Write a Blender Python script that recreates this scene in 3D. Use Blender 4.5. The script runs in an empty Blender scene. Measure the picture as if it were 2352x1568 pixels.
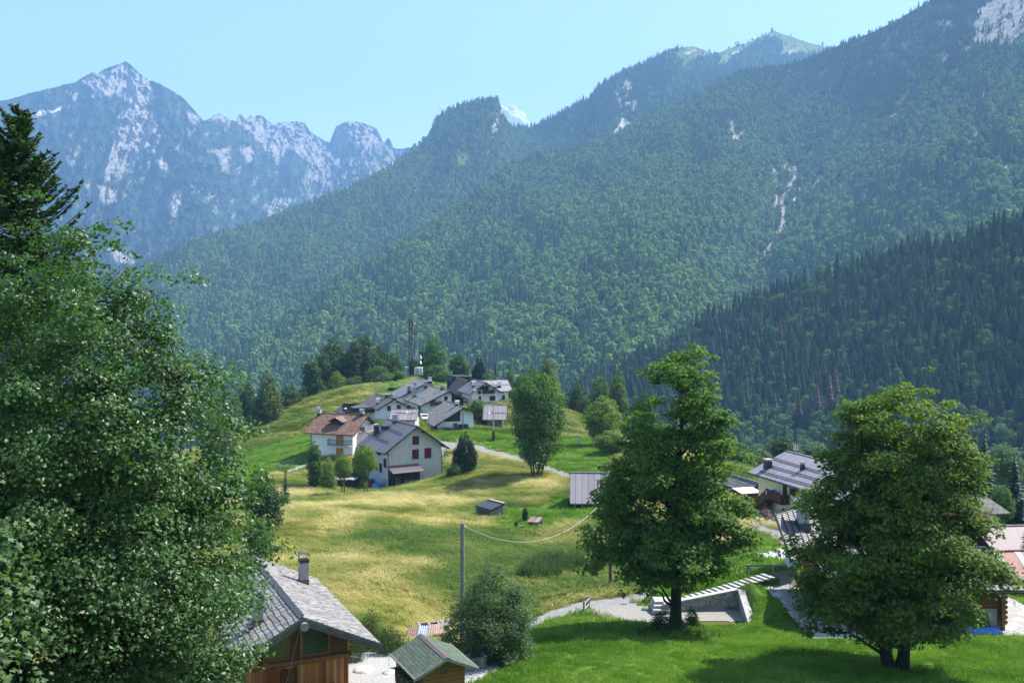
import bpy, bmesh, math, random
import numpy as np
from mathutils import Vector, Matrix
SC = bpy.context.scene
COL = SC.collection
RND = random.Random(7)
NR = np.random.default_rng(11)
FPX, CX, HY = 2287.0, 1176.0, 690.0          # lens in photo units, centre column, horizon row
SUN_AZ, SUN_EL = math.radians(29), math.radians(50)
SUNV = Vector((math.cos(SUN_AZ)*math.cos(SUN_EL), math.sin(SUN_AZ)*math.cos(SUN_EL), math.sin(SUN_EL)))

def P(x, y, Y):
    return Vector(((x-CX)/FPX*Y, Y, (HY-y)/FPX*Y))
def along(p, d, x):
    """distance t along horizontal direction d from p at which the point is seen in column x"""
    k = (x-CX)/FPX
    return (k*p[1]-p[0])/(d[0]-k*d[1])
def zat(X, Y, y):
    return (HY-y)/FPX*Y

# ---------------------------------------------------------------- noise
def _hash(ix, iy, seed):
    h = (ix*374761393 + iy*668265263 + seed*974711) & 0x7fffffff
    h = ((h ^ (h >> 13))*1274126177) & 0x7fffffff
    return ((h ^ (h >> 16)) & 0xffffff)/float(0xffffff)
def vnoise(x, y, seed=0):
    x = np.asarray(x, float); y = np.asarray(y, float)
    fx, fy = np.floor(x), np.floor(y)
    ix, iy = fx.astype(np.int64), fy.astype(np.int64)
    u, v = x-fx, y-fy
    u = u*u*(3-2*u); v = v*v*(3-2*v)
    a = _hash(ix, iy, seed); b = _hash(ix+1, iy, seed); c = _hash(ix, iy+1, seed); d = _hash(ix+1, iy+1, seed)
    return (a*(1-u)+b*u)*(1-v)+(c*(1-u)+d*u)*v
def fbm(x, y, oct=4, seed=0, gain=0.5):
    s = 0; a = 1; n = 0
    for o in range(oct):
        s = s+a*vnoise(x*2**o+17.3*o, y*2**o-9.1*o, seed+o); n += a; a *= gain
    return s/n
def ridged(x, y, oct=4, seed=0):
    s = 0; a = 1; n = 0
    for o in range(oct):
        s = s+a*(1-np.abs(2*vnoise(x*2**o+5.7*o, y*2**o+3.3*o, seed+o)-1)); n += a; a *= 0.5
    return s/n
def sstep(a, b, x):
    t = np.clip((x-a)/(b-a), 0, 1); return t*t*(3-2*t)

class TPS:
    def __init__(s, pts, vals, scale, smooth=0.0):
        s.sc = np.asarray(scale, float)
        p = np.asarray(pts, float)/s.sc; s.p = p
        n = len(p)
        K = s.k(np.linalg.norm(p[:, None]-p[None], axis=2))+smooth*np.eye(n)
        Q = np.c_[np.ones(n), p]
        A = np.zeros((n+3, n+3)); A[:n, :n] = K; A[:n, n:] = Q; A[n:, :n] = Q.T
        s.w = np.linalg.lstsq(A, np.r_[np.asarray(vals, float), 0, 0, 0], rcond=None)[0]
    @staticmethod
    def k(r):
        return np.where(r > 1e-9, r*r*np.log(np.maximum(r, 1e-9)), 0)
    def __call__(s, x, y):
        x = np.asarray(x, float); sh = x.shape
        q = np.c_[x.ravel(), np.broadcast_to(np.asarray(y, float), sh).ravel()]/s.sc
        out = np.empty(len(q)); n = len(s.p)
        for i in range(0, len(q), 20000):
            c = q[i:i+20000]
            out[i:i+20000] = s.k(np.linalg.norm(c[:, None]-s.p[None], axis=2))@s.w[:n]+s.w[n]+c@s.w[n+1:]
        return out.reshape(sh)

def in_poly(x, y, poly):
    x = np.asarray(x); y = np.asarray(y); r = np.zeros(x.shape, bool); n = len(poly)
    for i in range(n):
        x1, y1 = poly[i]; x2, y2 = poly[(i+1) % n]
        if y1 == y2: continue
        c = ((y1 > y) != (y2 > y)) & (x < (x2-x1)*(y-y1)/(y2-y1)+x1)
        r ^= c
    return r
def dist_line(x, y, pl):
    d = np.full(np.shape(x), 1e9)
    for (x1, y1), (x2, y2) in zip(pl[:-1], pl[1:]):
        dx, dy = x2-x1, y2-y1
        t = np.clip(((x-x1)*dx+(y-y1)*dy)/(dx*dx+dy*dy+1e-12), 0, 1)
        d = np.minimum(d, np.hypot(x-x1-t*dx, y-y1-t*dy))
    return d

# ---------------------------------------------------------------- materials
MATS = {}
class NT:
    """small helper round a material's node tree"""
    def __init__(s, name, rough=0.8, spec=0.3):
        m = bpy.data.materials.new(name); m.use_nodes = True; s.m = m
        s.t = m.node_tree; s.n = s.t.nodes; s.l = s.t.links
        s.b = s.n['Principled BSDF']; s.out = s.n['Material Output']
        s.b.inputs['Roughness'].default_value = rough
        s.b.inputs['Specular IOR Level'].default_value = spec
        MATS[name] = m
    def node(s, typ, **kw):
        n = s.n.new(typ)
        for k, v in kw.items():
            if k in n.inputs: n.inputs[k].default_value = v
            else: setattr(n, k, v)
        return n
    def link(s, a, b): s.l.new(a, b)
    def coord(s, which='Object', scale=(1, 1, 1), rot=(0, 0, 0)):
        c = s.node('ShaderNodeTexCoord'); m = s.node('ShaderNodeMapping')
        m.inputs['Scale'].default_value = scale; m.inputs['Rotation'].default_value = rot
        s.link(c.outputs[which], m.inputs['Vector']); return m.outputs[0]
    def noise(s, scale=5, detail=5, rough=0.6, vec=None, dist=0.0):
        n = s.node('ShaderNodeTexNoise'); n.inputs['Scale'].default_value = scale
        n.inputs['Detail'].default_value = detail; n.inputs['Roughness'].default_value = rough
        n.inputs['Distortion'].default_value = dist
        if vec is not None: s.link(vec, n.inputs['Vector'])
        return n.outputs['Fac']
    def ramp(s, fac, stops):
        r = s.node('ShaderNodeValToRGB'); e = r.color_ramp.elements
        while len(e) < len(stops): e.new(0.5)
        for el, (p, c) in zip(e, stops):
            el.position = p; el.color = (*c, 1) if len(c) == 3 else c
        s.link(fac, r.inputs[0]); return r.outputs[0]
    def mix(s, fac, a, b, typ='MIX'):
        n = s.node('ShaderNodeMix', data_type='RGBA', blend_type=typ)
        if isinstance(fac, (int, float)): n.inputs[0].default_value = fac
        else: s.link(fac, n.inputs[0])
        for v, i in ((a, 6), (b, 7)):
            if isinstance(v, tuple): n.inputs[i].default_value = (*v, 1)
            else: s.link(v, n.inputs[i])
        return n.outputs[2]
    def math(s, op, a, b=0.0, c=0.0):
        n = s.node('ShaderNodeMath', operation=op)
        for i, v in enumerate((a, b, c)):
            if isinstance(v, (int, float)): n.inputs[i].default_value = v
            else: s.link(v, n.inputs[i])
        return n.outputs[0]
    def attr(s, name, typ='GEOMETRY'):
        return s.node('ShaderNodeAttribute', attribute_name=name, attribute_type=typ)
    def bump(s, h, strength=0.4, dist=0.05):
        n = s.node('ShaderNodeBump'); n.inputs['Strength'].default_value = strength; n.inputs['Distance'].default_value = dist
        s.link(h, n.inputs['Height']); s.link(n.outputs[0], s.b.inputs['Normal'])
    def col(s, c):
        if isinstance(c, tuple): s.b.inputs['Base Color'].default_value = (*c, 1)
        else: s.link(c, s.b.inputs['Base Color'])
        return s

def mat_noise(name, c1, c2, scale=3, rough=0.8, bump=0.0, spec=0.3, stretch=(1, 1, 1), bd=0.03, detail=6, metal=0.0):
    m = NT(name, rough, spec); v = m.coord('Object', stretch); f = m.noise(scale, detail, 0.65, v)
    m.col(m.ramp(f, [(0.3, c1), (0.7, c2)]))
    if bump: m.bump(f, bump, bd)
    m.b.inputs['Metallic'].default_value = metal
    return m.m
def mat_planks(name, cols, width=0.2, rough=0.75, axis='xy', gap=0.06, rnd=1.0):
    """vertical (axis xy) or horizontal (axis z) boards, each with its own shade, with dark joints"""
    m = NT(name, rough, 0.2); c = m.node('ShaderNodeTexCoord'); sp = m.node('ShaderNodeSeparateXYZ'); m.link(c.outputs['Object'], sp.inputs[0])
    k = m.math('ADD', sp.outputs[0], sp.outputs[1]) if axis == 'xy' else sp.outputs[2]
    q = m.math('DIVIDE', k, width); fl = m.math('FLOOR', q); fr = m.math('FRACT', q)
    w = m.node('ShaderNodeTexWhiteNoise', noise_dimensions='1D'); m.link(fl, w.inputs['W'])
    st = (9, 9, 0.7) if axis == 'xy' else (0.7, 0.7, 9)
    g = m.noise(3, 5, 0.6, m.coord('Object', st))
    f = m.math('ADD', m.math('MULTIPLY', w.outputs['Value'], 0.65*rnd), m.math('MULTIPLY', g, 0.45))
    n = len(cols); base = m.ramp(f, [(0.12+0.76*i/(n-1), x) for i, x in enumerate(cols)])
    j = m.math('LESS_THAN', fr, gap)
    m.col(m.mix(j, base, tuple(x*0.25 for x in cols[0])))
    m.bump(m.math('SUBTRACT', 1.0, j), 0.5, 0.02)
    return m.m
def mat_tiles(name, cols, row=0.35, colw=0.3, rough=0.75, mortar=0.03, dark=0.25, bump=0.6, spec=0.3, swap=False, bias=0.0, offset=0.5):
    """courses of tiles or shingles; x runs down the slope, y along the ridge"""
    m = NT(name, rough, spec); c = m.node('ShaderNodeTexCoord'); sp = m.node('ShaderNodeSeparateXYZ'); m.link(c.outputs['Object'], sp.inputs[0])
    cb = m.node('ShaderNodeCombineXYZ'); m.link(sp.outputs[1], cb.inputs[0]); m.link(sp.outputs[0], cb.inputs[1])
    b = m.node('ShaderNodeTexBrick', offset=offset); m.link(cb.outputs[0], b.inputs['Vector'])
    b.inputs['Scale'].default_value = 1; b.inputs['Brick Width'].default_value = colw; b.inputs['Row Height'].default_value = row
    b.inputs['Mortar Size'].default_value = mortar*row; b.inputs['Mortar Smooth'].default_value = 0.2
    b.inputs['Color1'].default_value = (0, 0, 0, 1); b.inputs['Color2'].default_value = (1, 1, 1, 1); b.inputs['Mortar'].default_value = (0.5, 0.5, 0.5, 1)
    b.inputs['Bias'].default_value = bias
    g = m.noise(0.7, 5, 0.7, m.coord('Object')); g2 = m.noise(9, 4, 0.6, m.coord('Object'))
    f = m.math('ADD', m.math('ADD', m.math('MULTIPLY', b.outputs['Color'], 0.5), m.math('MULTIPLY', g, 0.35)), m.math('MULTIPLY', g2, 0.2))
    n = len(cols); base = m.ramp(f, [(0.15+0.7*i/(n-1), x) for i, x in enumerate(cols)])
    m.col(m.mix(b.outputs['Fac'], base, tuple(x*dark for x in cols[0])))
    m.bump(m.math('SUBTRACT', m.math('MULTIPLY', g2, 0.4), b.outputs['Fac']), bump, 0.03)
    return m.m
def mat_seam(name, c1, c2, pitch=0.5, rough=0.45, width=0.06, spec=0.5, dark=0.35):
    """standing seam sheet metal; seams run down the slope (x), repeat along the ridge (y)"""
    m = NT(name, rough, spec); c = m.node('ShaderNodeTexCoord'); sp = m.node('ShaderNodeSeparateXYZ'); m.link(c.outputs['Object'], sp.inputs[0])
    q = m.math('DIVIDE', sp.outputs[1], pitch); fr = m.math('FRACT', q); fl = m.math('FLOOR', q)
    w = m.node('ShaderNodeTexWhiteNoise', noise_dimensions='1D'); m.link(fl, w.inputs['W'])
    g = m.noise(0.9, 6, 0.7, m.coord('Object'))
    f = m.math('ADD', m.math('MULTIPLY', w.outputs['Value'], 0.3), m.math('MULTIPLY', g, 0.7))
    j = m.math('LESS_THAN', fr, width/pitch)
    base = m.ramp(f, [(0.25, c1), (0.75, c2)])
    m.col(m.mix(j, base, tuple(x*dark for x in c1)))
    m.bump(j, 0.6, 0.04)
    return m.m
def mat_leaf(name, c1, c2, trans=0.35, rough=0.42, spec=0.45, inst=False, tcol=None):
    m = NT(name, rough, spec)
    if inst:
        oi = m.node('ShaderNodeObjectInfo'); f = oi.outputs['Random']
    else:
        f = m.attr('shade').outputs['Fac']
    c = m.ramp(f, [(0.0, c1), (1.0, c2)]); m.col(c)
    tr = m.node('ShaderNodeBsdfTranslucent')
    tc = m.mix(1.0, c, tcol or (1.5, 1.9, 0.45), 'MULTIPLY'); m.link(tc, tr.inputs['Color'])
    mx = m.node('ShaderNodeMixShader'); mx.inputs[0].default_value = trans
    m.link(m.b.outputs[0], mx.inputs[1]); m.link(tr.outputs[0], mx.inputs[2]); m.link(mx.outputs[0], m.out.inputs['Surface'])
    return m.m

# ---------------------------------------------------------------- objects
def tag(o, label=None, cat=None, group=None, kind=None):
    if label: o['label'] = label
    if cat: o['category'] = cat
    if group: o['group'] = group
    if kind: o['kind'] = kind
    return o
def thing(name, label, cat, loc=(0, 0, 0), rz=0.0, group=None):
    o = bpy.data.objects.new(name, None); COL.objects.link(o); o.empty_display_size = 0.3
    o.location = loc; o.rotation_euler = (0, 0, rz); return tag(o, label, cat, group)
def link(name, me, parent=None, loc=None):
    o = bpy.data.objects.new(name, me); COL.objects.link(o)
    if parent is not None: o.parent = parent
    if loc is not None: o.location = loc
    return o
def mesh_np(name, v, faces, mats=(), smooth=False, mat_idx=None, attrs=None):
    """faces: (n,3) or (n,4) int array, or a list of such arrays"""
    if not isinstance(faces, list): faces = [faces]
    faces = [np.asarray(f, np.int32) for f in faces if len(f)]
    me = bpy.data.meshes.new(name); v = np.asarray(v, np.float32)
    me.vertices.add(len(v)); me.vertices.foreach_set('co', v.ravel())
    li = np.concatenate([f.ravel() for f in faces]); tot = np.concatenate([np.full(len(f), f.shape[1], np.int32) for f in faces])
    st = np.r_[0, np.cumsum(tot)[:-1]].astype(np.int32)
    me.loops.add(len(li)); me.loops.foreach_set('vertex_index', li)
    me.polygons.add(len(tot)); me.polygons.foreach_set('loop_start', st); me.polygons.foreach_set('loop_total', tot)
    for m in mats: me.materials.append(m)
    if mat_idx is not None: me.polygons.foreach_set('material_index', np.asarray(mat_idx, np.int32))
    me.polygons.foreach_set('use_smooth', np.full(len(tot), bool(smooth)))
    for k, (dom, a) in (attrs or {}).items():
        at = me.attributes.new(k, 'FLOAT', dom); at.data.foreach_set('value', np.asarray(a, np.float32))
    me.update(calc_edges=True)
    return me
def copy_tree(root, loc, rz=0.0, scale=None, label=None):
    r = root.copy(); COL.objects.link(r); r.location = loc; r.rotation_euler = (0, 0, rz)
    if scale is not None: r.scale = scale
    if label: r['label'] = label
    for ch in list(root.children):
        c = ch.copy(); COL.objects.link(c); c.parent = r
        for g in list(ch.children):
            d = g.copy(); COL.objects.link(d); d.parent = c
    return r

class MB:
    """collects boxes, prisms and tubes into one mesh"""
    def __init__(s): s.v = []; s.f = []; s.mi = []
    def add(s, verts, faces, m=0):
        k = len(s.v); s.v += [tuple(p) for p in verts]; s.f += [tuple(i+k for i in f) for f in faces]; s.mi += [m]*len(faces); return s
    def box(s, a, b, m=0):
        (x0, y0, z0), (x1, y1, z1) = a, b
        x0, x1 = min(x0, x1), max(x0, x1); y0, y1 = min(y0, y1), max(y0, y1); z0, z1 = min(z0, z1), max(z0, z1)
        return s.add([(x0, y0, z0), (x1, y0, z0), (x1, y1, z0), (x0, y1, z0), (x0, y0, z1), (x1, y0, z1), (x1, y1, z1), (x0, y1, z1)],
                     [(3, 2, 1, 0), (4, 5, 6, 7), (0, 1, 5, 4), (1, 2, 6, 5), (2, 3, 7, 6), (3, 0, 4, 7)], m)
    def prism(s, poly, d, m=0):
        """planar polygon (3D points) pushed along vector d"""
        n = len(poly); a = [Vector(p) for p in poly]; d = Vector(d); b = [p+d for p in a]
        return s.add(a+b, [tuple(range(n-1, -1, -1)), tuple(range(n, 2*n))]+[(i, (i+1) % n, n+(i+1) % n, n+i) for i in range(n)], m)
    def bar(s, p, q, w, h=None, m=0, up=(0, 0, 1)):
        """rectangular bar from p to q"""
        h = w if h is None else h
        p, q = Vector(p), Vector(q); d = (q-p).normalized(); u = Vector(up)
        if abs(d.dot(u)) > 0.98: u = Vector((1, 0, 0))
        sd = d.cross(u).normalized(); up2 = sd.cross(d).normalized()
        c = [sd*(w/2)*i+up2*(h/2)*j for i, j in ((-1, -1), (1, -1), (1, 1), (-1, 1))]
        return s.add([p+x for x in c]+[q+x for x in c], [(3, 2, 1, 0), (4, 5, 6, 7), (0, 1, 5, 4), (1, 2, 6, 5), (2, 3, 7, 6), (3, 0, 4, 7)], m)
    def tube(s, pts, rad, n=8, m=0, cap=True):
        pts = [Vector(p) for p in pts]; k = len(pts)
        rad = [rad]*k if isinstance(rad, (int, float)) else list(rad)
        V = []; F = []; prev = None
        for i, p in enumerate(pts):
            d = (pts[min(i+1, k-1)]-pts[max(i-1, 0)]).normalized()
            if prev is None:
                u = Vector((1, 0, 0)) if abs(d.x) < 0.9 else Vector((0, 1, 0))
            else: u = prev
            a = (u-d*u.dot(d)).normalized(); b = d.cross(a); prev = a
            V += [p+(a*math.cos(t)+b*math.sin(t))*rad[i] for t in (2*math.pi*j/n for j in range(n))]
        for i in range(k-1):
            F += [(i*n+j, i*n+(j+1) % n, (i+1)*n+(j+1) % n, (i+1)*n+j) for j in range(n)]
        if cap: F += [tuple(range(n-1, -1, -1)), tuple(range((k-1)*n, k*n))]
        return s.add(V, F, m)
    def lathe(s, prof, n=16, c=(0, 0, 0), m=0):
        V = [(c[0]+r*math.cos(2*math.pi*j/n), c[1]+r*math.sin(2*math.pi*j/n), c[2]+z) for r, z in prof for j in range(n)]
        k = len(prof); F = [(i*n+j, i*n+(j+1) % n, (i+1)*n+(j+1) % n, (i+1)*n+j) for i in range(k-1) for j in range(n)]
        F += [tuple(range(n-1, -1, -1)), tuple(range((k-1)*n, k*n))]
        return s.add(V, F, m)
    def build(s, name, mats, parent=None, smooth=False, loc=None, bevel=0.0):
        me = bpy.data.meshes.new(name); me.from_pydata(s.v, [], s.f)
        for m in (mats if isinstance(mats, (list, tuple)) else [mats]): me.materials.append(m)
        me.polygons.foreach_set('material_index', s.mi)
        if smooth: me.polygons.foreach_set('use_smooth', [True]*len(s.f))
        me.update()
        o = link(name, me, parent, loc)
        if bevel:
            b = o.modifiers.new('bevel', 'BEVEL'); b.width = bevel; b.segments = 2; b.limit_method = 'ANGLE'
        return o

# ---------------------------------------------------------------- scattering (for uncountable stuff only)
def scatter(name, pts, rot, scl, idx, protos, kind='stuff', label=None, cat=None, tint=None):
    """one object whose points carry copies of the prototype meshes"""
    me = bpy.data.meshes.new(name); n = len(pts)
    me.vertices.add(n); me.vertices.foreach_set('co', np.asarray(pts, np.float32).ravel())
    a = me.attributes.new('rot', 'FLOAT_VECTOR', 'POINT'); a.data.foreach_set('vector', np.asarray(rot, np.float32).ravel())
    a = me.attributes.new('scl', 'FLOAT_VECTOR', 'POINT'); a.data.foreach_set('vector', np.asarray(scl, np.float32).ravel())
    a = me.attributes.new('idx', 'INT', 'POINT'); a.data.foreach_set('value', np.asarray(idx, np.int32))
    a = me.attributes.new('tint', 'FLOAT', 'POINT'); a.data.foreach_set('value', np.asarray(tint if tint is not None else np.zeros(n), np.float32))
    o = link(name, me); tag(o, label, cat, None, kind)
    pc = bpy.data.collections.new(name+'_sources')
    for i, pm in enumerate(protos):
        po = bpy.data.objects.new('%02d_%s' % (i, pm.name), pm); pc.objects.link(po)
    g = bpy.data.node_groups.new(name+'_nodes', 'GeometryNodeTree')
    g.interface.new_socket('Geometry', in_out='INPUT', socket_type='NodeSocketGeometry')
    g.interface.new_socket('Geometry', in_out='OUTPUT', socket_type='NodeSocketGeometry')
    N, L = g.nodes, g.links
    gi = N.new('NodeGroupInput'); go = N.new('NodeGroupOutput'); ip = N.new('GeometryNodeInstanceOnPoints'); ci = N.new('GeometryNodeCollectionInfo')
    ci.inputs['Collection'].default_value = pc; ci.inputs['Separate Children'].default_value = True; ci.inputs['Reset Children'].default_value = True
    ip.inputs['Pick Instance'].default_value = True
    def na(t, nm):
        x = N.new('GeometryNodeInputNamedAttribute'); x.data_type = t; x.inputs['Name'].default_value = nm; return x.outputs['Attribute']
    e = N.new('FunctionNodeEulerToRotation'); L.new(na('FLOAT_VECTOR', 'rot'), e.inputs[0])
    L.new(gi.outputs[0], ip.inputs['Points']); L.new(ci.outputs[0], ip.inputs['Instance']); L.new(na('INT', 'idx'), ip.inputs['Instance Index'])
    L.new(e.outputs[0], ip.inputs['Rotation']); L.new(na('FLOAT_VECTOR', 'scl'), ip.inputs['Scale']); L.new(ip.outputs[0], go.inputs[0])
    md = o.modifiers.new('scatter', 'NODES'); md.node_group = g
    return o
# ================================================================ plant meshes
def unit(a): return a/np.maximum(np.linalg.norm(a, axis=1, keepdims=True), 1e-9)
def rand_dirs(n, rng): return unit(rng.normal(size=(n, 3)))
def leaf_arrays(c, nrm, size, rng, asp=0.6, fold=0.25, axis=None, lobes=False):
    """folded leaf blades: two triangles each side of a midrib"""
    n = len(c); nrm = unit(nrm)
    a = rng.normal(size=(n, 3)) if axis is None else axis+rng.normal(size=(n, 3))*0.25
    a = unit(a-nrm*np.sum(a*nrm, 1, keepdims=True)); b = np.cross(nrm, a)
    s = size[:, None]
    if lobes:
        # five-pointed blade, as on a maple
        ang = np.radians([-180, -125, -75, -50, -28, 0, 28, 50, 75, 125]); rr = np.array([0.35, 0.55, 0.45, 0.95, 0.5, 1.1, 0.5, 0.95, 0.45, 0.55])*0.5
        V = np.stack([c+s*(a*math.cos(t)+b*math.sin(t))*r-nrm*s*fold*abs(math.sin(t))*r for t, r in zip(ang, rr)], 1)
        V = np.concatenate([c[:, None]+0*V[:, :1], V], 1); k = 11
        F = np.array([(0, i, i % 10+1) for i in range(1, 11)])
    else:
        V = np.stack([c-a*s*0.5, c+b*s*asp*0.5-nrm*s*fold*0.5+a*s*0.08*0, c+a*s*0.5, c-b*s*asp*0.5-nrm*s*fold*0.5], 1); k = 4
        F = np.array([(0, 1, 2), (0, 2, 3)])
    Fi = (np.arange(n)[:, None, None]*k+F[None]).reshape(-1, 3)
    return V.reshape(-1, 3), Fi, k, len(F)

def envelope(prof):
    """prof: list of (height fraction, left radius, right radius)"""
    h = np.array([p[0] for p in prof]); l = np.array([p[1] for p in prof]); r = np.array([p[2] for p in prof])
    def R(hh, az):
        a = np.interp(hh, h, l); b = np.interp(hh, h, r); w = 0.5+0.5*np.cos(az)
        return a*(1-w)+b*w
    return R
def make_tree(name, H, prof, leaf=0.12, n_clump=200, per=200, clump_r=0.9, trunk_r=0.25, seed=1, lmat=None, bmat=None, lean=(0, 0), squash=0.6,
              stems=1, trunk_top=0.85, up=0.9, lobes=False, inner=0.35, fork=None, asp=0.6, limbs=60, dead=0, droop=0.0, smin=0.0, lump=0.35, shade_var=0.5, hollow=0.0, boughs=None, wexp=1.35, belly=None):
    """crown mesh of many separate leaf blades set in clumps, and a trunk mesh with limbs; base at the origin"""
    rng = np.random.default_rng(seed); R = envelope(prof)
    hs = np.linspace(0, 1, 200); wt = np.maximum(R(hs, 0)+R(hs, math.pi), 0)**wexp; cdf = np.cumsum(wt)/wt.sum()
    # well spread clumps: best-candidate sampling
    C = []
    cand = 6; nb = boughs[0] if boughs else n_clump
    for i in range(nb):
        hh = np.minimum(np.interp(rng.random(cand), cdf, hs), 0.975); az = rng.random(cand)*2*math.pi
        lumpy = 1-lump*np.array([vnoise(np.array([a*1.6+seed]), np.array([h*7+seed*3]), seed)[0] for a, h in zip(az, hh)])
        rad = R(hh, az)*lumpy*(inner+(1-inner)*rng.random(cand)**0.45)
        q = np.c_[np.cos(az)*rad, np.sin(az)*rad*0.95, hh*H]
        if C:
            d = np.min(np.linalg.norm(q[:, None]-np.array(C)[None], axis=2), axis=1); C.append(q[np.argmax(d)])
        else: C.append(q[0])
    C = np.array(C)
    if boughs:
        # foliage gathers in flat sprays round the ends of the boughs, with gaps between
        _, bs, bv = boughs; B = C; bi = rng.integers(0, nb, n_clump); sc = bs*(0.6+0.8*rng.random(nb))[bi]
        off = rng.normal(size=(n_clump, 3))*np.stack([sc, sc, bv*np.ones(n_clump)], 1); o2 = B[bi, :2]/np.maximum(np.linalg.norm(B[bi, :2], axis=1, keepdims=True), 0.3)
        off[:, 2] -= 0.28*np.sum(off[:, :2]*o2, 1); C = B[bi]+off*0.75; C = np.where((C[:, 2] < 0.3)[:, None], B[bi], C); bshade = rng.random(nb)[bi]
    else: bshade = rng.random(n_clump)
    if belly:
        # open space under the middle of the crown, so that the trunk shows
        rd = np.hypot(C[:, 0], C[:, 1]); zl = belly[0]*H*np.clip(1.25-rd/belly[1], 0, 1); C[:, 2] = np.where(C[:, 2] < zl, zl+rng.random(n_clump)*1.2, C[:, 2])
    cr = clump_r*(0.65+0.7*rng.random(n_clump))*np.clip(R(C[:, 2]/H, 0)/ (np.max(wt)**(1/wexp)/2)+0.35, 0.5, 1.15)
    npc = np.maximum((per*(cr/clump_r)**2*(0.7+0.6*rng.random(n_clump))), 6).astype(int)
    ci = np.repeat(np.arange(n_clump), npc); n = len(ci)
    d = rng.normal(size=(n, 3)); d[:, 2] = d[:, 2]*0.8+0.25; d = unit(d)
    rr = (hollow+(1-hollow)*rng.random(n)**0.5)
    pos = C[ci]+d*(cr[ci]*rr)[:, None]*np.array([1.15, 1.15, squash])
    pos[:, 2] -= droop*cr[ci]*rr**2*(1-np.abs(d[:, 2]))
    out = unit(np.c_[C[ci, :2], np.zeros(n)]+1e-6)
    nr = d*0.5+np.array([0, 0, up])+out*0.35+rng.normal(size=(n, 3))*0.55
    sz = leaf*(0.7+0.6*rng.random(n))
    pos[:, 0] += lean[0]*pos[:, 2]/H; pos[:, 1] += lean[1]*pos[:, 2]/H
    V, F, k, nf = leaf_arrays(pos, nr, sz, rng, asp=asp, lobes=lobes)
    sh = np.clip(0.5+shade_var*(0.5*rng.random(n_clump)[ci]+0.5*bshade[ci]-0.5)+0.5*(rng.random(n)-0.5), 0, 1)
    crown = mesh_np(name+'_crown', V, F, [lmat], attrs={'shade': ('FACE', np.repeat(sh, nf))})
    # wood
    mb = MB()
    zt = H*trunk_top
    def stem_pts(bx, by, tx, ty, z1, wob):
        return [Vector((bx+(tx-bx)*t**0.8+wob*math.sin(5*t+seed), by+(ty-by)*t**0.8+wob*math.cos(4*t+seed*2), -0.6+(z1+0.6)*t)) for t in [i/9 for i in range(10)]]
    axes = []
    if fork: axes = [stem_pts(*f, 0.12) for f in fork]
    elif stems == 1: axes = [stem_pts(0, 0, lean[0]*trunk_top, lean[1]*trunk_top, zt, 0.1)]
    else:
        for i in range(stems):
            a = 2*math.pi*i/stems+seed; rb = 0.25+0.15*trunk_r*stems; rt = np.interp(0.5, [p[0] for p in prof], [p[1] for p in prof])*0.55
            axes.append(stem_pts(math.cos(a)*rb*0.6, math.sin(a)*rb*0.6, math.cos(a)*rt, math.sin(a)*rt, zt*(0.75+0.25*((i*7) % 5)/4), 0.12))
    for ax in axes:
        m_ = len(ax); mb.tube(ax, [trunk_r*(1.35 if i == 0 else 1)*(1-0.88*i/(m_-1)) for i in range(m_)], 9)
    order = rng.permutation(n_clump)[:limbs]
    for ii in order:
        c = Vector(C[ii]); c.x += lean[0]*c.z/H; c.y += lean[1]*c.z/H
        ax = min(axes, key=lambda A: min((Vector((p.x, p.y, 0))-Vector((c.x, c.y, 0))).length for p in A))
        rad = math.hypot(c.x, c.y); z0 = max(c.z-0.75*rad-0.3, min(H*0.14, c.z*0.7), smin)
        j = min(range(len(ax)), key=lambda q: abs(ax[q].z-z0)); p0 = ax[j]
        if p0.z > c.z: j = max(0, j-1); p0 = ax[j]
        mid = p0.lerp(c, 0.5)+Vector((0, 0, 0.12*rad)) ; r0 = max(0.018*H/10, trunk_r*(1-0.88*j/9)*0.33)
        mb.tube([p0, p0.lerp(mid, 0.55)+Vector((rng.normal()*0.1, rng.normal()*0.1, 0)), mid+Vector((rng.normal()*0.12, rng.normal()*0.12, 0)), c], [r0, r0*0.7, r0*0.45, r0*0.15], 5, cap=False)
    me = bpy.data.meshes.new(name+'_wood'); me.from_pydata(mb.v, [], mb.f); me.materials.append(bmat)
    me.polygons.foreach_set('use_smooth', [True]*len(mb.f)); me.update()
    return crown, me
def tree_thing(name, label, cat, crown, wood, loc, rz=0.0, scale=1.0, group=None):
    t = thing(name, label, cat, loc, rz, group)
    t.scale = scale if isinstance(scale, (tuple, list)) else (scale,)*3
    link('trunk', wood, t); link('crown', crown, t)
    return t

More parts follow.
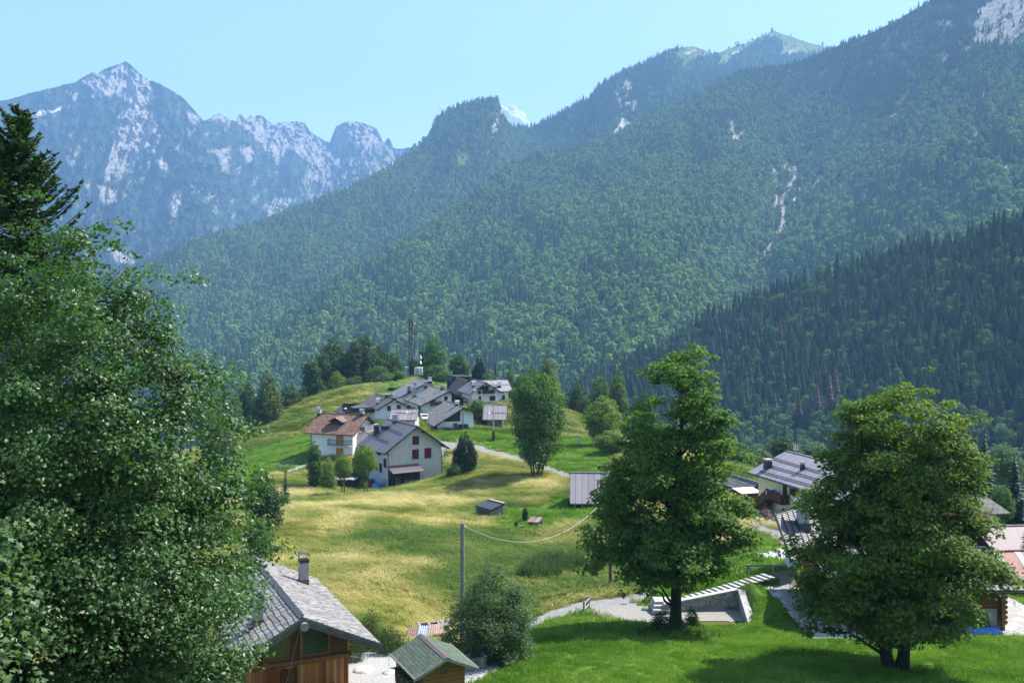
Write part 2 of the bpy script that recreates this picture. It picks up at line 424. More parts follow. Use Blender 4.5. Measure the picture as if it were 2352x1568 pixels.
def conifer_arrays(H, R, whorls, per, seed, droop=0.35, tw=0.16, pw=0.9, bare=0.06, tip=0.02, seg=3, fring=0.5):
    """layered boughs: each bough is a drooping strip of small triangular sprays"""
    rng = np.random.default_rng(seed); V = []; F = []; S = []
    for w in range(whorls):
        f = w/(whorls-1); z = H*(bare+(1-bare-tip)*f); r = R*(1-f)**pw*(0.85+0.3*rng.random())+0.03*R
        k = max(4, int(per*(0.5+0.5*(1-f)))); a0 = rng.random()*6.28
        for i in range(k):
            a = a0+6.283*i/k+rng.normal()*0.18; rr = r*(0.7+0.45*rng.random()); ca, sa = math.cos(a), math.sin(a)
            dz = -droop*rr*(0.7+0.6*rng.random()); wd = tw*R*(0.55+0.6*(1-f))*(0.8+0.4*rng.random()); zz = z+rng.normal()*H*0.008
            lift = 0.12*rr
            pts = [(0.04*rr, 0), (0.5*rr, dz*0.42+lift*0.3), (rr, dz+lift)]
            b = len(V)
            for j, (q, dq) in enumerate(pts):
                ww = wd*[0.55, 1.0, 0.12][j]; hang = -ww*fring
                V += [(ca*q-sa*ww, sa*q+ca*ww, zz+dq+hang), (ca*q, sa*q, zz+dq), (ca*q+sa*ww, sa*q-ca*ww, zz+dq+hang)]
            for j in range(2):
                o = b+3*j; F += [(o, o+1, o+4), (o, o+4, o+3), (o+1, o+2, o+5), (o+1, o+5, o+4)]
            sh = rng.random(); S += [sh]*8
    # leader
    b = len(V); V += [(0.03*R, 0, H*0.93), (-0.02*R, 0.03*R, H*0.93), (-0.02*R, -0.03*R, H*0.93), (0, 0, H)]
    F += [(b, b+1, b+3), (b+1, b+2, b+3), (b+2, b, b+3)]; S += [0.5]*3
    return np.array(V), np.array(F), np.array(S)
def trunk_arrays(H, r, n=6):
    V = [(r*math.cos(6.283*i/n), r*math.sin(6.283*i/n), -1) for i in range(n)]+[(0.15*r*math.cos(6.283*i/n), 0.15*r*math.sin(6.283*i/n), H*0.9) for i in range(n)]
    return np.array(V), np.array([(i, (i+1) % n, n+(i+1) % n, n+i) for i in range(n)])
def skirts(H, R, n, seed, bare, pw):
    """stacked ragged skirts that fill the inside of a distant conifer"""
    rng = np.random.default_rng(seed+500); V = []; F = []; S = []; k = 11
    for w in range(n):
        f = w/n; z0 = H*(bare+(1-bare)*f); z1 = min(H, z0+H*(1-bare)*1.9/n); r = R*(1-f)**pw*0.86
        b = len(V); V.append((0, 0, z1)); a0 = rng.random()*6.28
        for i in range(k):
            a = a0+6.283*i/k; q = r*(0.72+0.5*rng.random()); V.append((q*math.cos(a), q*math.sin(a), z0+H/n*0.35*rng.normal()*0.6))
        F += [(b, b+1+i, b+1+(i+1) % k) for i in range(k)]; S += list(0.25+0.7*rng.random(k))
    return np.array(V), np.array(F), np.array(S)
def conifer_mesh(name, H, R, whorls, per, seed, mats, fill=True, **kw):
    V, F, S = conifer_arrays(H, R, whorls, per, seed, **kw); T, TF = trunk_arrays(H, 0.02*H)
    if fill:
        v2, f2, s2 = skirts(H, R, max(6, whorls), seed, kw.get('bare', 0.06), kw.get('pw', 0.9)); F = np.r_[F, f2+len(V)]; V = np.r_[V, v2]; S = np.r_[S, s2]
    return mesh_np(name, np.r_[V, T], [F, TF+len(V)], mats, mat_idx=np.r_[np.zeros(len(F)), np.ones(len(TF))], attrs={'shade': ('FACE', np.r_[S, np.zeros(len(TF))])})
def broad_mesh(name, H, R, clumps, per, size, seed, mats, zlo=0.25, wood=True, top=1.0):
    rng = np.random.default_rng(seed)
    C = []
    for i in range(clumps):
        u = rng.random(); h = zlo+(top-zlo)*u; r = R*math.sqrt(max(0.05, 1-((u-0.42)/0.62)**2))*0.72*rng.random()**0.4; a = rng.random()*6.283
        C.append((r*math.cos(a), r*math.sin(a), h*H*0.9))
    C = np.array(C); cr = R*0.42*(0.7+0.6*rng.random(clumps)); ci = np.repeat(np.arange(clumps), per); n = len(ci)
    d = rng.normal(size=(n, 3)); d[:, 2] += 0.35; d = unit(d)
    pos = C[ci]+d*cr[ci][:, None]*np.array([1, 1, 0.8])*(0.75+0.25*rng.random(n))[:, None]
    nr = d+np.array([0, 0, 0.35])+rng.normal(size=(n, 3))*0.3
    V, F, k, nf = leaf_arrays(pos, nr, size*(0.7+0.6*rng.random(n)), rng, asp=0.85, fold=0.2)
    sh = np.clip(0.5+0.6*(rng.random(clumps)[ci]-0.5)+0.3*(rng.random(n)-0.5), 0, 1)
    fs = [F]; at = np.repeat(sh, nf); mi = np.zeros(len(F))
    if wood:
        T, TF = trunk_arrays(H*0.8, 0.018*H); fs.append(TF+len(V)); V = np.r_[V, T]; at = np.r_[at, np.zeros(len(TF))]; mi = np.r_[mi, np.ones(len(TF))]
    return mesh_np(name, V, fs, mats, mat_idx=mi, attrs={'shade': ('FACE', at)})
def tuft_mesh(name, n, spread, h, w, lean, seed, mat, curl=0.5, heads=0.0):
    """a tuft of bent blades leaning towards +x"""
    rng = np.random.default_rng(seed); V = []; F = []
    for i in range(n):
        a = rng.random()*6.283; r = spread*math.sqrt(rng.random()); bx, by = r*math.cos(a), r*math.sin(a)
        hh = h*(0.55+0.6*rng.random()); az = rng.normal()*0.6 if lean > 0.3 else rng.random()*6.283
        ln = lean*(0.6+0.8*rng.random()); dx, dy = math.cos(az)*ln*hh, math.sin(az)*ln*hh
        fa = rng.random()*6.283; wx, wy = w*0.5*math.cos(fa), w*0.5*math.sin(fa); b = len(V)
        m = (bx+dx*0.35, by+dy*0.35, hh*0.55); t = (bx+dx*(1+curl*0.4), by+dy*(1+curl*0.4), hh*(1-0.3*ln))
        V += [(bx-wx, by-wy, -0.03), (bx+wx, by+wy, -0.03), (m[0]-wx, m[1]-wy, m[2]), (m[0]+wx, m[1]+wy, m[2]), t]
        F += [(b, b+1, b+3), (b, b+3, b+2), (b+2, b+3, b+4)]
        if rng.random() < heads:
            c = len(V); V += [(t[0]-wx*1.3, t[1]-wy*1.3, t[2]-0.02), (t[0]+wx*1.3, t[1]+wy*1.3, t[2]-0.02), (t[0]+dx*0.12, t[1]+dy*0.12, t[2]+0.1*h)]; F += [(c, c+1, c+2)]
    return mesh_np(name, np.array(V), np.array(F), [mat])
# ================================================================ near land: one sheet
CP = [  # photo column, row, distance
 (1200,1568,51),(1500,1568,51.5),(1800,1568,52),(2050,1535,56),(2352,1560,54),(2200,1480,62),(1900,1500,60),(1700,1500,59),(1350,1500,57),
 (1130,1520,56),(1545,1440,68),(1300,1440,70.5),(1450,1433,72.6),(1600,1433,72.6),(1730,1430,71.5),(1900,1455,65.5),(2250,1463,64.6),(2352,1465,64),(2352,1395,70),
 (1480,1362,80.5),(1400,1380,79.5),(1260,1425,74.6),(1210,1420,78.2),(1130,1450,76),(1480,1345,84),(1770,1330,75.5),(1760,1345,74.8),(1800,1312,77.5),(1690,1345,78.2),(1600,1370,78.0),(1515,1398,77.2),
 (1000,1350,85),(800,1300,92),(900,1420,74),(960,1480,66),(840,1530,56),(700,1400,78),(640,1300,96),(1250,1300,97),(1000,1250,106),(1250,1240,112),(700,1200,117),(850,1150,142),(1125,1190,125),(1232,1210,118),
 (893,1121,170),(1012,1094,175),(830,1105,176),(760,1120,168),(650,1100,168),(600,1150,150),(550,1130,160),(560,1060,195),(650,1030,205),(690,1080,180),
 (700,1000,228),(540,1005,245),(620,965,268),(700,927,290),(780,910,300),(845,897,304),(900,880,306),(955,863,312),(985,868,310),(1010,884,296),(1030,900,285),
 (1120,930,250),(1160,925,252),(1170,955,235),(1000,950,236),(980,945,240),(880,970,212),(770,1000,205),(720,1061,184),(810,1061,182),
 (1005,990,204),(1087,981,208),(1060,1025,190),(1150,1047,179),(1230,1068,167),(1310,1095,154),(1100,1000,199),(1140,985,214),(1150,1010,197),(1225,1097,157),(1068,1085,164),(1050,1140,146),(1250,1130,142),
 (1340,1010,200),(1300,1030,185),(1340,1060,168),(1330,1182,124),(1430,1150,132),(1500,1190,118),(1600,1200,112),(1500,1130,138),(1420,1260,105),(1400,1330,90),(1600,1290,91),
 (1720,1185,120),(1750,1180,118),(1700,1155,128),(1740,1207,108.5),(1800,1243,101),(1780,1275,92),(1720,1255,98),(1650,1225,106),(1690,1300,87),(1640,1325,82.5),(1870,1260,97),(2000,1300,92),(2352,1300,90),(2200,1250,100),
 (560,1440,74),(400,1530,62),(300,1560,58),(560,1300,95)]
W3 = [(0,0,-2.5),(0,15,-7),(-12,22,-10.5),(12,22,-10.5),(-12,26,-12),(-40,20,-9),(45,20,-10),(0,35,-14.5),(-17,34,-14.5),(-35,40,-15),(35,40,-16),(-10,50,-20.1),(-6,50,-20.1),(-3,47,-19.6),(-60,60,-20),(-60,100,-26),(-12,60,-21.4),
      (-75,150,-31),(-90,210,-38),(-120,300,-70),(-110,260,-52),(-150,200,-52),(-60,330,-58),(-30,345,-50),(10,345,-44),(-40,420,-100),(40,400,-85),(0,600,-190),(-200,600,-220),
      (24,262,-33),(40,262,-44),(20,310,-46),(45,220,-39),(40,190,-31),(55,170,-33),(60,140,-30),(75,130,-31),(70,180,-46),(90,160,-48),(110,120,-40),(60,100,-26.5),(75,85,-25),(110,90,-30),(150,150,-70),
      (120,250,-85),(200,250,-95),(100,400,-150),(200,400,-130),(300,600,-190),(400,300,-110),(-400,300,-200),(-400,800,-300),(400,900,-260),(0,900,-280)]
_p = [P(*c) for c in CP]
TZ = TPS([(p.x, p.y) for p in _p]+[(a, b) for a, b, c in W3], [p.z for p in _p]+[c for a, b, c in W3], (60, 60), 0.0015)
gx = np.unique(np.r_[np.arange(-420, -130, 10), np.arange(-130, -48, 1.6), np.arange(-48, 48, 0.5), np.arange(48, 130, 1.6), np.arange(130, 431, 10)])
gy = np.unique(np.r_[np.arange(-20, 24, 2), np.arange(24, 110, 0.5), np.arange(110, 330, 1.3), np.arange(330, 920, 10)])
GX, GY = np.meshgrid(gx, gy)
GZ = TZ(GX, GY)
LOT_Z = -23.65
LOT = [(7.2, 71.2), (16.9, 71.2), (17.6, 72.6), (17.35, 77.2), (12.8, 76.6), (10.6, 76.3), (7.2, 79.5)]      # gravel parking bay
GZ = GZ+(fbm(GX/9, GY/9, 3, 5)-0.5)*0.55*sstep(85, 110, GY)+(fbm(GX/3, GY/3, 3, 9)-0.5)*0.16
_lot = in_poly(GX, GY, [(9.7, 71.6), (17.45, 71.6), (17.7, 76.65), (11.5, 76.05), (9.7, 76.3)])
GZ = np.where(_lot, np.minimum(GZ, LOT_Z-0.03), GZ)
_ter = in_poly(GX, GY, [(18.6, 64.4), (40, 64.4), (40, 78), (18.6, 78)]); GZ = np.where(_ter, np.minimum(GZ, -22.06), GZ)
def H(X, Y):
    """height of the land sheet"""
    X = np.asarray(X, float); Y = np.asarray(Y, float); sc = X.ndim == 0
    X = np.atleast_1d(X); Y = np.atleast_1d(Y)
    i = np.clip(np.searchsorted(gx, X)-1, 0, len(gx)-2); j = np.clip(np.searchsorted(gy, Y)-1, 0, len(gy)-2)
    u = np.clip((X-gx[i])/(gx[i+1]-gx[i]), 0, 1); v = np.clip((Y-gy[j])/(gy[j+1]-gy[j]), 0, 1)
    z = (GZ[j, i]*(1-u)+GZ[j, i+1]*u)*(1-v)+(GZ[j+1, i]*(1-u)+GZ[j+1, i+1]*u)*v
    return float(z[0]) if sc else z
def ground_at(x, y, lo=20, hi=330):
    """where the line of sight through photo point meets the land"""
    for Y in np.arange(lo, hi, 0.5):
        p = P(x, y, Y)
        if p.z < H(p.x, p.y): return Vector((p.x, p.y, H(p.x, p.y)))
    return P(x, y, hi)
def on_land(X, Y, dz=0.0): return Vector((X, Y, H(X, Y)+dz))
# photo-plane position of every land point, used to lay out what grows where
def fproj(X, Y, Z): return CX+FPX*X/np.maximum(Y, 1), HY-FPX*Z/np.maximum(Y, 1)
FX, FY = fproj(GX, GY, GZ)
def blur_mask(poly, X, Y, fuzz):
    """1 inside a world polygon, soft edge"""
    ins = in_poly(X, Y, poly); d = dist_line(X, Y, list(poly)+[poly[0]])
    return sstep(-fuzz, fuzz, np.where(ins, d, -d)+(fbm(X/2.2, Y/2.2, 3, 21)-0.5)*fuzz*1.2)
def world_poly(pts): return [tuple(P(*p)[:2]) for p in pts]
LAWN = world_poly([(700,1600,48),(1150,1500,62),(1178,1484,71),(1225,1452,75.5),(1265,1428,77.5),(1345,1406,79.5),(1375,1416,75.5),(1450,1434,73.6),(1740,1434,71.8),(1770,1330,76),(1850,1320,78),(2600,1380,72),(2700,1600,40),(1700,2200,22),(700,2200,22)])
FIELD = world_poly([(480,1180,150),(520,1035,210),(560,1032,212),(700,988,232),(760,1000,215),(720,1060,184),(660,1090,172),(640,1075,178),(560,1140,155)])
KNOLL = world_poly([(1000,998,202),(1090,984,208),(1160,990,206),(1200,1010,196),(1360,1000,205),(1420,1050,172),(1360,1105,152),(1300,1085,157),(1160,1040,181),(1100,1022,190),(1045,1010,196),(1000,1080,170),(1010,1015,190)])
GARDEN = world_poly([(1140,1200,122),(1160,1172,131),(1235,1168,132),(1290,1145,139),(1370,1140,140),(1370,1195,120),(1300,1200,119),(1240,1218,116),(1180,1225,115)])
GREEN_R = world_poly([(1560,1330,84),(1640,1290,91),(1700,1240,101),(1740,1212,107),(1810,1258,97),(1900,1300,85),(1800,1320,79),(1700,1330,80)])
BANK = world_poly([(1440,1392,78.5),(1488,1364,82),(1540,1340,84),(1640,1322,86),(1720,1318,85),(1840,1316,80),(1850,1400,72),(1780,1432,71),(1735,1432,71),(1706,1392,76.8),(1535,1408,76.6),(1505,1408,76.4)])
HILLTOP = world_poly([(850,905,302),(930,865,312),(1035,875,300),(1080,905,280),(1000,930,258),(880,935,255)])
BASE_A = world_poly([(640,1105,166),(740,1125,160),(900,1150,150),(1040,1125,152),(1100,1085,168),(1010,1060,180),(700,1090,178)])
def cover(X, Y):
    """(dry, mown, fine) weights of the ground cover"""
    lawn = blur_mask(LAWN, X, Y, 1.2); field = blur_mask(FIELD, X, Y, 2.0); kn = blur_mask(KNOLL, X, Y, 1.5); gd = blur_mask(GARDEN, X, Y, 1.6); gr = blur_mask(GREEN_R, X, Y, 1.5)
    gr = np.maximum(gr, blur_mask(BANK, X, Y, 0.5)); ht = blur_mask(HILLTOP, X, Y, 4); ba = blur_mask(BASE_A, X, Y, 3)
    mown = np.maximum.reduce([lawn, field, kn, gd, gr, 0.75*ht])
    dry = (1-mown)*(1-0.75*ba)*np.clip(0.25+1.25*fbm(X/14+3, Y/14, 4, 31), 0, 1)
    return dry, mown, field
dry, mown, fine = cover(GX, GY)
# worn earth: the mound by the mast and small bare patches
earth = np.exp(-(((GX-(-27))/4.5)**2+((GY-309)/8)**2)*0.7)*0.9*sstep(0.35, 0.6, fbm(GX/2, GY/3, 3, 41))
m = NT('ground', 0.95, 0.1)
v = m.coord('Object'); n1 = m.noise(0.35, 8, 0.7, v); n2 = m.noise(6, 6, 0.7, v); n3 = m.noise(0.06, 4, 0.6, v)
lawnc = m.ramp(n2, [(0.3, (0.05, 0.11, 0.012)), (0.5, (0.075, 0.15, 0.018)), (0.72, (0.11, 0.19, 0.026))])
wild = m.ramp(n1, [(0.3, (0.04, 0.07, 0.014)), (0.55, (0.08, 0.105, 0.022)), (0.75, (0.12, 0.125, 0.032))])
straw = m.ramp(n1, [(0.3, (0.085, 0.095, 0.02)), (0.55, (0.14, 0.135, 0.034)), (0.75, (0.19, 0.165, 0.05))])
c = m.mix(m.attr('dry').outputs['Fac'], wild, straw); c = m.mix(m.attr('mown').outputs['Fac'], c, lawnc)
c = m.mix(m.attr('earth').outputs['Fac'], c, (0.19, 0.125, 0.06)); m.col(c); m.bump(n2, 0.5, 0.1)
ny, nx = GX.shape; q = np.arange(ny*nx).reshape(ny, nx)
F4 = np.stack([q[:-1, :-1], q[:-1, 1:], q[1:, 1:], q[1:, :-1]], -1).reshape(-1, 4)
# the excavated bay: leave out land cells there so its walls stand clear
land = link('terrain', mesh_np('terrain', np.c_[GX.ravel(), GY.ravel(), GZ.ravel()], F4, [m.m], smooth=True,
     attrs={'dry': ('POINT', dry.ravel()), 'mown': ('POINT', mown.ravel()), 'earth': ('POINT', earth.ravel())}))
tag(land, 'grassy hillside meadow with lawn and hamlet', None, None, 'structure')

# ================================================================ mountains: sheets from foot to skyline
def sheet(name, sky, foot, depth, nx, ny, gully=0.0, gs=(60, 400), seed=1, rough=0.0, scale=(300, 300), back=900, lane=0.0, skyn=0.0, crag=0.0):
    sx = np.array([s[0] for s in sky], float); sy = np.array([s[1] for s in sky], float); fx = np.array([s[0] for s in foot], float); fy = np.array([s[1] for s in foot], float)
    D = TPS([d[:2] for d in depth], [math.log(d[2]) for d in depth], scale, 0.002)
    xs = np.linspace(max(sx[0], fx[0]), min(sx[-1], fx[-1]), nx); t = np.linspace(0, 1, ny)
    X, T = np.meshgrid(xs, t); top = np.interp(xs, sx, sy)+(fbm(xs/9, xs*0, 3, seed+50)-0.5)*skyn; bot = np.interp(xs, fx, fy)
    Yp = bot+(top-bot)*T; Dp = np.exp(D(X, Yp))
    if gully:
        wx = X+lane*(Yp-500)+50*(fbm(X/180, Yp/180, 2, seed+7)-0.5)
        g = ridged(wx/gs[0], Yp/gs[1], 4, seed)-0.55
        Dp = Dp*(1-gully*g*(1-0.55*T**6))
    if rough: Dp = Dp*(1+rough*(fbm(X/14, Yp/18, 5, seed+3, 0.6)-0.5))
    # rows behind the crest give the ridge its other side
    V = np.stack([(X-CX)/FPX*Dp, Dp, (HY-Yp)/FPX*Dp], -1)
    ex = []
    for k, (a, b) in enumerate(((0.12, 0.02), (0.5, 0.25), (1.0, 0.7))):
        e = V[-1].copy(); e[:, 1] += back*a; e[:, 2] -= back*b*0.9; ex.append(e)
    V = np.concatenate([V, np.array(ex)], 0)
    return V, X, Yp
def sheet_mesh(name, V, mat, attrs=None, kindlabel=None, smooth=True):
    ny, nx, _ = V.shape; q = np.arange(ny*nx).reshape(ny, nx)
    F = np.stack([q[:-1, :-1], q[:-1, 1:], q[1:, 1:], q[1:, :-1]], -1).reshape(-1, 4)
    A = {k: ('POINT', np.r_[a.ravel(), np.repeat(a[-1][None], 3, 0).ravel()]) for k, a in (attrs or {}).items()}
    o = link(name, mesh_np(name, V.reshape(-1, 3), F, [mat], smooth=smooth, attrs=A)); tag(o, kindlabel, None, None, 'structure'); return o
def poly_mask(X, Y, polys, fuzz=6, seed=3, ns=10):
    r = np.zeros(X.shape)
    n = (fbm(X/ns, Y/ns, 4, seed, 0.6)-0.5)*fuzz*3
    for p in polys:
        ins = in_poly(X, Y, p); d = dist_line(X, Y, list(p)+[p[0]]); r = np.maximum(r, sstep(-fuzz, fuzz, np.where(ins, d, -d)+n))
    return r
def line_mask(X, Y, lines, seed=5):
    r = np.zeros(X.shape); n = fbm(X/6, Y/9, 4, seed, 0.6)
    for w, pl in lines:
        r = np.maximum(r, sstep(w*1.6, w*0.3, dist_line(X, Y, pl)+(n-0.42)*w*2.6))
    return r
def S1(*a): return [(x*0.38507, y*0.38507) for x, y in a]
def S2(*a): return [(771.9+x*0.38507, y*0.38507) for x, y in a]
def S3(*a): return [(1546.5+x*0.38507, y*0.38507) for x, y in a]

# materials for the mountains
def mountain_mat(name, forest, rockc, grassc):
    m = NT(name, 0.95, 0.05); v = m.coord('Object')
    f1 = m.noise(0.03, 8, 0.75, v); f2 = m.noise(0.006, 6, 0.65, v)
    fc = m.ramp(f1, [(0.3, forest[0]), (0.55, forest[1]), (0.75, forest[2])])
    st = m.noise(0.022, 10, 0.85, m.coord('Object', (1, 1, 5), (0.5, 0.35, 0)), 0.8)
    rc = m.ramp(st, [(0.3, rockc[0]), (0.5, rockc[1]), (0.7, rockc[2])])
    gc = m.ramp(f2, [(0.35, grassc[0]), (0.65, grassc[1])])
    c = m.mix(m.attr('grass').outputs['Fac'], fc, gc); c = m.mix(m.attr('rock').outputs['Fac'], c, rc); c = m.mix(m.attr('scree').outputs['Fac'], c, (0.44, 0.40, 0.35))
    m.col(c); m.bump(m.math('ADD', f1, m.math('MULTIPLY', st, 0.8)), 0.8, 6)
    return m.m
FOR = ((0.012, 0.026, 0.012), (0.022, 0.045, 0.016), (0.04, 0.075, 0.025)); ROC = ((0.11, 0.105, 0.1), (0.27, 0.255, 0.235), (0.44, 0.42, 0.39)); GRA = ((0.07, 0.12, 0.03), (0.15, 0.19, 0.06))

# -- far rocky range
sky_f = [(-60,250),(0,233),(30,226),(60,216),(100,206),(140,197),(175,187),(200,172),(213,166),(225,170),(240,158),(262,152),(276,146),(287,142),(298,146),(305,158),(320,170),(342,184),(375,197),(395,208),(420,225),(440,250),(455,265),(468,277),(483,272),(492,264),(503,260),(515,268),(530,276),(543,278),(546,266),(551,262),(556,266),(558,284),(562,285),(570,270),(577,265),(582,271),(592,263),(605,268),(615,277),(628,285),(640,282),(660,281),(680,278),(700,283),(710,300),(725,312),(745,322),(757,329),(763,312),(772,290),(790,280),(815,279),(840,284),(865,297),(873,308),(877,322),(884,326),(890,318),(896,321),(899,336),(910,341),(940,340),(980,348),(1060,360)]
foot_f = [(-60,860),(200,860),(400,800),(1060,620)]
dep_f = [(0,820,3600),(0,233,6600),(290,145,7400),(290,400,5900),(150,400,5600),(200,620,4700),(350,650,4700),(480,280,7100),(450,450,5900),(450,600,5200),(500,275,7500),(545,280,7800),(600,268,8300),(620,420,7300),(700,470,6900),(740,330,8800),(810,280,8700),(830,400,7600),(760,480,7000),(600,560,6000),(900,340,8600),(1000,350,9000),(1000,600,7500),(650,600,6000)]
dep_f = [(a, b, c*0.78) for a, b, c in dep_f]
Vf, Xf, Yf = sheet('far', sky_f, foot_f, dep_f, 760, 400, 0.11, (60, 240), 13, 0.045, (300, 300), 1500, 0.4, 4.5)
rock = poly_mask(Xf, Yf, [S1((740,370),(800,430),(895,480),(900,560),(860,640),(830,660),(760,600),(690,560),(600,590),(560,530),(470,485),(560,435),(620,440),(700,400)),
    S1((830,640),(930,670),(960,830),(930,880),(990,960),(1020,1045),(960,1000),(905,890),(870,880),(750,1060),(640,1090),(580,1060),(620,960),(680,850),(660,750),(740,660)),
    S1((470,1090),(560,1100),(700,1140),(705,1185),(640,1215),(570,1170)), S1((1015,1150),(1080,1130),(1075,1225),(1040,1300),(990,1240)), S1((640,1480),(760,1500),(830,1568),(700,1568)),
    S1((1440,740),(1500,690),(1600,720),(1660,730),(1800,725),(1850,790),(1960,860),(1985,920),(1920,1010),(1830,960),(1740,890),(1640,960),(1560,870),(1490,800)), S1((1250,720),(1300,672),(1370,715)), S1((1412,690),(1432,685),(1450,745),(1420,740)),
    S1((890,900),(900,1020),(870,1010)), S1((1240,900),(1370,880),(1370,1010),(1330,1020),(1300,930)), S1((1430,880),(1500,860),(1520,960),(1480,970)),
    S1((1110,660),(1200,700),(1160,750),(1110,720)), S1((400,545),(470,560),(400,650),(440,585)), S1((1560,1230),(1640,1180),(1740,1190),(1700,1260),(1600,1290))], 4, 3, 7)
rock = rock*(0.62+0.38*sstep(0.30, 0.46, fbm((Xf*0.45+Yf)/3.2, (Xf-Yf*0.45)/22, 4, 77, 0.65)))
big2 = poly_mask(Xf, Yf, [S2((-60,870),(0,740),(60,722),(140,730),(250,780),(270,850),(330,870),(450,890),(300,1060),(150,1160),(0,1200),(-220,1160),(-150,950))], 8, 6, 12)
rock = np.maximum(rock, big2*np.where(Yf < 330, 1.0, sstep(0.40, 0.62, fbm(Xf/6, Yf/22, 5, 12, 0.65))*0.85))
rock = np.maximum(rock, sstep(0.62, 0.74, fbm(Xf/16+Yf/40, Yf/22, 5, 8, 0.62))*0.7*sstep(640, 480, Yf))
scree = poly_mask(Xf, Yf, [S1((140,690),(215,680),(240,658),(325,655),(365,632),(362,658),(300,680),(222,695),(205,722),(145,730))], 1.5, 9, 4)
scree = np.maximum(scree, 0.8*line_mask(Xf, Yf, [(5, S1((800,760),(870,700),(900,800),(950,860),(940,900),(980,990),(1015,1035))), (3, S1((760,560),(830,660),(850,700))), (3, S1((1020,1160),(1060,1150),(1030,1260)))]))
grass = sstep(0.5, 0.8, fbm(Xf/18, Yf/14, 5, 19, 0.6))*0.3
MF = mountain_mat('far_mountain', ((0.010, 0.022, 0.011), (0.018, 0.036, 0.014), (0.035, 0.062, 0.022)), ((0.13, 0.123, 0.11), (0.27, 0.25, 0.225), (0.42, 0.39, 0.345)), GRA)
sheet_mesh('mountain_far', Vf, MF, {'rock': rock, 'scree': scree, 'grass': grass}, 'grey limestone peak and jagged ridge across the valley')

# -- middle mountain: the wooded knob and the grassy summit behind
sky_m = [(120,858),(200,760),(250,700),(330,628),(360,602),(430,564),(560,526),(640,498),(700,476),(800,437),(850,412),(900,385),(940,352),(965,331),(985,316),(992,298),(1002,273),(1025,257),(1060,242),(1100,231),(1130,229),(1142,232),(1148,250),(1152,262),(1162,284),(1175,294),(1205,296),(1250,279),(1290,260),(1330,240),(1362,222),(1370,206),(1380,195),(1410,179),(1440,163),(1460,155),(1500,135),(1545,116),(1570,109),(1590,106),(1615,114),(1640,124),(1660,119),(1690,106),(1720,98),(1750,83),(1775,71),(1800,79),(1830,89),(1860,99),(1890,107),(1910,114),(1960,125),(2050,150)]
foot_m = [(120,870),(180,880),(480,940),(900,800),(1400,560),(2050,300)]
dep_m = [(330,628,2500),(480,880,1500),(560,526,2900),(700,800,1700),(800,437,3300),(800,650,2300),(985,316,3900),(1000,500,3000),(1060,240,4100),(1140,232,4050),(1150,300,3750),(1100,400,3350),(1205,296,4300),(1200,360,3800),(1370,215,4400),(1400,300,3700),(1350,400,3300),(1480,145,4700),(1500,220,4200),(1590,106,5200),(1640,124,5600),(1600,200,4500),(1775,72,6200),(1700,140,5500),(1850,98,6200),(1960,125,6500),(1900,200,5500),(2050,150,6500),(400,650,2250)]
dep_m = [(a, b, c*(1.0-0.14*min(1, max(0, (c-2200)/3000)))) for a, b, c in dep_m]
Vm, Xm, Ym = sheet('mid', sky_m, foot_m, dep_m, 460, 240, 0.12, (95, 460), 23, 0.0, (300, 300), 1200, 0.5, 2.0)
rock_m = (0.15+0.85*sstep(0.3, 0.5, fbm(Xm/9, Ym/6, 4, 44, 0.6)))*poly_mask(Xm, Ym, [S2((965,640),(985,650),(965,760),(940,830),(915,820),(930,740)), S2((1690,490),(1720,465),(1770,500),(1770,560),(1720,590),(1650,590),(1650,530)), S2((1710,610),(1790,600),(1800,660),(1730,690)), S2((860,900),(920,880),(900,950)), S3((250,380),(290,375),(295,410),(260,405))], 3, 4, 6)
scree_m = np.maximum(poly_mask(Xm, Ym, [S2((1655,790),(1690,740),(1700,690),(1720,700),(1760,745),(1700,790),(1660,815))], 2, 6, 4), line_mask(Xm, Ym, [(4, S2((1690,600),(1700,690))), (3, S3((360,320),(400,300))), (3, S3((480,245),(530,240))), (5, S3((680,320),(715,310))), (3, S3((80,320),(130,300)))]))
grass_m = poly_mask(Xm, Ym, [S2((2020,310),(2100,260),(2250,260),(2270,330),(2150,360),(2060,430),(2070,560),(2060,480),(2055,380)), S3((240,320),(400,270),(560,195),(600,180),(720,215),(880,270),(940,290),(860,330),(700,330),(640,330),(640,250),(520,240),(360,350),(300,400)), S2((700,960),(760,890),(800,960),(760,1020))], 4, 7, 8)
MM = mountain_mat('mid_mountain', FOR, ROC, GRA)
sheet_mesh('mountain_middle', Vm, MM, {'rock': rock_m, 'scree': scree_m, 'grass': grass_m}, 'wooded mountain with a blunt cliffed knob and grassy summit')

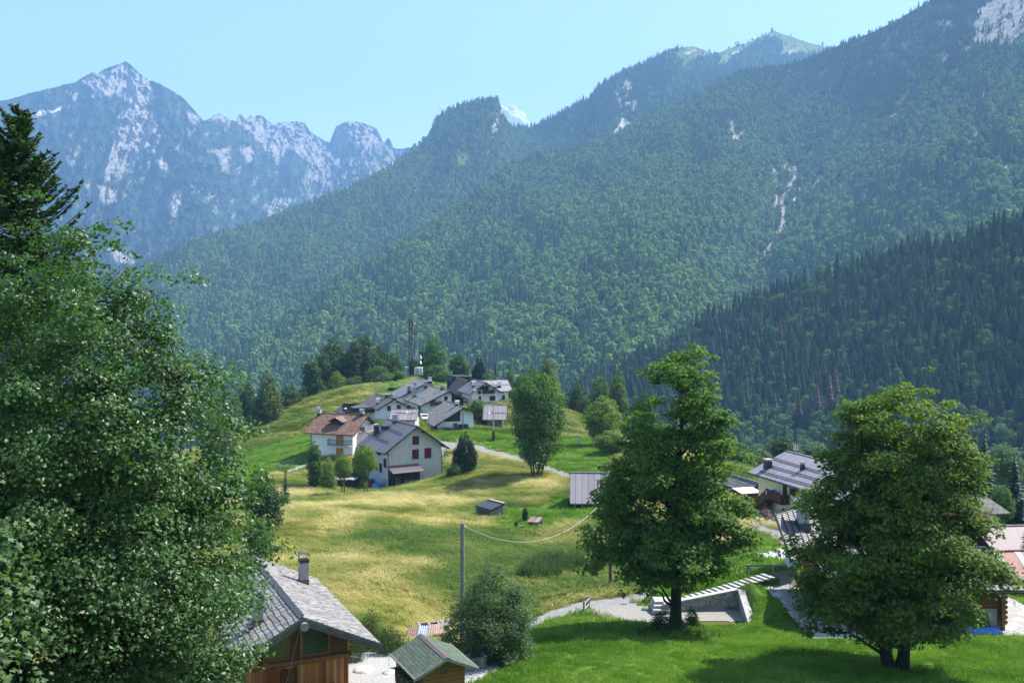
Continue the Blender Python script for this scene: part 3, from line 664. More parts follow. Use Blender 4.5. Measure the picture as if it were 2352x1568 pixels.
# -- near mountain: the great wooded flank with its gully
sky_n = [(420,960),(480,893),(560,812),(640,752),(700,708),(780,651),(850,606),(926,560),(1022,498),(1111,429),(1150,396),(1215,363),(1300,351),(1407,317),(1440,295),(1500,267),(1560,237),(1600,217),(1650,187),(1700,163),(1760,154),(1830,144),(1870,129),(1900,116),(1950,96),(2000,76),(2050,52),(2120,12),(2150,-8),(2220,-46),(2352,-108),(2460,-150)]
foot_n = [(420,1010),(1000,1010),(1500,960),(1750,860),(2460,720)]
dep_n = [(480,893,1300),(500,1000,1000),(700,708,1650),(700,950,1050),(926,560,2050),(950,900,1080),(1111,429,2500),(1200,620,1700),(1250,880,1050),(1215,363,2750),(1407,317,2850),(1400,450,2200),(1500,600,1500),(1480,800,1120),(1650,187,3100),(1620,350,2400),(1700,163,3150),(1700,420,2150),(1740,620,1750),(1800,480,2150),(1760,800,1300),(1830,390,2450),(1900,116,3100),(1900,300,2600),(2000,76,2950),(2120,12,2850),(2150,200,2350),(2060,420,1900),(2000,560,1550),(1900,640,1450),(2352,-108,2800),(2352,100,2300),(2352,300,1800),(2352,480,1450),(2352,700,1150),(2460,0,2500),(2100,700,1250)]
Vn, Xn, Yn = sheet('near', sky_n, foot_n, dep_n, 520, 340, 0.15, (120, 560), 37, 0.0, (300, 300), 1200, 0.55, 0.0)
G1 = [(5, S3((735,1010),(720,1080),(690,1130),(650,1180),(650,1290),(650,1390),(600,1440),(550,1530),(510,1568))), (3, S3((665,985),(690,1030))), (4, S3((880,1060),(830,1140))), (3, S3((600,1020),(620,1180),(610,1260))), (2.5, S3((760,1120),(725,1190))), (3, S3((1140,1160),(1070,1260))),
      (3, S3((1860,565),(1820,620))), (4, S3((1800,770),(1800,830),(1770,850))), (3, S3((1530,870),(1540,890))), (3, S3((1940,840),(1910,890))), (2, S3((2010,1000),(2030,1280))), (2, S3((1740,1180),(1720,1280))), (2, S3((1820,1210),(1800,1290))), (3, S3((2080,1000),(2040,1080))), (2, S3((1330,680),(1290,710))), (2.5, S3((1930,960),(1930,1000))), (3, S3((345,740),(370,850))), (3, S3((420,790),(360,850))), (2, S3((520,1370),(500,1500))), (2, S3((1930,1230),(1920,1310))), (2.5, S3((1990,990),(1960,1040))), (4, [(2125,318),(2100,345)]), (3, S3((1000,1480),(900,1510)))]
G1 = [(w_*1.5, l_) for w_, l_ in G1]
scree_n = line_mask(Xn, Yn, G1)
rock_n = poly_mask(Xn, Yn, [S3((1810,60),(1900,0),(2200,-60),(2300,100),(2091,260),(1990,270),(1900,250),(1820,280),(1780,200)), S3((1550,140),(1650,110),(1700,180),(1560,200)), S3((1580,320),(1780,280),(1700,330),(1600,370)), S3((1350,250),(1420,240),(1400,300),(1340,300)), S3((1340,370),(1390,370),(1385,420),(1345,410)), S3((1140,370),(1190,360),(1190,400)), S3((1160,430),(1230,430),(1200,470)), S3((1265,290),(1280,290),(1280,350)), S3((690,715),(760,690),(800,720))], 5, 5, 9)*sstep(0.25, 0.5, fbm(Xn/8+Yn/20, Yn/4, 4, 15, 0.6))
grass_n = np.maximum(poly_mask(Xn, Yn, [S3((860,490),(880,420),(960,370),(900,460)), S3((1610,450),(1640,420),(1700,410),(1690,440)), S3((760,440),(790,430),(760,500))], 3, 3, 6), line_mask(Xn, Yn, [(6, S3((1530,440),(1470,490),(1400,570),(1350,620))), (5, S3((1250,700),(1220,790))), (5, S3((1060,910),(980,980),(930,1010))), (4, S3((1280,870),(1340,830))), (5, S3((760,1180),(660,1280))), (6, S3((1500,0),(1540,60),(1600,30))), (6, S3((1640,40),(1720,70))), (4, S3((1270,170),(1280,240),(1250,300)))]))
MN = mountain_mat('near_mountain', FOR, ROC, GRA)
sheet_mesh('mountain_near', Vn, MN, {'rock': rock_n, 'scree': scree_n, 'grass': grass_n}, 'steep wooded mountain flank split by a stony gully')

# -- the dark spruce hill
sky_h = [(1250,960),(1330,902),(1400,868),(1500,812),(1600,752),(1650,728),(1750,688),(1850,655),(1950,622),(2050,597),(2150,567),(2250,545),(2352,512),(2520,470)]
foot_h = [(1250,1090),(1500,1120),(1750,1160),(2000,1180),(2520,1220)]
dep_h = [(1330,902,900),(1400,1000,770),(1400,868,930),(1500,812,930),(1500,1000,740),(1650,728,960),(1650,1060,680),(1850,655,960),(1850,900,740),(2050,597,910),(2050,1080,600),(2050,850,720),(2352,512,820),(2352,800,650),(2352,1120,535),(2520,470,770),(2520,1200,500),(1700,900,790),(1250,1000,830),(1250,1090,770)]
Vh, Xh, Yh = sheet('hill', sky_h, foot_h, dep_h, 260, 160, 0.05, (90, 300), 53, 0.0, (300, 300), 300, 0.3, 0.0)
m = NT('forest_floor', 0.95, 0.05); m.col(m.ramp(m.noise(0.2, 6, 0.7, m.coord('Object')), [(0.3, (0.008, 0.014, 0.007)), (0.7, (0.025, 0.04, 0.016))]))
sheet_mesh('hillside', Vh, m.m, None, 'steep hillside under dark spruce forest')

# ================================================================ sky, sun, air, camera
w = bpy.data.worlds.new('World'); SC.world = w; w.use_nodes = True; wn = w.node_tree
sk = wn.nodes.new('ShaderNodeTexSky'); sk.sky_type = 'NISHITA'; sk.sun_disc = False; sk.sun_elevation = SUN_EL; sk.sun_rotation = math.radians(90)-SUN_AZ
sk.altitude = 900; sk.air_density = 1.0; sk.dust_density = 1.2; sk.ozone_density = 1.6
bg = wn.nodes['Background']; bg.inputs[1].default_value = 0.128; wn.links.new(sk.outputs[0], bg.inputs[0])
sl = bpy.data.lights.new('sun', 'SUN'); sl.energy = 5.0; sl.angle = math.radians(0.5); sl.color = (1.0, 0.95, 0.87)
so = bpy.data.objects.new('sun', sl); COL.objects.link(so); so.rotation_euler = SUNV.to_track_quat('Z', 'Y').to_euler(); so.location = (200, 60, 300)
HAZE_ON = True
if HAZE_ON:
    hm = bpy.data.materials.new('haze'); hm.use_nodes = True; ht = hm.node_tree; ht.nodes.remove(ht.nodes['Principled BSDF'])
    pv = ht.nodes.new('ShaderNodeVolumePrincipled'); pv.inputs['Density'].default_value = 1.3e-4; pv.inputs['Color'].default_value = (0.30, 0.58, 1.0, 1); pv.inputs['Anisotropy'].default_value = 0.0
    ht.links.new(pv.outputs[0], ht.nodes['Material Output'].inputs['Volume'])
    hz = MB().box((-6500, -60, -421.5), (6500, 9200, 2050)).build('haze', hm); tag(hz, 'blue summer haze filling the valley air', None, None, 'stuff')
cd = bpy.data.cameras.new('camera'); co = bpy.data.objects.new('camera', cd); COL.objects.link(co); SC.camera = co
co.location = (0, 0, 0); co.rotation_euler = (math.radians(90), 0, 0); cd.sensor_width = 36; cd.lens = 36*FPX/2352; cd.shift_y = -(784-HY)/2352; cd.clip_end = 40000; cd.clip_start = 0.5
SC.view_settings.view_transform = 'Standard'; SC.view_settings.look = 'None'; SC.view_settings.exposure = 1.38; SC.view_settings.gamma = 1.0; SC.view_settings.use_curve_mapping = False
cy = SC.cycles; cy.max_bounces = 5; cy.diffuse_bounces = 2; cy.glossy_bounces = 2; cy.transmission_bounces = 3; cy.volume_bounces = 0; cy.transparent_max_bounces = 8; cy.use_denoising = True
cy.use_adaptive_sampling = True; cy.adaptive_threshold = 0.02; cy.caustics_reflective = False; cy.caustics_refractive = False
# ================================================================ forests
vf = NT('valley_floor', 0.95, 0.05); vf.col(vf.ramp(vf.noise(0.02, 6, 0.7, vf.coord('Object')), [(0.3, (0.015, 0.03, 0.014)), (0.7, (0.045, 0.075, 0.028))]))
tag(link('valley_floor', mesh_np('valley_floor', [(-16000, -400, -420), (16000, -400, -420), (16000, 16000, -420), (-16000, 16000, -420)], np.array([(0, 1, 2, 3)]), [vf.m])), 'deep wooded valley floor', None, None, 'structure')
M_BARK = mat_noise('bark', (0.05, 0.043, 0.035), (0.13, 0.11, 0.085), 6, 0.9, 0.6, 0.1, (1, 1, 0.25))
M_BARKD = mat_noise('dark_bark', (0.022, 0.018, 0.014), (0.06, 0.05, 0.04), 6, 0.9, 0.5, 0.1, (1, 1, 0.25))
def mat_far(name, c1, c2, trans=0.15):
    """foliage seen far off: shade varies from tree to tree and from bough to bough"""
    m = NT(name, 0.8, 0.12); oi = m.node('ShaderNodeObjectInfo')
    ge = m.node('ShaderNodeNewGeometry'); f = m.math('ADD', m.math('MULTIPLY', oi.outputs['Random'], 0.6), m.math('MULTIPLY', m.attr('shade').outputs['Fac'], 0.32)); f = m.math('ADD', f, m.math('MULTIPLY', m.math('SUBTRACT', m.noise(0.008, 4, 0.6, ge.outputs['Position']), 0.46), 0.9))
    c = m.ramp(f, [(0.0, c1), (0.5, tuple((a+b)/2*0.95 for a, b in zip(c1, c2))), (1.0, c2)]); m.col(c)
    tr = m.node('ShaderNodeBsdfTranslucent'); m.link(m.mix(1.0, c, (1.3, 1.6, 0.5), 'MULTIPLY'), tr.inputs['Color'])
    mx = m.node('ShaderNodeMixShader'); mx.inputs[0].default_value = trans
    m.link(m.b.outputs[0], mx.inputs[1]); m.link(tr.outputs[0], mx.inputs[2]); m.link(mx.outputs[0], m.out.inputs['Surface']); return m.m
M_SPR = mat_far('spruce_needles', (0.018, 0.042, 0.018), (0.062, 0.105, 0.042))
M_LAR = mat_far('larch_needles', (0.05, 0.095, 0.03), (0.10, 0.16, 0.05))
M_BRD = mat_far('broad_leaves', (0.045, 0.10, 0.026), (0.13, 0.21, 0.05))
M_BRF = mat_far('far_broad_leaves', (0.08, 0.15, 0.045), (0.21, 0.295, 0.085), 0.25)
M_BRD2 = mat_far('pale_leaves', (0.06, 0.12, 0.045), (0.12, 0.19, 0.07))
M_DEAD = mat_far('dead_needles', (0.085, 0.066, 0.058), (0.14, 0.11, 0.095), 0.05)
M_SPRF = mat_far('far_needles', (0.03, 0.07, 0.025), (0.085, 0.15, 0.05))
spr_far = [conifer_mesh('far_spruce', 19+2*i, 3.8+0.3*i, 7, 7, 60+i, [M_SPRF, M_BARKD], tw=0.3, fring=0.7) for i in range(2)]
lar_far = [conifer_mesh('far_larch', 18+2*i, 3.6, 7, 6, 70+i, [M_LAR, M_BARKD], tw=0.3, fring=0.7) for i in range(1)]
brd_far = [broad_mesh('far_broadleaf', 13+1.5*i, 5.6+0.4*i, 11, 9, 3.0, 80+i, [M_BRF, M_BARKD], 0.12, False) for i in range(3)]
FARP = spr_far+lar_far+brd_far        # 0,1 spruce  2 larch  3,4,5 broadleaf
def cell_points(V, density, rng, mask=None, ny=None):
    """random points on a sheet, `density` per square metre, thinned by mask (per grid point 0..1)"""
    A = V[:ny]; a = A[:-1, :-1]; b = A[:-1, 1:]; c = A[1:, 1:]; d = A[1:, :-1]
    area = (np.linalg.norm(np.cross(b-a, c-a), axis=2)+np.linalg.norm(np.cross(c-a, d-a), axis=2))/2
    w = area*density
    if mask is not None: w = w*mask[:-1, :-1]
    k = rng.poisson(w); jj, ii = np.nonzero(k); k = k[jj, ii]; jj = np.repeat(jj, k); ii = np.repeat(ii, k)
    u = rng.random(len(jj))[:, None]; v = rng.random(len(jj))[:, None]
    p = (a[jj, ii]*(1-u)+b[jj, ii]*u)*(1-v)+(d[jj, ii]*(1-u)+c[jj, ii]*u)*v
    return p, jj, ii
def forest(name, V, ny, dens, mask, con, seed, label, smin=0.58, smax=1.4, grow=None):
    rng = np.random.default_rng(seed)
    p, jj, ii = cell_points(V, dens, rng, mask, ny); n = len(p)
    cn = con[jj, ii]; r = rng.random(n)
    idx = np.where(r < cn, np.where(rng.random(n) < 0.25, 2, rng.integers(0, 2, n)), rng.integers(3, 6, n))
    s = smin+(smax-smin)*rng.random(n)**1.3
    if grow is not None: s = s*grow[jj, ii]
    scl = np.stack([s*(0.9+0.2*rng.random(n)), s*(0.9+0.2*rng.random(n)), s*(0.85+0.3*rng.random(n))], 1)
    rot = np.stack([rng.normal(size=n)*0.03, rng.normal(size=n)*0.03, rng.random(n)*6.283], 1)
    return scatter(name, p-[0, 0, 0.5], rot, scl, idx, FARP, 'stuff', label)
con_n = np.clip(sstep(0.48, 0.68, fbm(Xn/90+2, Yn/70, 4, 91))*0.65+0.10+0.6*sstep(300, 130, Yn)+0.25*sstep(780, 900, Yn), 0, 1)
G1W = line_mask(Xn, Yn+5, [(w_*1.5+2, l_) for w_, l_ in G1]); mask_n = (1-np.clip(G1W*1.2+rock_n*1.0+grass_n*0.95, 0, 1))*np.where(Yn < 330, 0.8, 1)
thin_n = 1-0.45*sstep(0.5, 0.7, fbm(Xn/30+Yn/60, Yn/22, 3, 99))*sstep(420, 200, Yn)*sstep(1600, 1800, Xn)
gap_n = 1-0.6*sstep(0.60, 0.70, fbm(Xn/14+Yn/50, Yn/12, 4, 98, 0.6))
forest('near_mountain_forest', Vn, 340, 0.0185, mask_n*thin_n*gap_n, con_n, 5, 'mixed beech and spruce forest covering the near mountain flank', grow=1-0.25*sstep(500, 150, Yn))
con_m = np.clip(0.14+0.5*sstep(0.45, 0.65, fbm(Xm/80, Ym/60, 4, 92))+0.45*sstep(400, 240, Ym), 0, 1)
mask_m = 1-np.clip(scree_m*1.6+rock_m*1.3+grass_m*0.97, 0, 1)
forest('middle_mountain_forest', Vm, 240, 0.0095, mask_m, con_m, 6, 'mixed forest covering the knobbed middle mountain', 0.9, 1.45)

_vx, _vy = np.meshgrid(np.linspace(-2600, 500, 40), np.linspace(560, 3600, 40)); _vv = np.stack([_vx, _vy, np.full(_vx.shape, -420.0)], -1)
forest('valley_forest', _vv, 40, 0.0045, np.ones(_vx.shape), np.full(_vx.shape, 0.35), 9, 'mixed forest on the deep valley floor', 0.9, 1.8)
# -- dark hill: the trees one can tell apart are things, the rest one mass
spr_mid = [conifer_mesh('hill_spruce', (17, 20, 22, 18, 15)[i], (4.0, 4.4, 4.6, 3.6, 4.0)[i], (11, 12, 13, 12, 10)[i], 10, 30+i, [M_SPR, M_BARKD], tw=0.26, fring=0.9, droop=0.5, pw=(0.75, 0.65, 0.8, 0.62, 0.7)[i]) for i in range(5)]
lar_mid = [conifer_mesh('hill_larch', 19, 3.6, 18, 9, 40, [M_LAR, M_BARKD], tw=0.16, fring=0.6)]
brd_mid = [broad_mesh('hill_broadleaf', (14, 16, 12, 15)[i], (4.8, 5.2, 4.6, 4.2)[i], 26, 40, 0.85, 44+i, [M_BRD2 if i == 3 else M_BRD, M_BARKD], 0.12, True) for i in range(4)]
dead_mid = [conifer_mesh('hill_dead', 18, 3.0, 16, 8, 49, [M_DEAD, M_BARKD], tw=0.13, fring=0.5)]
HP = spr_mid+lar_mid+brd_mid+dead_mid     # 0-4 spruce, 5 larch, 6-9 broadleaf, 10 dead
def hill_trees():
    rng = np.random.default_rng(17)
    p, jj, ii = cell_points(Vh, 0.03, rng, None, 160); x, y = fproj(p[:, 0], p[:, 1], p[:, 2])
    low = sstep(900, 1060, y)*0.75+0.10+0.25*sstep(0.55, 0.7, fbm(x/60, y/40, 3, 14)); r = rng.random(len(p)); n = len(p)
    idx = np.where(r < low, rng.choice([6, 7, 8, 6, 7, 9], n), np.where(rng.random(n) < 0.07, 5, rng.integers(0, 5, n)))
    s = 0.72+0.42*rng.random(n); rz = rng.random(n)*6.283
    # thin out so that crowns do not swallow each other
    order = np.argsort(p[:, 1]); cell = {}; keep = np.zeros(n, bool)
    for i in order:
        k = (int(p[i, 0]//4.9), int(p[i, 1]//4.9))
        if k in cell: continue
        cell[k] = 1; keep[i] = True
    p, idx, s, rz, x, y = p[keep], idx[keep], s[keep], rz[keep], x[keep], y[keep]
    top = y-20*s*FPX/p[:, 1]
    # seen in the photo: inside the frame, above the land's own crest, clear of the three big crowns in front
    crest = np.interp(x, [1250, 1500, 1690, 1760, 1900, 2300, 2360], [1000, 1040, 1075, 1040, 1130, 1130, 1180])
    hid = ((x > 1455) & (x < 1690) & (top > 840) & (y < 1330)) | ((x > 1870) & (x < 2255) & (top > 930))
    vis = (x > 1330) & (x < 2350) & (top < crest-25) & ~hid & (y < crest+40)
    con = idx < 6
    def pick(sel, k):
        ids = np.nonzero(sel & vis)[0]; return ids[np.argsort(-(20*s/p[:, 1])[ids])[:k]]
    a = pick(con & (idx < 5), 285); b = pick(idx == 5, 30); c = pick((idx >= 6) & (idx < 9), 170); d = pick(idx == 9, 40)
    one = np.zeros(n if False else len(p), bool); one[a] = one[b] = one[c] = one[d] = True
    for ids, nm, lab, cat, grp in ((a, 'forest_spruce', 'dark green pointed spruce in the shaded hillside forest', 'spruce', 'spruces of the hillside forest'),
                                   (b, 'forest_larch', 'lighter feathery larch among the dark hillside spruces', 'larch', 'larches of the hillside forest'),
                                   (c, 'forest_broadleaf', 'rounded green broadleaf tree among spruces low on the dark hillside', 'tree', 'broadleaf trees of the hillside forest'),
                                   (d, 'forest_willow', 'pale grey-green rounded tree at the foot of the dark hillside', 'tree', 'pale trees of the hillside forest')):
        for i in ids:
            o = link(nm, HP[idx[i]]); o.location = p[i]-[0, 0, 0.4]; o.rotation_euler = (0, 0, rz[i]); o.scale = (s[i],)*3; tag(o, lab, cat, grp)
    for (fx, fy, Y, sc) in ((1905, 925, 545, 1.0), (1878, 940, 540, 0.85), (1920, 905, 560, 0.9), (1835, 955, 520, 0.75), (2075, 660, 840, 1.1), (1792, 775, 700, 0.8)):
        q = P(fx, fy, Y); o = link('dead_spruce', dead_mid[0]); o.location = q; o.scale = (sc,)*3; tag(o, 'bare reddish-brown dead spruce standing among green hillside trees', 'dead tree', 'dead spruces of the hillside forest')
    rest = ~one
    m = rest.sum(); sc = np.repeat(s[rest][:, None], 3, 1)
    scatter('hillside_forest', p[rest]-[0, 0, 0.4], np.c_[np.zeros((m, 2)), rz[rest]], sc, idx[rest], HP, 'stuff', 'remaining dark forest covering the hillside')
hill_trees()
# ================================================================ building materials
PL_WHITE = mat_noise('white_plaster', (0.66, 0.67, 0.67), (0.78, 0.78, 0.77), 1.2, 0.9, 0.15)
PL_CREAM = mat_noise('cream_plaster', (0.52, 0.49, 0.42), (0.64, 0.61, 0.53), 0.9, 0.95, 0.4)
PL_YELLOW = mat_noise('yellow_plaster', (0.66, 0.60, 0.36), (0.74, 0.68, 0.44), 0.8, 0.9, 0.1)
PL_GREY = mat_noise('grey_plaster', (0.38, 0.38, 0.36), (0.52, 0.51, 0.49), 2.0, 0.9, 0.2)
PL_PLINTH = mat_noise('plinth_paint', (0.42, 0.47, 0.52), (0.52, 0.56, 0.60), 2.0, 0.9, 0.1)
W_DARK = mat_planks('dark_boards', [(0.018, 0.011, 0.008), (0.035, 0.02, 0.013), (0.055, 0.032, 0.02)], 0.18)
W_BLACK = mat_planks('tarred_boards', [(0.010, 0.009, 0.008), (0.022, 0.018, 0.015), (0.045, 0.038, 0.032)], 0.16)
W_BROWN = mat_planks('brown_boards', [(0.06, 0.026, 0.014), (0.10, 0.042, 0.02), (0.15, 0.065, 0.03)], 0.16)
W_LARCH = mat_planks('larch_boards', [(0.13, 0.042, 0.015), (0.22, 0.078, 0.026), (0.34, 0.14, 0.048), (0.46, 0.23, 0.09)], 0.19, 0.6)
W_LOG = mat_planks('log_boards', [(0.15, 0.06, 0.022), (0.23, 0.10, 0.036), (0.30, 0.15, 0.06)], 0.21, 0.65, 'z', 0.1, 0.6)
W_GREY = mat_noise('weathered_wood', (0.16, 0.145, 0.125), (0.36, 0.34, 0.31), 4, 0.85, 0.4, 0.15, (1, 1, 6))
W_GREYP = mat_planks('weathered_boards', [(0.09, 0.08, 0.07), (0.2, 0.185, 0.165), (0.32, 0.30, 0.275)], 0.14)
W_BEAM = mat_noise('brown_beam', (0.13, 0.055, 0.024), (0.24, 0.11, 0.045), 3, 0.7, 0.3, 0.2, (6, 1, 6))
R_BROWN = mat_seam('brown_metal_roof', (0.115, 0.098, 0.100), (0.165, 0.142, 0.143), 0.55)
R_PURPLE = mat_seam('mauve_metal_roof', (0.20, 0.175, 0.185), (0.27, 0.24, 0.25), 0.8)
R_SLATE = mat_tiles('grey_roof_slabs', [(0.12, 0.115, 0.108), (0.185, 0.178, 0.165), (0.255, 0.245, 0.228)], 0.42, 0.62, 0.8, 0.09, 0.3)
R_SLATED = mat_tiles('dark_roof_slabs', [(0.075, 0.072, 0.07), (0.115, 0.11, 0.105), (0.16, 0.152, 0.145)], 0.4, 0.6, 0.8, 0.09, 0.35)
R_TERRA = mat_tiles('old_terracotta_tiles', [(0.13, 0.065, 0.045), (0.21, 0.115, 0.08), (0.29, 0.18, 0.13), (0.42, 0.23, 0.13)], 0.36, 0.26, 0.8, 0.12, 0.35)
R_TERRA2 = mat_tiles('red_terracotta_tiles', [(0.34, 0.13, 0.08), (0.46, 0.19, 0.11), (0.50, 0.30, 0.20)], 0.36, 0.26, 0.8, 0.12, 0.4)
R_TBROWN = mat_tiles('faded_brown_tiles', [(0.17, 0.115, 0.09), (0.235, 0.165, 0.13), (0.30, 0.22, 0.175)], 0.36, 0.3, 0.8, 0.12, 0.4)
R_BLACK = mat_tiles('black_roof_tiles', [(0.075, 0.077, 0.085), (0.10, 0.103, 0.112), (0.135, 0.137, 0.147)], 0.36, 0.3, 0.4, 0.16, 0.25, 0.9, 0.5)
R_RIB = mat_seam('ribbed_grey_roof', (0.135, 0.13, 0.135), (0.19, 0.183, 0.187), 0.95, 0.6, 0.09)
TRIM = mat_noise('dark_trim', (0.022, 0.018, 0.016), (0.045, 0.036, 0.03), 3, 0.6)
TRIMG = mat_noise('grey_fascia', (0.09, 0.088, 0.085), (0.15, 0.147, 0.14), 3, 0.75, 0.2, 0.2, (1, 6, 1))
METAL = mat_noise('grey_metal', (0.34, 0.36, 0.38), (0.48, 0.50, 0.52), 3, 0.35, 0, 0.5, metal=0.6)
METALB = mat_noise('brown_sheet_metal', (0.10, 0.075, 0.066), (0.145, 0.11, 0.098), 3, 0.45, 0, 0.5)
METALD = mat_noise('dark_metal', (0.02, 0.02, 0.022), (0.045, 0.045, 0.048), 3, 0.45)
CONC = mat_noise('rendered_concrete', (0.26, 0.25, 0.235), (0.40, 0.385, 0.36), 2.5, 0.9, 0.25)
GLASS = NT('window_glass', 0.08, 0.6); GLASS.col((0.025, 0.03, 0.035)); GLASS = GLASS.m
SH_RED = mat_planks('red_shutter', [(0.115, 0.012, 0.016), (0.145, 0.015, 0.02), (0.175, 0.022, 0.027)], 0.12)
SH_DARK = mat_planks('dark_shutter', [(0.03, 0.014, 0.012), (0.045, 0.02, 0.016), (0.06, 0.028, 0.02)], 0.12)
SH_OCH = mat_planks('ochre_shutter', [(0.42, 0.22, 0.05), (0.50, 0.27, 0.06), (0.54, 0.31, 0.08)], 0.12)
SH_ORG = mat_planks('orange_shutter', [(0.46, 0.17, 0.035), (0.52, 0.20, 0.04), (0.55, 0.23, 0.05)], 0.1)
WFRAME = mat_noise('pale_frame', (0.5, 0.49, 0.46), (0.6, 0.59, 0.56), 3, 0.7)
LEDGE = mat_noise('ledge_stone', (0.36, 0.35, 0.33), (0.5, 0.49, 0.46), 4, 0.9)

class House:
    """gabled house: x runs along the gable wall, y along the ridge, z up from the near corner"""
    def __init__(s, name, label, cat, px, ybase, Y, theta, eave_y, far_x, ridge_y, side_x=None, L=None, W=None, xr=0.5, og=0.8, oe=0.8, ogb=None, th=0.16,
                 wall=None, roof=None, trim=None, group=None, base=None, sink=2.0, fascia=0.22, roof_edge=None, build=True, eave_r_y=None, gutter=True, oer=None):
        t = math.radians(theta); s.d1 = Vector((math.cos(t), math.sin(t), 0)); s.d2 = Vector((-math.sin(t), math.cos(t), 0)); s.th = th
        c = P(px, ybase, Y); s.C = c if base is None else Vector((c.x, c.y, base)); s.theta = t
        s.W = W if W else along(c, s.d1, far_x); s.L = L if L else along(c, s.d2, side_x)
        s.he = zat(c.x, c.y, eave_y)-s.C.z; s.xr = xr*s.W; s.og, s.oe = og, oe; s.ogb = og if ogb is None else ogb; s.oer = oe if oer is None else oer
        q = s.wp(s.xr, -og, 0); s.ha = zat(q.x, q.y, ridge_y)-s.C.z-th
        s.sl = (s.ha-s.he)/max(s.xr, 1e-3) if s.xr > 0.01 else 0; fr = s.C+s.d1*s.W
        s.her = s.he if eave_r_y is None else zat(fr.x, fr.y, eave_r_y)-s.C.z
        s.sr = (s.ha-s.her)/max(s.W-s.xr, 1e-3) if s.W-s.xr > 0.05 else None
        s.wall_m, s.roof_m, s.trim_m = wall, roof, trim or TRIM
        s.o = thing(name, label, cat, s.C, t, group)
        if not build: return
        b = MB(); hr = s.her if s.sr is not None else s.ha
        poly = [(0, 0, -sink), (s.W, 0, -sink), (s.W, 0, hr)]+([(s.xr, 0, s.ha)] if s.sr is not None else [])+[(0, 0, s.he)]
        b.prism(poly, (0, s.L, 0)); b.build('wall', wall, s.o)
        s.roof()
        if gutter: s.gutters()
    def wp(s, x, y, z): return s.C+s.d1*x+s.d2*y+Vector((0, 0, z))
    def roof(s):
        r = MB(); y0, y1 = -s.og, s.L+s.ogb; th = s.th
        def slab(xa, za, xb, zb):
            r.prism([(xa, y0, za), (xb, y0, zb), (xb, y0, zb+th), (xa, y0, za+th)], (0, y1-y0, 0))
        s.zl = s.he-s.oe*s.sl+0.004; slab(-s.oe, s.zl, s.xr, s.ha+0.004)
        if s.sr is not None:
            s.zr = s.her-s.oer*s.sr+0.004; slab(s.xr+0.003, s.ha+0.004, s.W+s.oer, s.zr)
            r.bar((s.xr, y0+0.02, s.ha+th+0.03), (s.xr, y1-0.02, s.ha+th+0.03), 0.22, 0.07)
        s.roof_o = r.build('roof', s.roof_m, s.o)
        fw = 0.05
        for y in (y0-fw, y1):
            f = MB(); f.prism([(-s.oe-0.03, y, s.zl-0.1), (s.xr, y, s.ha-0.1), (s.xr, y, s.ha+th-0.02), (-s.oe-0.03, y, s.zl+th-0.02)], (0, fw, 0)); f.build('fascia', s.trim_m, s.roof_o)
            if s.sr is not None: f = MB(); f.prism([(s.xr+0.002, y, s.ha-0.1), (s.W+s.oer+0.03, y, s.zr-0.1), (s.W+s.oer+0.03, y, s.zr+th-0.02), (s.xr+0.002, y, s.ha+th-0.02)], (0, fw, 0)); f.build('fascia', s.trim_m, s.roof_o)
    def gutters(s):
        g = MB(); g.bar((-s.oe-0.06, -s.og, s.zl+0.03), (-s.oe-0.06, s.L+s.ogb, s.zl+0.03), 0.11, 0.1); g.build('gutter', s.trim_m, s.roof_o)
        if s.sr is not None:
            g = MB(); g.bar((s.W+s.oer+0.06, -s.og, s.zr+0.03), (s.W+s.oer+0.06, s.L+s.ogb, s.zr+0.03), 0.11, 0.1); g.build('gutter', s.trim_m, s.roof_o)
    def pix(s, face, x, y):
        """photo point -> (s, z) on a wall face"""
        k = (x-CX)/FPX
        o, d = {'g': (s.C, s.d1), 'l': (s.C, s.d2), 'r': (s.C+s.d1*s.W, s.d2), 'b': (s.C+s.d2*s.L, s.d1)}[face]
        t = along(o, d, x); q = o+d*t; return t, zat(q.x, q.y, y)-s.C.z
    def rpix(s, x, y, side='l'):
        """photo point -> local point on a roof slope"""
        o = Vector((0, 0, 0)); ray = Vector(((x-CX)/FPX, 1, (HY-y)/FPX))
        if side == 'l': p0 = s.wp(0, 0, s.he+s.th); e = s.d1*1+Vector((0, 0, s.sl))
        else: p0 = s.wp(s.W, 0, s.her+s.th); e = -s.d1+Vector((0, 0, s.sr))
        n = e.cross(s.d2); t = p0.dot(n)/ray.dot(n); w = ray*t-s.C
        return Vector((w.dot(s.d1), w.dot(s.d2), w.z))
    def fb(s, face, s0, s1, z0, z1, d0, d1):
        """box corners on a face, d measured outwards"""
        if face == 'g': return (s0, -d1, z0), (s1, -d0, z1)
        if face == 'l': return (-d1, s0, z0), (-d0, s1, z1)
        if face == 'r': return (s.W+d0, s0, z0), (s.W+d1, s1, z1)
        return (s0, s.L+d0, z0), (s1, s.L+d1, z1)
    def window(s, face, x0, y0, x1, y1, style='pane', mat=None, frame=None, name='window', sill=True, bars=True):
        a = s.pix(face, x0, y0); b = s.pix(face, x1, y1); s0, s1 = sorted((a[0], b[0])); zz = sorted((a[1], b[1])); z0, z1 = zz
        if z1-z0 > 0.1: pass
        return s.window_at(face, s0, s1, z0, z1, style, mat, frame, name, sill)
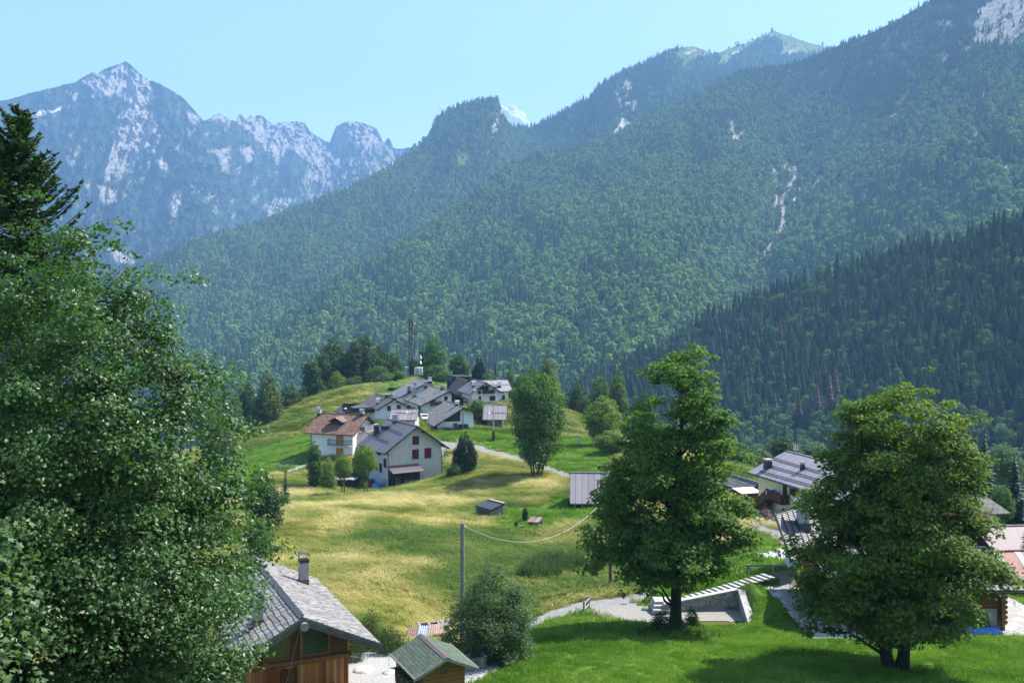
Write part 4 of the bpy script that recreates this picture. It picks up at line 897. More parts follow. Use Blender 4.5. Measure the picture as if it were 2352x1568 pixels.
    def window_at(s, face, s0, s1, z0, z1, style='pane', mat=None, frame=None, name='window', sill=True):
        fm = frame or (W_BEAM if style == 'pane' else TRIM); m = MB(); fw = 0.08; w = s1-s0
        for q in ((s0-fw, s0, z0-fw, z1+fw), (s1, s1+fw, z0-fw, z1+fw), (s0, s1, z1, z1+fw), (s0, s1, z0-fw, z0)): m.box(*s.fb(face, *q, -0.05, 0.06))
        if style != 'closed' and style != 'door': m.box(*s.fb(face, (s0+s1)/2-0.03, (s0+s1)/2+0.03, z0, z1, -0.05, 0.04))
        o = m.build(name, fm, s.o)
        if style == 'closed':
            for k in (0, 1):
                q = MB(); q.box(*s.fb(face, s0+k*w/2+0.008, s0+(k+1)*w/2-0.008, z0, z1, 0.0, 0.045)); q.build('shutter', mat, o)
        elif style == 'door':
            q = MB(); q.box(*s.fb(face, s0, s1, z0, z1, 0.0, 0.04)); q.build('leaf', mat, o)
        else:
            q = MB(); q.box(*s.fb(face, s0, s1, z0, z1, -0.02, 0.015)); q.build('pane', GLASS, o)
            if style == 'open':
                for k in (0, 1):
                    e = MB(); c0 = s0-fw-w/2 if k == 0 else s1+fw; e.box(*s.fb(face, c0, c0+w/2, z0-0.02, z1+0.02, 0.012, 0.055)); e.build('shutter', mat, o)
        if sill and style != 'door':
            q = MB(); q.box(*s.fb(face, s0-0.1, s1+0.1, z0-fw-0.06, z0-fw, -0.02, 0.14)); q.build('sill', LEDGE, o)
        return o
    def chimney(s, x, y, top_y=None, w=0.5, d=None, side='l', mat=None, cap='slab', h=None, flash=METALD, capm=None):
        p = s.rpix(x, y, side); d = d or w; q = s.wp(p.x, p.y, p.z); z1 = (zat(q.x, q.y, top_y)-s.C.z) if top_y else p.z+h
        m = MB(); m.box((p.x-w/2, p.y-d/2, p.z-0.5), (p.x+w/2, p.y+d/2, z1)); o = m.build('chimney', mat or CONC, s.roof_o)
        f = MB(); f.box((p.x-w/2-0.04, p.y-d/2-0.04, p.z-0.4), (p.x+w/2+0.04, p.y+d/2+0.04, p.z+0.3)); f.build('flashing', flash, o)
        c = MB()
        if cap == 'slab':
            for i in (-1, 1):
                for j in (-1, 1): c.box((p.x+i*w*0.36-0.05, p.y+j*d*0.36-0.05, z1), (p.x+i*w*0.36+0.05, p.y+j*d*0.36+0.05, z1+0.22))
            c.box((p.x-w/2-0.1, p.y-d/2-0.1, z1+0.22), (p.x+w/2+0.1, p.y+d/2+0.1, z1+0.3))
        elif cap == 'hood':
            n = 8; R = w*0.72
            for i in range(n):
                a, b = math.pi*i/n, math.pi*(i+1)/n
                pts = [(p.x+math.cos(t)*R, p.y-d*0.62, z1+0.16+math.sin(t)*R*0.75) for t in (a, b)]
                c.prism([pts[0], pts[1], (pts[1][0], pts[1][1], pts[1][2]+0.02), (pts[0][0]*1.0, pts[0][1], pts[0][2]+0.02)], (0, d*1.24, 0))
            for i in (-1, 1):
                for j in (-1, 1): c.bar((p.x+i*w*0.45, p.y+j*d*0.42, z1-0.02), (p.x+i*w*0.62, p.y+j*d*0.42, z1+0.34), 0.025)
        elif cap == 'gable':
            for i in (-1, 1):
                for j in (-1, 1): c.bar((p.x+i*w*0.42, p.y+j*d*0.42, z1-0.02), (p.x+i*w*0.42, p.y+j*d*0.42, z1+0.3), 0.04)
            for i in (-1, 1): c.prism([(p.x, p.y-d*0.75, z1+0.62), (p.x+i*w*0.85, p.y-d*0.75, z1+0.26), (p.x+i*w*0.85, p.y-d*0.75, z1+0.29), (p.x, p.y-d*0.75, z1+0.65)], (0, d*1.5, 0))
        c.build('cap', capm or (METALB if cap == 'hood' else (METAL if cap == 'gable' else CONC)), o)
        return o
    def rail(s, name, face, s0, s1, z, depth, hgt=1.0, mat=None, style='boards', slabm=None, sides=True):
        """balcony: slab with a railing on three sides"""
        m = MB(); m.box(*s.fb(face, s0, s1, z-0.14, z, 0.0, depth)); o = m.build(name, slabm or LEDGE, s.o)
        r = MB(); t = 0.05
        def run(p, q):
            p, q = Vector(p), Vector(q); L = (q-p).length
            r.bar(p+Vector((0, 0, hgt)), q+Vector((0, 0, hgt)), 0.08, 0.07); r.bar(p+Vector((0, 0, 0.1)), q+Vector((0, 0, 0.1)), 0.05, 0.05)
            if style == 'boards':
                r.bar(p+Vector((0, 0, hgt*0.5)), q+Vector((0, 0, hgt*0.5)), 0.035, hgt*0.82)
            else:
                n = max(2, int(L/0.14))
                for i in range(n+1): a = p.lerp(q, i/n); r.bar(a, a+Vector((0, 0, hgt)), 0.022)
        def cor(ss, dd):
            a, b = s.fb(face, ss, ss, z, z, dd, dd); return Vector(a)
        a, b, c, d = cor(s0+t, 0.03), cor(s0+t, depth-t), cor(s1-t, depth-t), cor(s1-t, 0.03)
        run(b, c)
        if sides: run(a, b); run(c, d)
        r.build('railing', mat, o); return o
    def rbar(s, x0, y0, x1, y1, side='l', w=0.06, h=0.16, name='snow_guard', mat=None):
        a, b = s.rpix(x0, y0, side), s.rpix(x1, y1, side); m = MB(); up = Vector((0, 0, h))
        m.bar(a+up, b+up, w, w); n = max(2, int((b-a).length/0.9))
        for i in range(n+1): c = a.lerp(b, i/n); m.bar(c, c+up, 0.04)
        m.bar(a+up*0.45, b+up*0.45, 0.03, 0.03); return m.build(name, mat or METALD, s.roof_o)
    def downpipe(s, x, y, z0, z1, mat=None, knee=None):
        m = MB(); pts = [(x, y, z0), (x, y, z1)]
        if knee: pts += [knee]
        m.tube(pts, 0.055, 8); return m.build('downpipe', mat or TRIM, s.o)
    def purlins(s, n=3, size=0.2, face='g'):
        for xx, side in [(s.xr*f, 'l') for f in np.linspace(0.02, 0.98, n)]+[(s.W-(s.W-s.xr)*f, 'r') for f in np.linspace(0.02, 0.75, n-1)]:
            z = s.he+xx*s.sl if side == 'l' else s.her+(s.W-xx)*(s.sr or 0)
            m = MB(); m.box((xx-size/2, -s.og+0.15, z-size-0.05), (xx+size/2, 0.05, z-0.01)); m.build('purlin', W_DARK, s.o)

# ================================================================ the hamlet on the knoll
A = House('farmhouse', 'cream plastered house with dark red shutters on its gable', 'house', 892.4, 1120, 170, 31, 1030, 1013.7, 978, side_x=837.5, og=0.9, oe=1.15, wall=PL_CREAM, roof=R_BROWN)
m = MB(); m.box((-0.03, 0.0, -2), (0.2, A.L+0.02, A.pix('l', 891, 1099)[1])); m.build('plinth', PL_PLINTH, A.o)
for q in ((948.3, 1002.4, 961.3, 1018.9), (947.5, 1033, 960.8, 1051.9), (976, 1029.9, 989.4, 1049.5)): A.window('g', *q, 'closed', SH_RED)
for q in ((843, 1016, 851, 1026),): A.window('l', *q, 'pane', frame=TRIM)
A.window('l', 866, 1028, 872, 1044, 'open', SH_DARK)
for q in ((882, 1053, 887.5, 1073), (872.3, 1064, 877, 1084), (861.5, 1060, 867, 1078), (881.5, 1026, 889, 1037)): A.window('l', *q, 'closed', SH_DARK)
A.window('l', 882, 1102, 887.3, 1111, 'pane', frame=TRIM, sill=False)
A.chimney(864.3, 996, 977.5, 0.75, 0.75, mat=METALD, cap='slab'); A.chimney(907.4, 969.5, 954, 0.75, 0.75, mat=CONC)
A.rbar(832, 990, 893, 1017); A.rbar(888, 982, 924, 997.5)
a = A.rpix(874, 986); b = A.rpix(902, 974)
dm = MB(); dm.box((a.x, a.y, a.z-0.6), (a.x+1.1, b.y, a.z+0.75)); d_ = dm.build('dormer', METALD, A.roof_o)
A.downpipe(-0.06, -0.06, -0.6, A.he-0.9, knee=(-0.9, -0.5, A.he-0.45)); A.downpipe(A.W+0.06, -0.05, 0.0, A.he-1.0, knee=(A.W+1.1, -0.5, A.he-0.75)); A.purlins(3)
a0, a1 = A.pix('g', 903, 1090), A.pix('g', 949, 1066)
LT = thing('wood_shed', 'black boarded lean-to woodshed against the red-shuttered house', 'shed', A.wp(0, 0, 0), A.theta)
w_ = 4.9; dp = 2.1; zt = a1[1]; zf = zt-0.75
m = MB()
m.box((0.15, -dp, -1.6), (0.30, -0.05, zf)); m.box((w_-0.15, -dp, -1.6), (w_, -0.05, zf)); m.box((1.55, -dp, -1.6), (w_-0.15, -dp+0.1, zf)); m.box((0.30, -dp, zf-0.5), (1.55, -dp+0.1, zf)); m.build('wall', W_BLACK, LT)
m = MB(); m.prism([(-0.35, -0.02, zt), (-0.35, -dp-0.55, zf-0.14), (-0.35, -dp-0.55, zf-0.03), (-0.35, -0.02, zt+0.11)], (w_+1.0, 0, 0))
for i in range(1, 6): m.prism([(-0.345, -dp*i/6-0.05-i*0.05, zt+0.115-(zt-zf+0.14)*i/6), (-0.345, -dp*i/6-0.12-i*0.05, zt+0.098-(zt-zf+0.14)*i/6), (-0.345, -dp*i/6-0.12-i*0.05, zt+0.14-(zt-zf+0.14)*i/6)], (w_+0.99, 0, 0))
m.build('roof', R_BROWN, LT)
m = MB()
for i in range(16): m.bar((2.0+i*0.105, -dp-0.08, -1.4), (2.0+i*0.105, -dp-0.03, 1.5+0.1*math.sin(i*2.1)), 0.09, 0.04)
m.build('slat_door', W_GREY, LT)

B = House('terracotta_house', 'white house under a weathered terracotta tile roof with one dormer', 'house', 810.1, 1061.5, 185, 70.4, 991.5, None, 953, side_x=714.4, W=8.6, og=0.9, oe=1.0, wall=PL_WHITE, roof=R_TERRA)
B.window('l', 773.2, 1001.3, 787.7, 1021, 'closed', SH_OCH, sill=False); B.window('l', 773.2, 1029.6, 787.4, 1041.7, 'closed', SH_ORG)
s0, z_ = B.pix('l', 809, 1022.5); s1, _ = B.pix('l', 757.5, 1022.5); B.rail('balcony', 'l', max(0.05, min(s0, s1)), max(s0, s1), z_, 1.1, 1.0, TRIMG, 'bars')
m = MB(); m.box((-0.03, 0, -2), (0.2, B.L, 0.5)); m.build('plinth', PL_GREY, B.o)
B.chimney(733.7, 952, 940, 0.65, cap='hood', capm=METAL); B.chimney(832, 953, 944.5, 0.65, cap='hood', capm=METAL)
p = B.rpix(772, 976); dz = 1.05
m = MB(); m.box((p.x, p.y-1.0, p.z-0.5), (p.x+2.2, p.y+1.0, p.z+dz*0.75)); dmo = m.build('dormer', W_DARK, B.roof_o)
m = MB()
for i in (-1, 1): m.prism([(p.x-0.5, p.y, p.z+dz+0.35), (p.x-0.5, p.y+i*1.65, p.z+dz*0.55), (p.x-0.5, p.y+i*1.65, p.z+dz*0.55+0.1), (p.x-0.5, p.y, p.z+dz+0.45)], (3.2, 0, 0))
m.build('dormer_roof', R_TBROWN, dmo); m = MB(); m.box((p.x-0.04, p.y-0.5, p.z+0.05), (p.x-0.01, p.y+0.5, p.z+0.6)); m.build('pane', GLASS, dmo)
B.downpipe(-0.07, B.L-0.1, 0.3, B.he-0.9, knee=(-0.9, B.L+0.3, B.he-0.4)); B.rail('timber_balcony', 'g', 2.6, 7.4, B.he-0.3, 1.1, 1.0, W_GREYP, 'boards')
AN = House('annex', 'low annex with red tile roof between two larger houses', 'building', 834, 1060, 186, 70.4, 1027, None, 1014, L=4.2, W=4.5, og=0.3, oe=0.35, wall=PL_WHITE, roof=R_TERRA2, gutter=False)

Cc = House('garage_house', 'white house with brown boarded panel in its gable above the green knoll', 'house', 1004.4, 990, 205, 18, 972.6, 1087.5, 934.7, L=12.5, xr=0.7, eave_r_y=947, og=1.1, oe=1.0, wall=PL_WHITE, roof=R_SLATE, th=0.22)
sa = Cc.pix('g', 1018.5, 968); sb = Cc.pix('g', 1057, 967); za = Cc.pix('g', 1057, 944)[1]
m = MB(); m.prism([(sa[0], -0.05, sa[1]), (sb[0], -0.05, sb[1]), (sb[0], -0.05, min(za, Cc.he+sb[0]*Cc.sl-0.25)), (sa[0], -0.05, Cc.he+sa[0]*Cc.sl-0.25)], (0, 0.1, 0)); pn = m.build('gable_panel', W_DARK, Cc.o)
q = Cc.pix('g', 1046, 957); m = MB(); m.box((q[0]-0.6, -0.07, q[1]-0.4), (q[0]+0.5, -0.04, q[1]+0.6)); m.build('pane', GLASS, pn)
Cc.window('g', 1053.5, 975, 1061, 983, 'door', SH_DARK, name='door'); Cc.window('g', 1065.5, 974.5, 1074, 982.5, 'door', W_BROWN, name='door')
Cc.window('l', 990, 966.5, 993, 979, 'closed', SH_DARK); Cc.window('l', 998.6, 971, 1001.2, 984, 'closed', SH_DARK)
Cc.downpipe(sb[0]+0.55, -0.1, -0.4, Cc.he+2.0); Cc.chimney(1050, 930, 923, 0.75, cap='slab', mat=PL_WHITE, side='l', capm=PL_WHITE); Cc.downpipe(-0.07, -0.07, -0.5, Cc.he-0.5)
for i in range(3):
    m = MB(); m.box((-0.9, 6.2+2.2*i, -1.5), (-0.7, 6.4+2.2*i, Cc.he-0.5)); m.build('post', W_DARK, Cc.o)
Cc.rail('porch', 'l', 6.0, 11.5, 0.6, 1.0, 1.0, W_DARK, 'bars'); Cc.purlins(3)
DD = House('long_roofed_house', 'broad white house under a long grey slab roof with two skylights', 'house', 973, 944, 235, 20, 927.6, 1064, 898, L=14, xr=0.6, eave_r_y=914, og=1.0, oe=1.0, wall=PL_WHITE, roof=R_SLATE, th=0.22)
sa = DD.pix('g', 1037, 930); m = MB(); m.prism([(sa[0], -0.06, sa[1]-1.5), (DD.W, -0.06, sa[1]-1.5), (DD.W, -0.06, DD.her-0.1), (sa[0], -0.06, DD.her+(DD.W-sa[0])*DD.sr-0.15)], (0, 0.1, 0)); m.build('gable_boarding', W_DARK, DD.o)
DD.window('g', 1021, 910.5, 1027.3, 918.5, 'closed', SH_DARK); DD.window('g', 992, 918, 996.5, 922, 'open', SH_DARK)
s0, z_ = DD.pix('g', 988.5, 931); s1, _ = DD.pix('g', 1013, 931); DD.rail('balcony', 'g', s0, s1, z_, 1.0, 1.0, W_BROWN, 'boards')
DD.window('l', 960.3, 931, 966, 941, 'closed', SH_DARK)
DD.chimney(951.2, 911.5, 890, 0.8, mat=CONC); DD.chimney(953, 894, 879.5, 0.6, mat=CONC); DD.chimney(1015, 893, 886, 0.6, side='r', mat=CONC); DD.chimney(1020, 896, 887.5, 0.7, side='r', mat=CONC)
for q in ((960, 909), (969, 912.5)):
    p = DD.rpix(*q); m = MB(); m.prism([(p.x-0.35, p.y-0.5, p.z-0.15), (p.x+0.55, p.y-0.5, p.z-0.15+0.9*DD.sl), (p.x+0.55, p.y-0.5, p.z+0.06+0.9*DD.sl), (p.x-0.35, p.y-0.5, p.z+0.06)], (0, 0.95, 0)); m.build('skylight', METAL, DD.roof_o)
DD.purlins(3)
D2 = House('sheet_roof_house', 'house with pale grey sheet roof and brick chimney uphill of the skylight roof', 'house', 924, 934, 252, 20, 909, 1022, 876.5, L=10, xr=0.58, og=0.8, oe=0.9, wall=PL_WHITE, roof=R_RIB, th=0.18)
D2.chimney(939.3, 900, 887.5, 0.65, mat=R_TERRA2); D2.chimney(977, 888, 877.5, 0.7, mat=CONC); D2.chimney(987.5, 878, 868.5, 0.8, mat=PL_WHITE)
F_ = House('porch_house', 'white house with dark slab roof reaching over an open timber porch', 'house', 868.4, 968, 215, 24, 938.5, 937.4, 916, L=12.5, og=0.9, oe=0.5, wall=PL_WHITE, roof=R_SLATED, th=0.2)
for q in ((890, 932.8, 897, 942), (912.3, 931, 919.5, 939), (935, 931.5, 942, 939)): F_.window('g', *q, 'pane', frame=SH_DARK)
F_.chimney(868, 927, 918, 0.6, mat=PL_WHITE, capm=PL_WHITE); F_.chimney(890.5, 911, 907, 1.0, mat=CONC); F_.chimney(906, 916, 909, 0.6, side='l', mat=PL_WHITE)
m = MB(); zl = F_.zl; m.prism([(-0.45, 2.5, zl+0.1), (-5.2, 2.5, zl-1.0), (-5.2, 2.5, zl-0.82), (-0.45, 2.5, zl+0.28)], (0, 10, 0)); m.build('porch_roof', R_SLATED, F_.o)
for i in range(4):
    m = MB(); m.box((-5.0, 2.7+i*3.1, -1.5), (-4.78, 2.92+i*3.1, zl-0.98)); m.build('post', W_DARK, F_.o)
F_.rail('porch_deck', 'l', 2.6, 12.0, 1.9, 4.9, 1.0, W_DARK, 'boards', slabm=W_DARK); F_.purlins(3)
H6 = House('small_house', 'low building with dark grey roof showing behind the terracotta ridge', 'house', 797, 966, 224, 24, 948.5, 832, 933, L=8, og=0.6, oe=0.7, wall=PL_WHITE, roof=R_SLATED)
G1_ = House('garage', 'small garage under a smooth mauve metal roof amid white houses', 'garage', 953, 985, 200, 88, 963.5, None, 939.5, L=4.9, W=6.5, og=0.3, oe=0.35, wall=PL_GREY, roof=R_PURPLE)
G1_.rbar(904, 949, 954, 949.5)
E_ = House('balcony_house', 'three-storey white house with brown wooden balcony and flowered terrace', 'house', 1082.8, 930, 250, 20, 900.5, 1146, 878, L=9, og=0.9, oe=0.9, wall=PL_WHITE, roof=R_BROWN)
E_.window('g', 1103, 886.5, 1110, 895.5, 'open', SH_DARK, sill=False); E_.window('g', 1115, 886, 1122, 895.5, 'closed', SH_DARK, sill=False); E_.window('g', 1100, 910.5, 1106, 917, 'pane', frame=SH_DARK); E_.window('g', 1128, 909.5, 1134, 919, 'open', SH_DARK)
s0, z_ = E_.pix('g', 1097.5, 904); s1, _ = E_.pix('g', 1132.9, 904); E_.rail('balcony', 'g', s0, s1, z_, 1.2, 1.0, W_DARK, 'boards')
E_.chimney(1087.5, 887.5, 878, 0.7, mat=PL_WHITE, capm=PL_WHITE); E_.downpipe(-0.07, -0.07, -0.5, E_.he-0.7); E_.purlins(3)
EW = House('house_wing', 'white wing under a mauve metal roof joined to the balcony house', 'house', 1167.5, 926, 257, 110, 893.5, None, 871.5, L=8.0, W=6, og=0.9, oe=0.8, wall=PL_WHITE, roof=R_PURPLE)
EW.window('l', 1154, 908, 1159, 924, 'closed', SH_DARK, sill=False); EW.chimney(1147, 888, 877, 0.7, mat=PL_WHITE, capm=PL_WHITE); EW.rbar(1120, 884, 1172, 884)
s0, z_ = EW.pix('l', 1168, 926); s1, _ = EW.pix('l', 1124, 926); te = EW.rail('terrace', 'l', min(s0, s1), max(s0, s1), z_, 2.2, 1.0, METALD, 'bars', slabm=mat_noise('green_slab', (0.05, 0.16, 0.10), (0.07, 0.2, 0.13), 3))
for f_ in (0.06, 0.94):
    m = MB(); sx = min(s0, s1)+abs(s1-s0)*f_; m.box(*EW.fb('l', sx-0.15, sx+0.15, z_-3.2, z_-0.14, 1.8, 2.1)); m.build('pillar', PL_WHITE, te)
EL = House('brown_tiled_house', 'house with faded brown tile roof tucked beside the balcony house', 'house', 1056, 915, 262, 20, 897, 1090, 873, L=9, og=0.6, oe=0.9, wall=PL_WHITE, roof=R_TBROWN)
EL.chimney(1061, 905, 898, 0.8, mat=PL_WHITE, capm=PL_WHITE)
T_ = House('dark_barn', 'weathered black wooden barn among trees at the top of the hamlet', 'barn', 1040.5, 891, 278, 20, 867, 1080, 864, L=6, xr=0.02, og=0.5, oe=0.5, wall=W_BLACK, roof=TRIM, gutter=False)
S_ = House('stone_shed', 'small stone shed with mauve sheet roof behind the tall concrete pole', 'shed', 1154, 989, 214, 89, 960.5, None, 930.5, L=3.3, W=8, og=0.9, oe=0.6, wall=None, roof=R_PURPLE, build=False)
STONE = None
def mat_stone(name, scale, cols, joint=(0.3, 0.28, 0.25), jw=0.06, stretch=(1, 1, 1), bump=0.8):
    m = NT(name, 0.9, 0.2); v = m.coord('Object', stretch)
    vo = m.node('ShaderNodeTexVoronoi', feature='F1'); vo.inputs['Scale'].default_value = scale; m.link(v, vo.inputs['Vector'])
    ve = m.node('ShaderNodeTexVoronoi', feature='DISTANCE_TO_EDGE'); ve.inputs['Scale'].default_value = scale; m.link(v, ve.inputs['Vector'])
    sp = m.node('ShaderNodeSeparateColor'); m.link(vo.outputs['Color'], sp.inputs[0])
    f = m.math('ADD', m.math('MULTIPLY', sp.outputs[0], 0.7), m.math('MULTIPLY', m.noise(14, 5, 0.7, m.coord('Object')), 0.4))
    n = len(cols); base = m.ramp(f, [(0.15+0.7*i/(n-1), c) for i, c in enumerate(cols)])
    j = m.math('LESS_THAN', ve.outputs[0], jw); m.col(m.mix(j, base, joint)); m.bump(m.math('MINIMUM', ve.outputs[0], 0.2), bump, 0.08); return m.m
ST_RUBBLE = mat_stone('rubble_stone', 3.2, [(0.09, 0.085, 0.075), (0.17, 0.16, 0.145), (0.27, 0.255, 0.23)], (0.06, 0.055, 0.05), 0.05, (1, 1, 1.8))
ST_WALL = mat_stone('squared_stone', 1.75, [(0.20, 0.205, 0.21), (0.30, 0.305, 0.31), (0.42, 0.42, 0.415)], (0.13, 0.115, 0.095), 0.035, (1, 1, 1.25))
ST_PAVE = mat_stone('paving_stone', 1.1, [(0.28, 0.265, 0.245), (0.35, 0.335, 0.31), (0.42, 0.405, 0.375)], (0.2, 0.19, 0.17), 0.025)
# stone shed
b = MB(); b.prism([(0, 0, -1.5), (S_.W, 0, -1.5), (S_.W, 0, S_.he), (S_.xr, 0, S_.ha), (0, 0, S_.he)], (0, S_.L, 0)); b.build('wall', ST_RUBBLE, S_.o); S_.roof()
b = MB(); b.box((0.0, S_.L, -1.5), (S_.W, S_.L+1.3, S_.he-0.15)); b.build('timber_bay', W_BLACK, S_.o); S_.rbar(1120, 949, 1161, 949)
# barn in the meadow
BM = House('meadow_barn', 'low barn with mauve metal roof and dark open front behind the big maple', 'barn', 1424, 1184, 127, 86, 1150.5, None, 1086, L=5.9, W=7.5, og=0.45, oe=0.55, wall=None, roof=R_PURPLE, build=False)
BM.roof(); W0, L0, he = BM.W, BM.L, BM.he
b = MB(); b.prism([(0.9, 0, -1), (W0, 0, -1), (W0, 0, he), (BM.xr, 0, BM.ha), (0.9, 0, he+0.9*BM.sl)], (0, 0.12, 0)); b.prism([(0.9, L0-0.12, -1), (W0, L0-0.12, -1), (W0, L0-0.12, he), (BM.xr, L0-0.12, BM.ha), (0.9, L0-0.12, he+0.9*BM.sl)], (0, 0.12, 0)); b.box((0.9, 0.13, -1), (1.0, L0-0.13, he+0.5)); b.box((W0-0.1, 0.13, -1), (W0, L0-0.13, he)); b.build('wall', W_DARK, BM.o)
b = MB(); b.box((0.0, 0.4, -1), (0.2, L0-1.3, 0.75)); b.build('block_wall', mat_tiles('white_blocks', [(0.5, 0.49, 0.46), (0.58, 0.57, 0.54), (0.63, 0.62, 0.6)], 0.2, 0.4, 0.9, 0.08, 0.7), BM.o)
for yy in (0.05, L0-0.3, L0-1.2):
    m = MB(); m.box((0.02, yy, -1), (0.22, yy+0.22, he)); m.build('post', W_GREY, BM.o)
m = MB(); m.box((0.3, L0+0.05, -0.3), (0.38, L0+0.7, he-0.1)); m.build('door', W_DARK, BM.o)
# hay shed of open logs
HS = House('log_hay_shed', 'little slatted log hay shed under a dark tarpaulin in the meadow', 'shed', 1127.3, 1191, 125, 38, 1170.5, 1155, 1155.5, side_x=1097.4, xr=1.0, og=0.25, oe=0.2, wall=None, roof=mat_noise('tarpaulin', (0.035, 0.038, 0.045), (0.06, 0.064, 0.072), 2, 0.55, 0.3), build=False)
HS.roof(); W0, L0 = HS.W, HS.L
lg = mat_noise('bleached_logs', (0.2, 0.185, 0.16), (0.42, 0.40, 0.36), 5, 0.9, 0.4, 0.1, (1, 1, 5))
k = 0; z = 0.05
while z < HS.ha-0.15:
    m = MB(); done = False
    x0 = 0 if z < HS.he else (z-HS.he)/HS.sl+0.15
    if x0 < W0-0.2: m.tube([(x0-0.15, 0.0, z), (W0+0.15, 0.0, z)], 0.085, 7); m.tube([(x0-0.15, L0, z), (W0+0.15, L0, z)], 0.085, 7); m.tube([(W0, -0.15, z+0.09), (W0, L0+0.15, z+0.09)], 0.085, 7)
    if z < HS.he-0.1: m.tube([(0.0, -0.15, z+0.09), (0.0, L0+0.15, z+0.09)], 0.085, 7)
    m.build('log', lg, HS.o); z += 0.235
m = MB(); m.box((0.25, 0.35, -0.1), (W0-0.25, L0-0.3, HS.he-0.1)); m.build('hay', mat_noise('old_hay', (0.05, 0.042, 0.022), (0.11, 0.09, 0.045), 6, 1, 0.6), HS.o)
m = MB(); m.box((-0.14, -0.1, HS.he-0.75), (-0.1, L0+0.2, HS.he-0.05)); m.build('tarp_flap', MATS['tarpaulin'], HS.o)
m = MB(); m.box((W0-0.25, -0.3, HS.ha+0.17), (W0+0.25, L0+0.3, HS.ha+0.24)); m.build('ridge_board', W_GREY, HS.o)
# rusty tool shed
RUST = mat_seam('rusty_sheet', (0.16, 0.075, 0.06), (0.25, 0.13, 0.105), 0.45, 0.7, 0.03)
RS = House('tool_shed', 'tiny black tool shed with rusty red sheet roof in the meadow', 'shed', 1236.2, 1213, 118, 72, 1199.5, None, 1188, L=1.25, W=1.7, xr=1.0, og=0.12, oe=0.18, wall=W_BLACK, roof=RUST, th=0.06, gutter=False)
p0, p1 = RS.rpix(1241, 1191), RS.rpix(1238, 1196)
m = MB(); m.prism([(-0.15, 0.12, RS.he-0.15*RS.sl+0.075), (RS.W+0.02, 0.12, RS.ha+0.075), (RS.W+0.02, 0.12, RS.ha+0.085), (-0.15, 0.12, RS.he-0.15*RS.sl+0.085)], (0, 0.3, 0)); m.build('bright_sheet', METAL, RS.roof_o)

# ================================================================ right-hand group
def solve_R2():
    E1 = P(1719, 1090, 122); d2 = Vector((-0.307, 0.952, 0)); return E1, d2
E1, d2 = solve_R2()
# near corner is 16 m this side of the far eave corner
nc = E1-d2*17.0+Vector((0.952, 0.307, 0))*0.9
R2 = House('yellow_house', 'yellow house with grey metal roof, wooden outside stair and flowered landing', 'house', CX+FPX*nc.x/nc.y, HY+FPX*25.9/nc.y, nc.y, 17.9, HY+FPX*20.75/nc.y, None, HY+FPX*18.75/(nc.y+1), L=16.2, W=9.0, og=0.9, oe=0.95, wall=PL_YELLOW, roof=R_PURPLE)
R2.window('l', 1799, 1112, 1809, 1142, 'door', SH_DARK, name='door', frame=WFRAME); R2.window('l', 1822, 1122, 1836, 1141, 'open', SH_DARK, frame=TRIM); R2.window('l', 1856, 1138, 1866, 1156, 'open', SH_DARK, frame=TRIM); R2.window('l', 1797, 1166, 1808, 1181, 'pane', frame=WFRAME, sill=False)
sD, zD = R2.pix('l', 1815, 1153); sE, _ = R2.pix('l', 1781, 1150); zD = 2.5
lo, hi = min(sD, sE), max(sD, sE)
bal = R2.rail('landing', 'l', lo, hi, zD, 1.25, 1.0, W_BROWN, 'boards', slabm=W_DARK)
m = MB(); 
for i in range(260):
    f = RND.random(); y = lo+0.1+(hi-lo-0.2)*f; m.box((-1.38+RND.uniform(-.1, .1), y-0.03, zD+1.0), (-1.30+RND.uniform(-.1, .1), y+0.03, zD+1.06+0.22*RND.random()))
m.build('flower_box', mat_noise('violet_flowers', (0.05, 0.02, 0.10), (0.12, 0.05, 0.22), 25), bal)
top = Vector((-0.65, hi, zD)); bot = Vector((-0.65, hi+3.6, 0.1))
m = MB(); n = 14
for i in range(n): q = top.lerp(bot, (i+0.5)/n); m.box((q.x-0.55, q.y-0.15, q.z-0.05), (q.x+0.55, q.y+0.15, q.z))
for sx in (-0.58, 0.58): m.bar(top+Vector((sx, 0, -0.1)), bot+Vector((sx, 0, -0.1)), 0.06, 0.28)
st = m.build('outside_stair', W_DARK, R2.o)
m = MB(); m.bar(top+Vector((-0.62, 0, 0.55)), bot+Vector((-0.62, 0, 0.55)), 0.04, 0.85); m.bar(top+Vector((-0.62, 0, 1.05)), bot+Vector((-0.62, 0, 1.05)), 0.09, 0.08); m.build('stair_railing', W_BROWN, st)
m = MB(); m.prism([(-1.15, hi, -1), (-1.15, hi+3.4, -1), (-1.15, hi+3.4, 0.1), (-1.15, hi, zD-0.25)], (0.08, 0, 0)); m.build('stair_panel', W_BROWN, st)
R2.chimney(1764, 1074, 1059, 0.75, mat=METALD, capm=mat_noise('tan_slab', (0.36, 0.29, 0.22), (0.45, 0.37, 0.28), 3)); R2.chimney(1843.5, 1078, 1066, 0.38, mat=METALD, capm=METAL)
R2.rbar(1775, 1053, 1885, 1086); R2.rbar(1757, 1068, 1885, 1104); R2.rbar(1745, 1083, 1885, 1122)
SP = House('patio_outbuilding', 'low outbuilding with grey slab roof behind the patio awning', 'outbuilding', 1722, 1163, 131, 20, 1127, 1757, 1108, L=7, og=0.4, oe=0.4, wall=W_BROWN, roof=R_SLATE, gutter=False)
